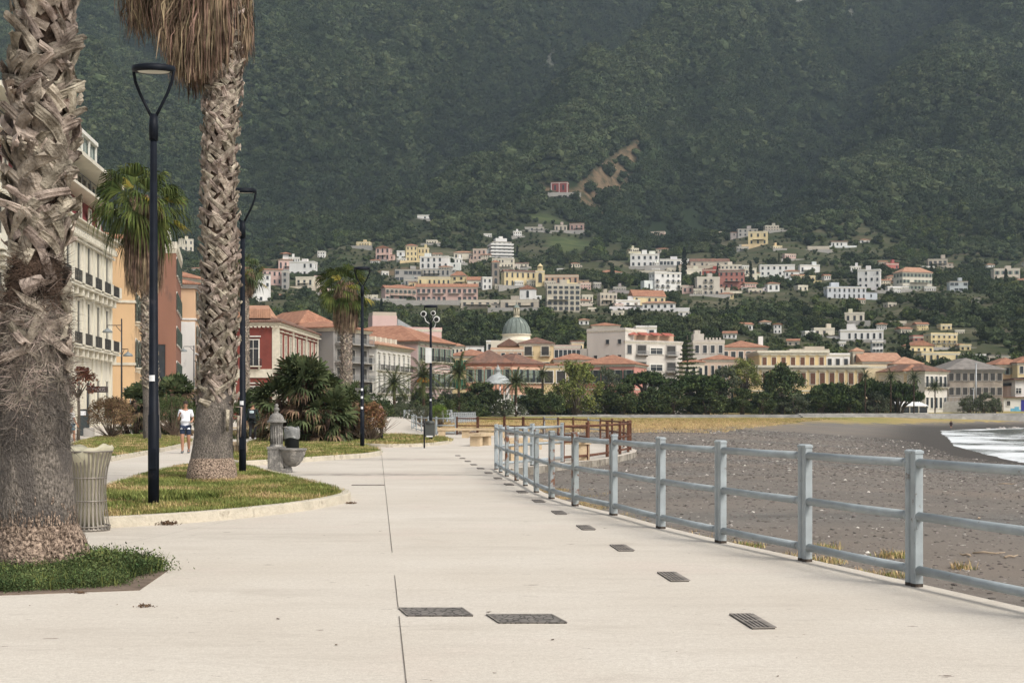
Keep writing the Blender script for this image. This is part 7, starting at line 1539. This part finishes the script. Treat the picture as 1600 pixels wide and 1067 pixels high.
# dog waste bin
p = G(663, 700); r = empty('dog_waste_bin', (p.x, p.y, 0), 0, 'dark dog waste bin on a thin post in front of the fourth lamp post', 'waste bin')
b = MB(); b.tube([(0, 0, -.1), (0, 0, 1.15)], .035, 8); b.build('post', IRON, r)
b = MB(); b.box(.04, .43, -.18, .12, .48, .98); b.lathe([(0, 0), (.17, 0), (.195, .02), (.195, .1), (.15, .14), (0, .15)], 12, (.235, -.03, .98)); b.build('box', plainm('dark grey plastic', (.06, .065, .06), .5), r); b = MB(); b.box(.1, .36, -.192, -.183, .46, .52); b.build('bag_tray', CW, r)
# ---- benches
TR = mat('travertine bench stone', (.50, .385, .25), .9, .15, 3, c3=(.36, .27, .18), c3amt=.3, c3scale=3, bump=.3, bscale=20)
BGp = 'travertine benches of the viewing terrace'
def bench(px, pyb, w_, label, rz=0., d=.5, h=.46, z=0., legs=2):
    p = G(px, pyb); r = empty('stone_bench', (p.x, p.y, float(pz(p.y)) + z), rz, label, 'bench', BGp)
    b = MB(); b.box(-w_ / 2, w_ / 2, -d / 2, d / 2, h - .13, h); b.build('seat', TR, r)
    for k in range(legs): x = -w_ / 2 + .05 + (w_ - .5) * (k / (legs - 1) if legs > 1 else .5); b = MB(); b.box(x, x + .4, -d / 2 + .05, d / 2 - .05, -.05, h - .132); b.build('leg', TR, r)
def bench_long(px, pyb, L_, label, rz):
    bench(px, pyb, L_, label, rz, .55, .48, legs=3)
p = G(742, 697); r = empty('stone_bench', (p.x, p.y, 0), 1.35, 'travertine bench seen end on, nearest of the terrace benches', 'bench', BGp)
b = MB(); b.box(-.1, 2.3, -.3, .3, .42, .56); b.build('seat', TR, r); 
for x in (0, 1.6): b = MB(); b.box(x, x + .5, -.22, .22, -.05, .418); b.build('leg', TR, r)
bench(722, 684, 2.8, 'travertine bench, left one of the row behind the end-on bench', .03, legs=2, h=.56); bench(756, 684, 2.6, 'travertine bench, right one of the row behind the end-on bench', -.05, legs=2, h=.56)
bench(857, 719, 2.6, 'travertine bench seen through the beach railing on the viewing terrace', .25, .55, .62, legs=2); bench(818, 702, 1.5, 'smaller travertine bench behind the rust flecked railing panels', .2, legs=2)
p = G(388, 712); r = empty('park_bench', (p.x, p.y, .1), .0, 'curved pale stone bench with slatted front on the lawn by the second lamp post', 'bench')
b = MB(); ar = [(-.9 + .05 * i, .35 - .0065 * (i - 4) ** 2) for i in range(24)]; q2 = [(x, y + .45) for x, y in ar]; b.prism(ar + q2[::-1], .26, .37); b.build('seat', TR, r)
for k in range(8): x, y = ar[2 + 2 * k + k // 2 if 2 + 2 * k + k // 2 < 24 else 23]; b = MB(); b.box(x, x + .06, y + .05, y + .4, -.05, .259); b.build('leg', TR, r)
p = G(357, 679); r = empty('park_bench', (p.x + .4, p.y, 0), 0, 'small pale bench at the left of the walker on the far lawn', 'bench'); b = MB(); b.box(-.7, .7, 0, .45, .4, .5); b.build('seat', TR, r); [MB.build((lambda m_: (m_.box(x, x + .2, .05, .4, 0, .399), m_)[1])(MB()), 'leg', TR, r) for x in (-.6, .4)]
# ---- drain gratings and manhole covers
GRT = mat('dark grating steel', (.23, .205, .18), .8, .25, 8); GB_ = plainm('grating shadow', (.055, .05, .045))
dg = 'slot drain gratings along the promenade edge'
def grate_mesh():
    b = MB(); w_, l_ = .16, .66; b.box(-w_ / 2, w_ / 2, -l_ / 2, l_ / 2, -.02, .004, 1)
    b.box(-w_ / 2, -w_ / 2 + .015, -l_ / 2, l_ / 2, .004, .010); b.box(w_ / 2 - .015, w_ / 2, -l_ / 2, l_ / 2, .004, .010)
    for i in range(5): x = -w_ / 2 + .032 + i * .032; b.box(x, x + .016, -l_ / 2 + .015, l_ / 2 - .015, .004, .009)
    for y in (-l_ / 2, l_ / 2 - .015, -.007): b.box(-w_ / 2 + .015, w_ / 2 - .015, y, y + .015, .004, .0095)
    o = b.build('drain_grating', [GRT, GB_]); me = o.data; bpy.data.objects.remove(o); return me
gmesh = grate_mesh()
for k in range(15):
    y = 9.6 + 2.58 * k; x = 1.71 - .0985 * (y - 9.6)
    link_mesh('drain_grating', gmesh, None, (x, y, .004), .08, label='dark slotted drain grating in the pale paving, %s counted from the camera' % ORD[k], cat='drain grating', group=dg)
link_mesh('drain_grating', gmesh, None, (*G(575, 758)[:2], .004), R(90), label='lone dark drain grating lying crosswise near the lawn tip', cat='drain grating')
CBM = bpy.data.materials.new('cobbled cover'); CBM.use_nodes = True; t = CBM.node_tree; N = t.nodes.new; L = t.links.new; B = t.nodes['Principled BSDF']; geo = N('ShaderNodeNewGeometry')
vo = N('ShaderNodeTexVoronoi'); vo.inputs['Scale'].default_value = 17; vo.feature = 'DISTANCE_TO_EDGE'; L(geo.outputs['Position'], vo.inputs['Vector']); L(mx(rng(vo.outputs[0], .03, .12), (.045, .04, .035), mx(rng(noise(9), .35, .65), (.14, .125, .11), (.23, .21, .185))), B.inputs['Base Color']); B.inputs['Roughness'].default_value = .9
for cx_, cy_, lb in ((-.575, 10.05, 'left stone-set manhole cover beside the paving joint'), (.10, 9.72, 'right stone-set manhole cover in the open paving')):
    r = empty('manhole_cover', (cx_, cy_, .004), -.0, lb, 'manhole cover'); w_, l_ = .24, .20; b = MB(); sh = -.05
    b.prism([(-w_ + sh * -1, -l_), (w_ - sh, -l_), (w_ + sh, l_), (-w_ + sh, l_)][:4], -.01, .004); b.build('stone_infill', CBM, r)
    b = MB(); q = [(-w_ - sh, -l_), (w_ - sh, -l_), (w_ + sh, l_), (-w_ + sh, l_)]
    for i in range(4): strip(b, q[i], q[(i + 1) % 4], .012, .007)
    b.build('frame', GRT, r)
# leaf litter clods
LT = mat('dry leaf litter', (.12, .075, .045), .95, .4, 12)
for px, py, s_, lb in ((262, 820, .08, 'small heap of brown leaf litter against the lawn kerb'), (226, 948, .035, 'small dark clod on the pale paving in front of the planter'), (124, 927, .03, 'dark crumb of soil at the planter edge'), (548, 787, .05, 'wind-blown dirt at the tip of the lawn kerb')):
    p = G(px, py); rs = np.random.RandomState(px); V, Fc = leaf_cloud(90, s_ * .3, lambda n, r_: r_.normal(size=(n, 3)) * np.array([s_, s_ * .5, s_ * .18]) + np.array([0, 0, s_ * .3]), rs)
    link_mesh('leaf_litter', mesh_np('leaf_litter', V, Fc, [LT]), None, (p.x, p.y, 0), label=lb, cat='leaf litter')
# driftwood
DW = mat('bleached driftwood', (.36, .28, .2), .9, .25, 6, bump=.4)
for px, py, L_, a, lb in ((1545, 872, .42, -.25, 'longest pale driftwood stick on the dark sand'), (1580, 877, .26, .5, 'short driftwood stick right of the longest one'), (1508, 876, .16, 2.4, 'small dark twig left of the longest driftwood stick'), (1574, 752, .5, -.2, 'thin reddish stick on the beach behind the right railing'), (1530, 812, .12, .9, 'tiny pale stick on the sand above the longest one')):
    Y = F * (H0 + .47) / (py - HY); X = (px - HX) * Y / F; z = float(gz(X, Y)) + .02; d = Vector((math.cos(a), math.sin(a) , 0)) * L_ / 2; b = MB(); b.tube([(-d.x, -d.y, 0), (-d.x * .3, -d.y * .2, .015), (d.x * .4, d.y * .5, .0), (d.x, d.y, .02)], [.012, .016, .013, .005], 6)
    b.build('driftwood', DW, label=lb, cat='driftwood').location = (X, Y, z)
# direction sign by the street tree
p = at(158, 88); r = empty('street_sign', (p.x, p.y, 0), 0, 'dark street sign plate with pale letters behind the copper-leaved tree', 'sign')
b = MB(); b.tube([(-.9, 0, -.1), (-.9, 0, 3.4)], .05, 6); b.build('post', IRON, r); b = MB(); b.box(-.9, .45, -.05, 0, 2.75, 3.15); b.build('plate', plainm('dark brown plate', (.06, .045, .04), .6), r)
cu = bpy.data.curves.new('lettering', 'FONT'); cu.body = 'TAXIS'; cu.size = .34; cu.extrude = .004; to = bpy.data.objects.new('lettering', cu); col.objects.link(to); to.parent = r; to.rotation_euler = (R(90), 0, 0); to.location = (-.62, -.06, 2.83); bpy.context.view_layer.update(); me = bpy.data.meshes.new_from_object(to.evaluated_get(bpy.context.evaluated_depsgraph_get())); bpy.data.objects.remove(to); to = link_mesh('lettering', me, r, (-.62, -.06, 2.83)); to.rotation_euler = (R(90), 0, 0); me.materials.clear(); me.materials.append(plainm('faded letters', (.3, .26, .24)))
p = at(128, 84); r = empty('utility_cabinet', (p.x, p.y, 0), 0, 'grey street cabinet with a white notice behind the copper-leaved tree', 'cabinet')
b = MB(); b.box(-.25, .35, 0, .4, 0, 1.6); b.box(-.28, .38, -.03, .43, 1.6, 1.66); b.build('body', plainm('dark cabinet', (.05, .06, .06)), r); b = MB(); b.box(-.1, .25, -.02, -.0, 1.62 - .35, 1.62 - .08); b.build('notice', STK, r)
p = at(133, 80); r = empty('concrete_block', (p.x, p.y, 0), 0, 'pale concrete block behind the round twiggy bush', 'concrete block'); b = MB(); b.box(-.1, .45, 0, .4, 0, .5); b.box(-.06, .41, .04, .36, .5, .53); b.build('body', CONC, r)
# tall slim poles near the beach club and conifers
def pole(px, pt, Y, label, w_=.08, zb=.8):
    r = empty('light_mast', at(px, Y, zb)[:], 0, label, 'mast'); b = MB(); H = zat(pt, Y) - zb; b.tube([(0, 0, -.3), (0, 0, H)], [w_ * 1.3, w_], 8); b.build('pole', METAL_G, r); b = MB(); b.box(-.4, .4, -.15, .15, H, H + .18); b.build('lamp_head', METAL_G, r)
pole(1525, 568, 318, 'tall slim mast in front of the stone warehouse', .16); pole(1521, 608, 316, 'shorter slim mast left of the tall one', .08)
pole(204, 610, 90, 'thin grey pole between the round twiggy bush and first lamp post', .04, 0)
# ================================================================ PEOPLE
SKIN = plainm('skin', (.36, .19, .12), .6); HAIR = plainm('dark hair', (.03, .02, .015)); BLOND = plainm('fair hair', (.34, .24, .14))
def skinned(name, V, E, Rr, m, parent, sub=1):
    me = bpy.data.meshes.new(name); me.from_pydata(V, E, []); me.materials.append(m); o = bpy.data.objects.new(name, me); col.objects.link(o); o.parent = parent
    md = o.modifiers.new('skin', 'SKIN'); md.use_smooth_shade = True
    sv = me.skin_vertices[0].data
    for i, q in enumerate(Rr): sv[i].radius = q if hasattr(q, '__len__') else (q, q)
    sv[0].use_root = True
    s_ = o.modifiers.new('smooth', 'SUBSURF'); s_.levels = sub; s_.render_levels = sub
    return o
def person(loc, rz, label, scale, top, bottom, shoe, hair, arms='walk', shorts=False, skirt=False, pack=None, sleeve='short', group=None, stride=.22, hatc=None):
    """faces local -y; z up; 1.75 m at scale 1"""
    r = empty('person', loc, rz, label, 'person', group); r.scale = (scale,) * 3
    st = stride
    J = dict(pelvis=(0, 0, .95), waist=(0, 0, 1.08), chest=(0, .01, 1.28), upper=(0, .015, 1.40), neck=(0, .01, 1.50), chin=(0, -.012, 1.56), head=(0, -.01, 1.65), crown=(0, .0, 1.735))
    hands = {'jog': ((-.23, -.06, 1.13), (-.16, -.26, 1.30), (.24, .10, 1.14), (.22, -.12, 1.08)), 'walk': ((-.25, -.03, 1.12), (-.25, -.16, .90), (.25, .06, 1.12), (.27, .05, .88)), 'straps': ((-.24, .06, 1.16), (-.16, -.14, 1.28), (.24, .06, 1.16), (.16, -.14, 1.28))}[arms]
    V = []; Rr = []; ix = {}
    def add(k, p, q): ix[k] = len(V); V.append(p); Rr.append(q)
    for k, q in (('pelvis', (.14, .10)), ('waist', (.125, .09)), ('chest', (.15, .105)), ('upper', (.13, .09)), ('neck', .052), ('chin', (.062, .07)), ('head', (.078, .095)), ('crown', (.05, .06))): add(k, J[k], q)
    E = [(0, 1), (1, 2), (2, 3), (3, 4), (4, 5), (5, 6), (6, 7)]
    for sg, el, ha in ((-1, hands[0], hands[1]), (1, hands[2], hands[3])):
        k = 'L' if sg < 0 else 'R'; add('sh' + k, (sg * .18, .015, 1.42), .055); add('el' + k, el, .04); add('wr' + k, ha, .027); d = (Vector(ha) - Vector(el)).normalized(); add('ha' + k, tuple(Vector(ha) + d * .07), (.036, .022)); E += [(3, ix['sh' + k]), (ix['sh' + k], ix['el' + k]), (ix['el' + k], ix['wr' + k]), (ix['wr' + k], ix['ha' + k])]
        for f in range(5):
            t = Vector((sg * .0, 1, 0)) if abs(d.y) < .7 else Vector((1, 0, 0)); base = Vector(V[ix['ha' + k]]) + t * (.018 * (f - 1.5)); dd = d if f < 4 else (d * .4 + t * -1.).normalized(); base = base if f < 4 else Vector(ha) + d * .02 - t * .02
            i0 = len(V); add(k + 'f%d' % f, tuple(base + dd * .03), .0085); add(k + 'g%d' % f, tuple(base + dd * (.065 if f in (1, 2) else .052) + Vector((0, -.01, 0))), .007); E += [(ix['ha' + k] if f < 4 else ix['wr' + k], i0), (i0, i0 + 1)]
    for sg, kn, an, toe in ((-1, (-.10, -.10, .52), (-.09, -st * .6, .09), (-.09, -st * .6 - .16, .035)), (1, (.10, .0, .50), (.09, st, .12), (.09, st - .13, .03))):
        k = 'L' if sg < 0 else 'R'; add('hp' + k, (sg * .09, 0, .88), .10); add('kn' + k, kn, .066); add('cf' + k, tuple((Vector(kn) * .65 + Vector(an) * .35) + Vector((0, .02, 0))), .066); add('an' + k, an, .038); add('to' + k, toe, .036); E += [(0, ix['hp' + k]), (ix['hp' + k], ix['kn' + k]), (ix['kn' + k], ix['cf' + k]), (ix['cf' + k], ix['an' + k]), (ix['an' + k], ix['to' + k])]
    skinned('body', V, E, Rr, SKIN, r)
    # clothes
    def sub(keys, edges, name, m, grow):
        VV = [V[ix[k]] if isinstance(k, str) else k for k in keys]; RR = []
        for k in keys:
            q = Rr[ix[k]] if isinstance(k, str) else .06; q = q if hasattr(q, '__len__') else (q, q); RR.append((q[0] + grow, q[1] + grow))
        return skinned(name, VV, edges, RR, m, r)
    mid = lambda a, b, f: tuple(Vector(V[ix[a]]) * (1 - f) + Vector(V[ix[b]]) * f)
    ks = ['pelvis', 'waist', 'chest', 'upper', 'shL', 'shR']; ed = [(0, 1), (1, 2), (2, 3), (3, 4), (3, 5)]
    if sleeve == 'long': ks += ['elL', 'elR', 'wrL', 'wrR']; ed += [(4, 6), (5, 7), (6, 8), (7, 9)]
    elif sleeve == 'short': ks += [mid('shL', 'elL', .75), mid('shR', 'elR', .75)]; ed += [(4, 6), (5, 7)]
    ks += [(0, 0, .94)]; ed += [(0, len(ks) - 1)]; VV = [V[ix[k]] if isinstance(k, str) else k for k in ks]; RR = [((Rr[ix[k]][0] + .02, Rr[ix[k]][1] + .02) if hasattr(Rr[ix[k]], '__len__') else (Rr[ix[k]] + .02,) * 2) if isinstance(k, str) else (.062, .062) for k in ks]; RR[0] = (.16, .12); RR[-1] = (.135, .105); skinned('shirt', VV, ed, RR, top, r)
    if shorts: ks = ['pelvis', 'hpL', 'hpR', mid('hpL', 'knL', .8), mid('hpR', 'knR', .8)]; ed = [(0, 1), (0, 2), (1, 3), (2, 4)]; o = skinned('shorts', [V[ix[k]] if isinstance(k, str) else k for k in ks], ed, [(.15, .115), .112, .112, .092, .092], bottom, r)
    else: sub(['pelvis', 'hpL', 'hpR', 'knL', 'knR', 'cfL', 'cfR', 'anL', 'anR'], [(0, 1), (0, 2), (1, 3), (2, 4), (3, 5), (4, 6), (5, 7), (6, 8)], 'trousers', bottom, .014)
    for k in 'LR':
        a_, t_ = Vector(V[ix['an' + k]]), Vector(V[ix['to' + k]]); b = MB(); hl = a_ + Vector((0, .05, -.03)); b.tube([hl, a_ + Vector((0, -.02, -.02)), t_ + Vector((0, .03, .0)), t_ + Vector((0, -.035, -.005))], [.04, .052, .045, .025], 10, ell=.9); b.build('shoe', shoe, r)
    bm = bmesh.new(); bmesh.ops.create_uvsphere(bm, u_segments=14, v_segments=10, radius=1)
    for v in bm.verts: v.co = Vector((v.co.x * .088, v.co.y * .105 + .012, v.co.z * .10 + 1.672)) if v.co.z > -.15 or v.co.y > .1 else Vector((v.co.x * .07, v.co.y * .07 + .03, v.co.z * .07 + 1.66))
    me = bpy.data.meshes.new('hair'); bm.to_mesh(me); bm.free(); me.materials.append(hair); link_mesh('hair', me, r)
    b = MB(); [b.box(x - .012, x + .012, -.106, -.095, 1.645, 1.657) for x in (-.032, .032)]; b.build('eyes', HAIR, r); b = MB(); b.tube([(0, -.09, 1.65), (0, -.122, 1.618)], [.01, .014], 6); b.build('nose', SKIN, r)
    if pack:
        b = MB(); b.prism([(-.16, .13), (.16, .13), (.15, .27), (-.15, .27)], 1.0, 1.42); b.prism([(-.12, .271), (.12, .271), (.11, .31), (-.11, .31)], 1.03, 1.22); b.build('backpack', plainm('black nylon', (.02, .025, .03)), r)
        b = MB(); b.lathe([(0, -.1), (.09, -.08), (.11, 0), (.09, .08), (0, .1)], 12, (0, 0, 0)); me = b.build('backpack_print', plainm('pale blue print', (.5, .6, .62)), r); me.scale = (1, .12, .7); me.location = (0, .275, 1.31)
    return r
p = G(290, 708); person((p.x, p.y, 0), .12, 'jogger in a white T-shirt and navy shorts beside the leaning palm trunk', 1.07, plainm('white cotton', (.72, .74, .78)), plainm('navy cloth', (.02, .03, .06)), plainm('grey trainers', (.12, .13, .13)), HAIR, 'jog', True, stride=.16)
p = G(395, 687); person((p.x, p.y, 0), math.pi, 'walker seen from behind in dark clothes with a black and white backpack', 1.13, plainm('dark green jacket', (.02, .035, .03)), plainm('black trousers', (.012, .012, .014)), plainm('white soles', (.5, .5, .5)), BLOND, 'walk', False, pack=True, sleeve='long')
p = G(111, 694); person((p.x, p.y, 0), 2.4, 'woman in a white top and denim shorts half hidden by the nearest palm trunk', 1.0, plainm('white top', (.65, .64, .62)), plainm('blue denim', (.08, .16, .22)), plainm('white soles', (.5, .5, .5)), HAIR, 'walk', True)
person((*at(1486, 262)[:2], -1.94), 2.6, 'distant person in dark clothes standing at the edge of the surf', .98, plainm('dark maroon jacket', (.035, .015, .02)), plainm('dark maroon cloth', (.04, .02, .025)), plainm('white soles', (.5, .5, .5)), HAIR, 'walk', True, sleeve='long', stride=.05)
p = at(595, 64); person((p.x, p.y, .0), 1.2, 'person in a pink cap and top mostly hidden behind the rusty tinted bush', 1.0, plainm('pink cotton', (.55, .3, .3)), plainm('black trousers', (.012, .012, .014)), plainm('white soles', (.5, .5, .5)), plainm('pink cap', (.6, .35, .36)), 'walk')
# ================================================================ HAZE
hz = bpy.data.meshes.new('haze'); x0, x1, y0, y1, z0, z1 = -2100, 2100, -30, 2705, -60, 1080
hz.from_pydata([(x, y, z) for z in (z0, z1) for y in (y0, y1) for x in (x0, x1)], [], [(0, 2, 3, 1), (4, 5, 7, 6), (0, 1, 5, 4), (2, 6, 7, 3), (0, 4, 6, 2), (1, 3, 7, 5)])
hm = bpy.data.materials.new('thin blue air'); hm.use_nodes = True; t = hm.node_tree; t.nodes.remove(t.nodes['Principled BSDF']); pv = t.nodes.new('ShaderNodeVolumePrincipled'); pv.inputs['Color'].default_value = (.68, .84, .96, 1); pv.inputs['Density'].default_value = .0001; pv.inputs['Anisotropy'].default_value = .1
t.links.new(pv.outputs[0], t.nodes['Material Output'].inputs['Volume']); hz.materials.append(hm); o = bpy.data.objects.new('haze', hz); col.objects.link(o); tag(o, kind='stuff'); o.display_type = 'WIRE'
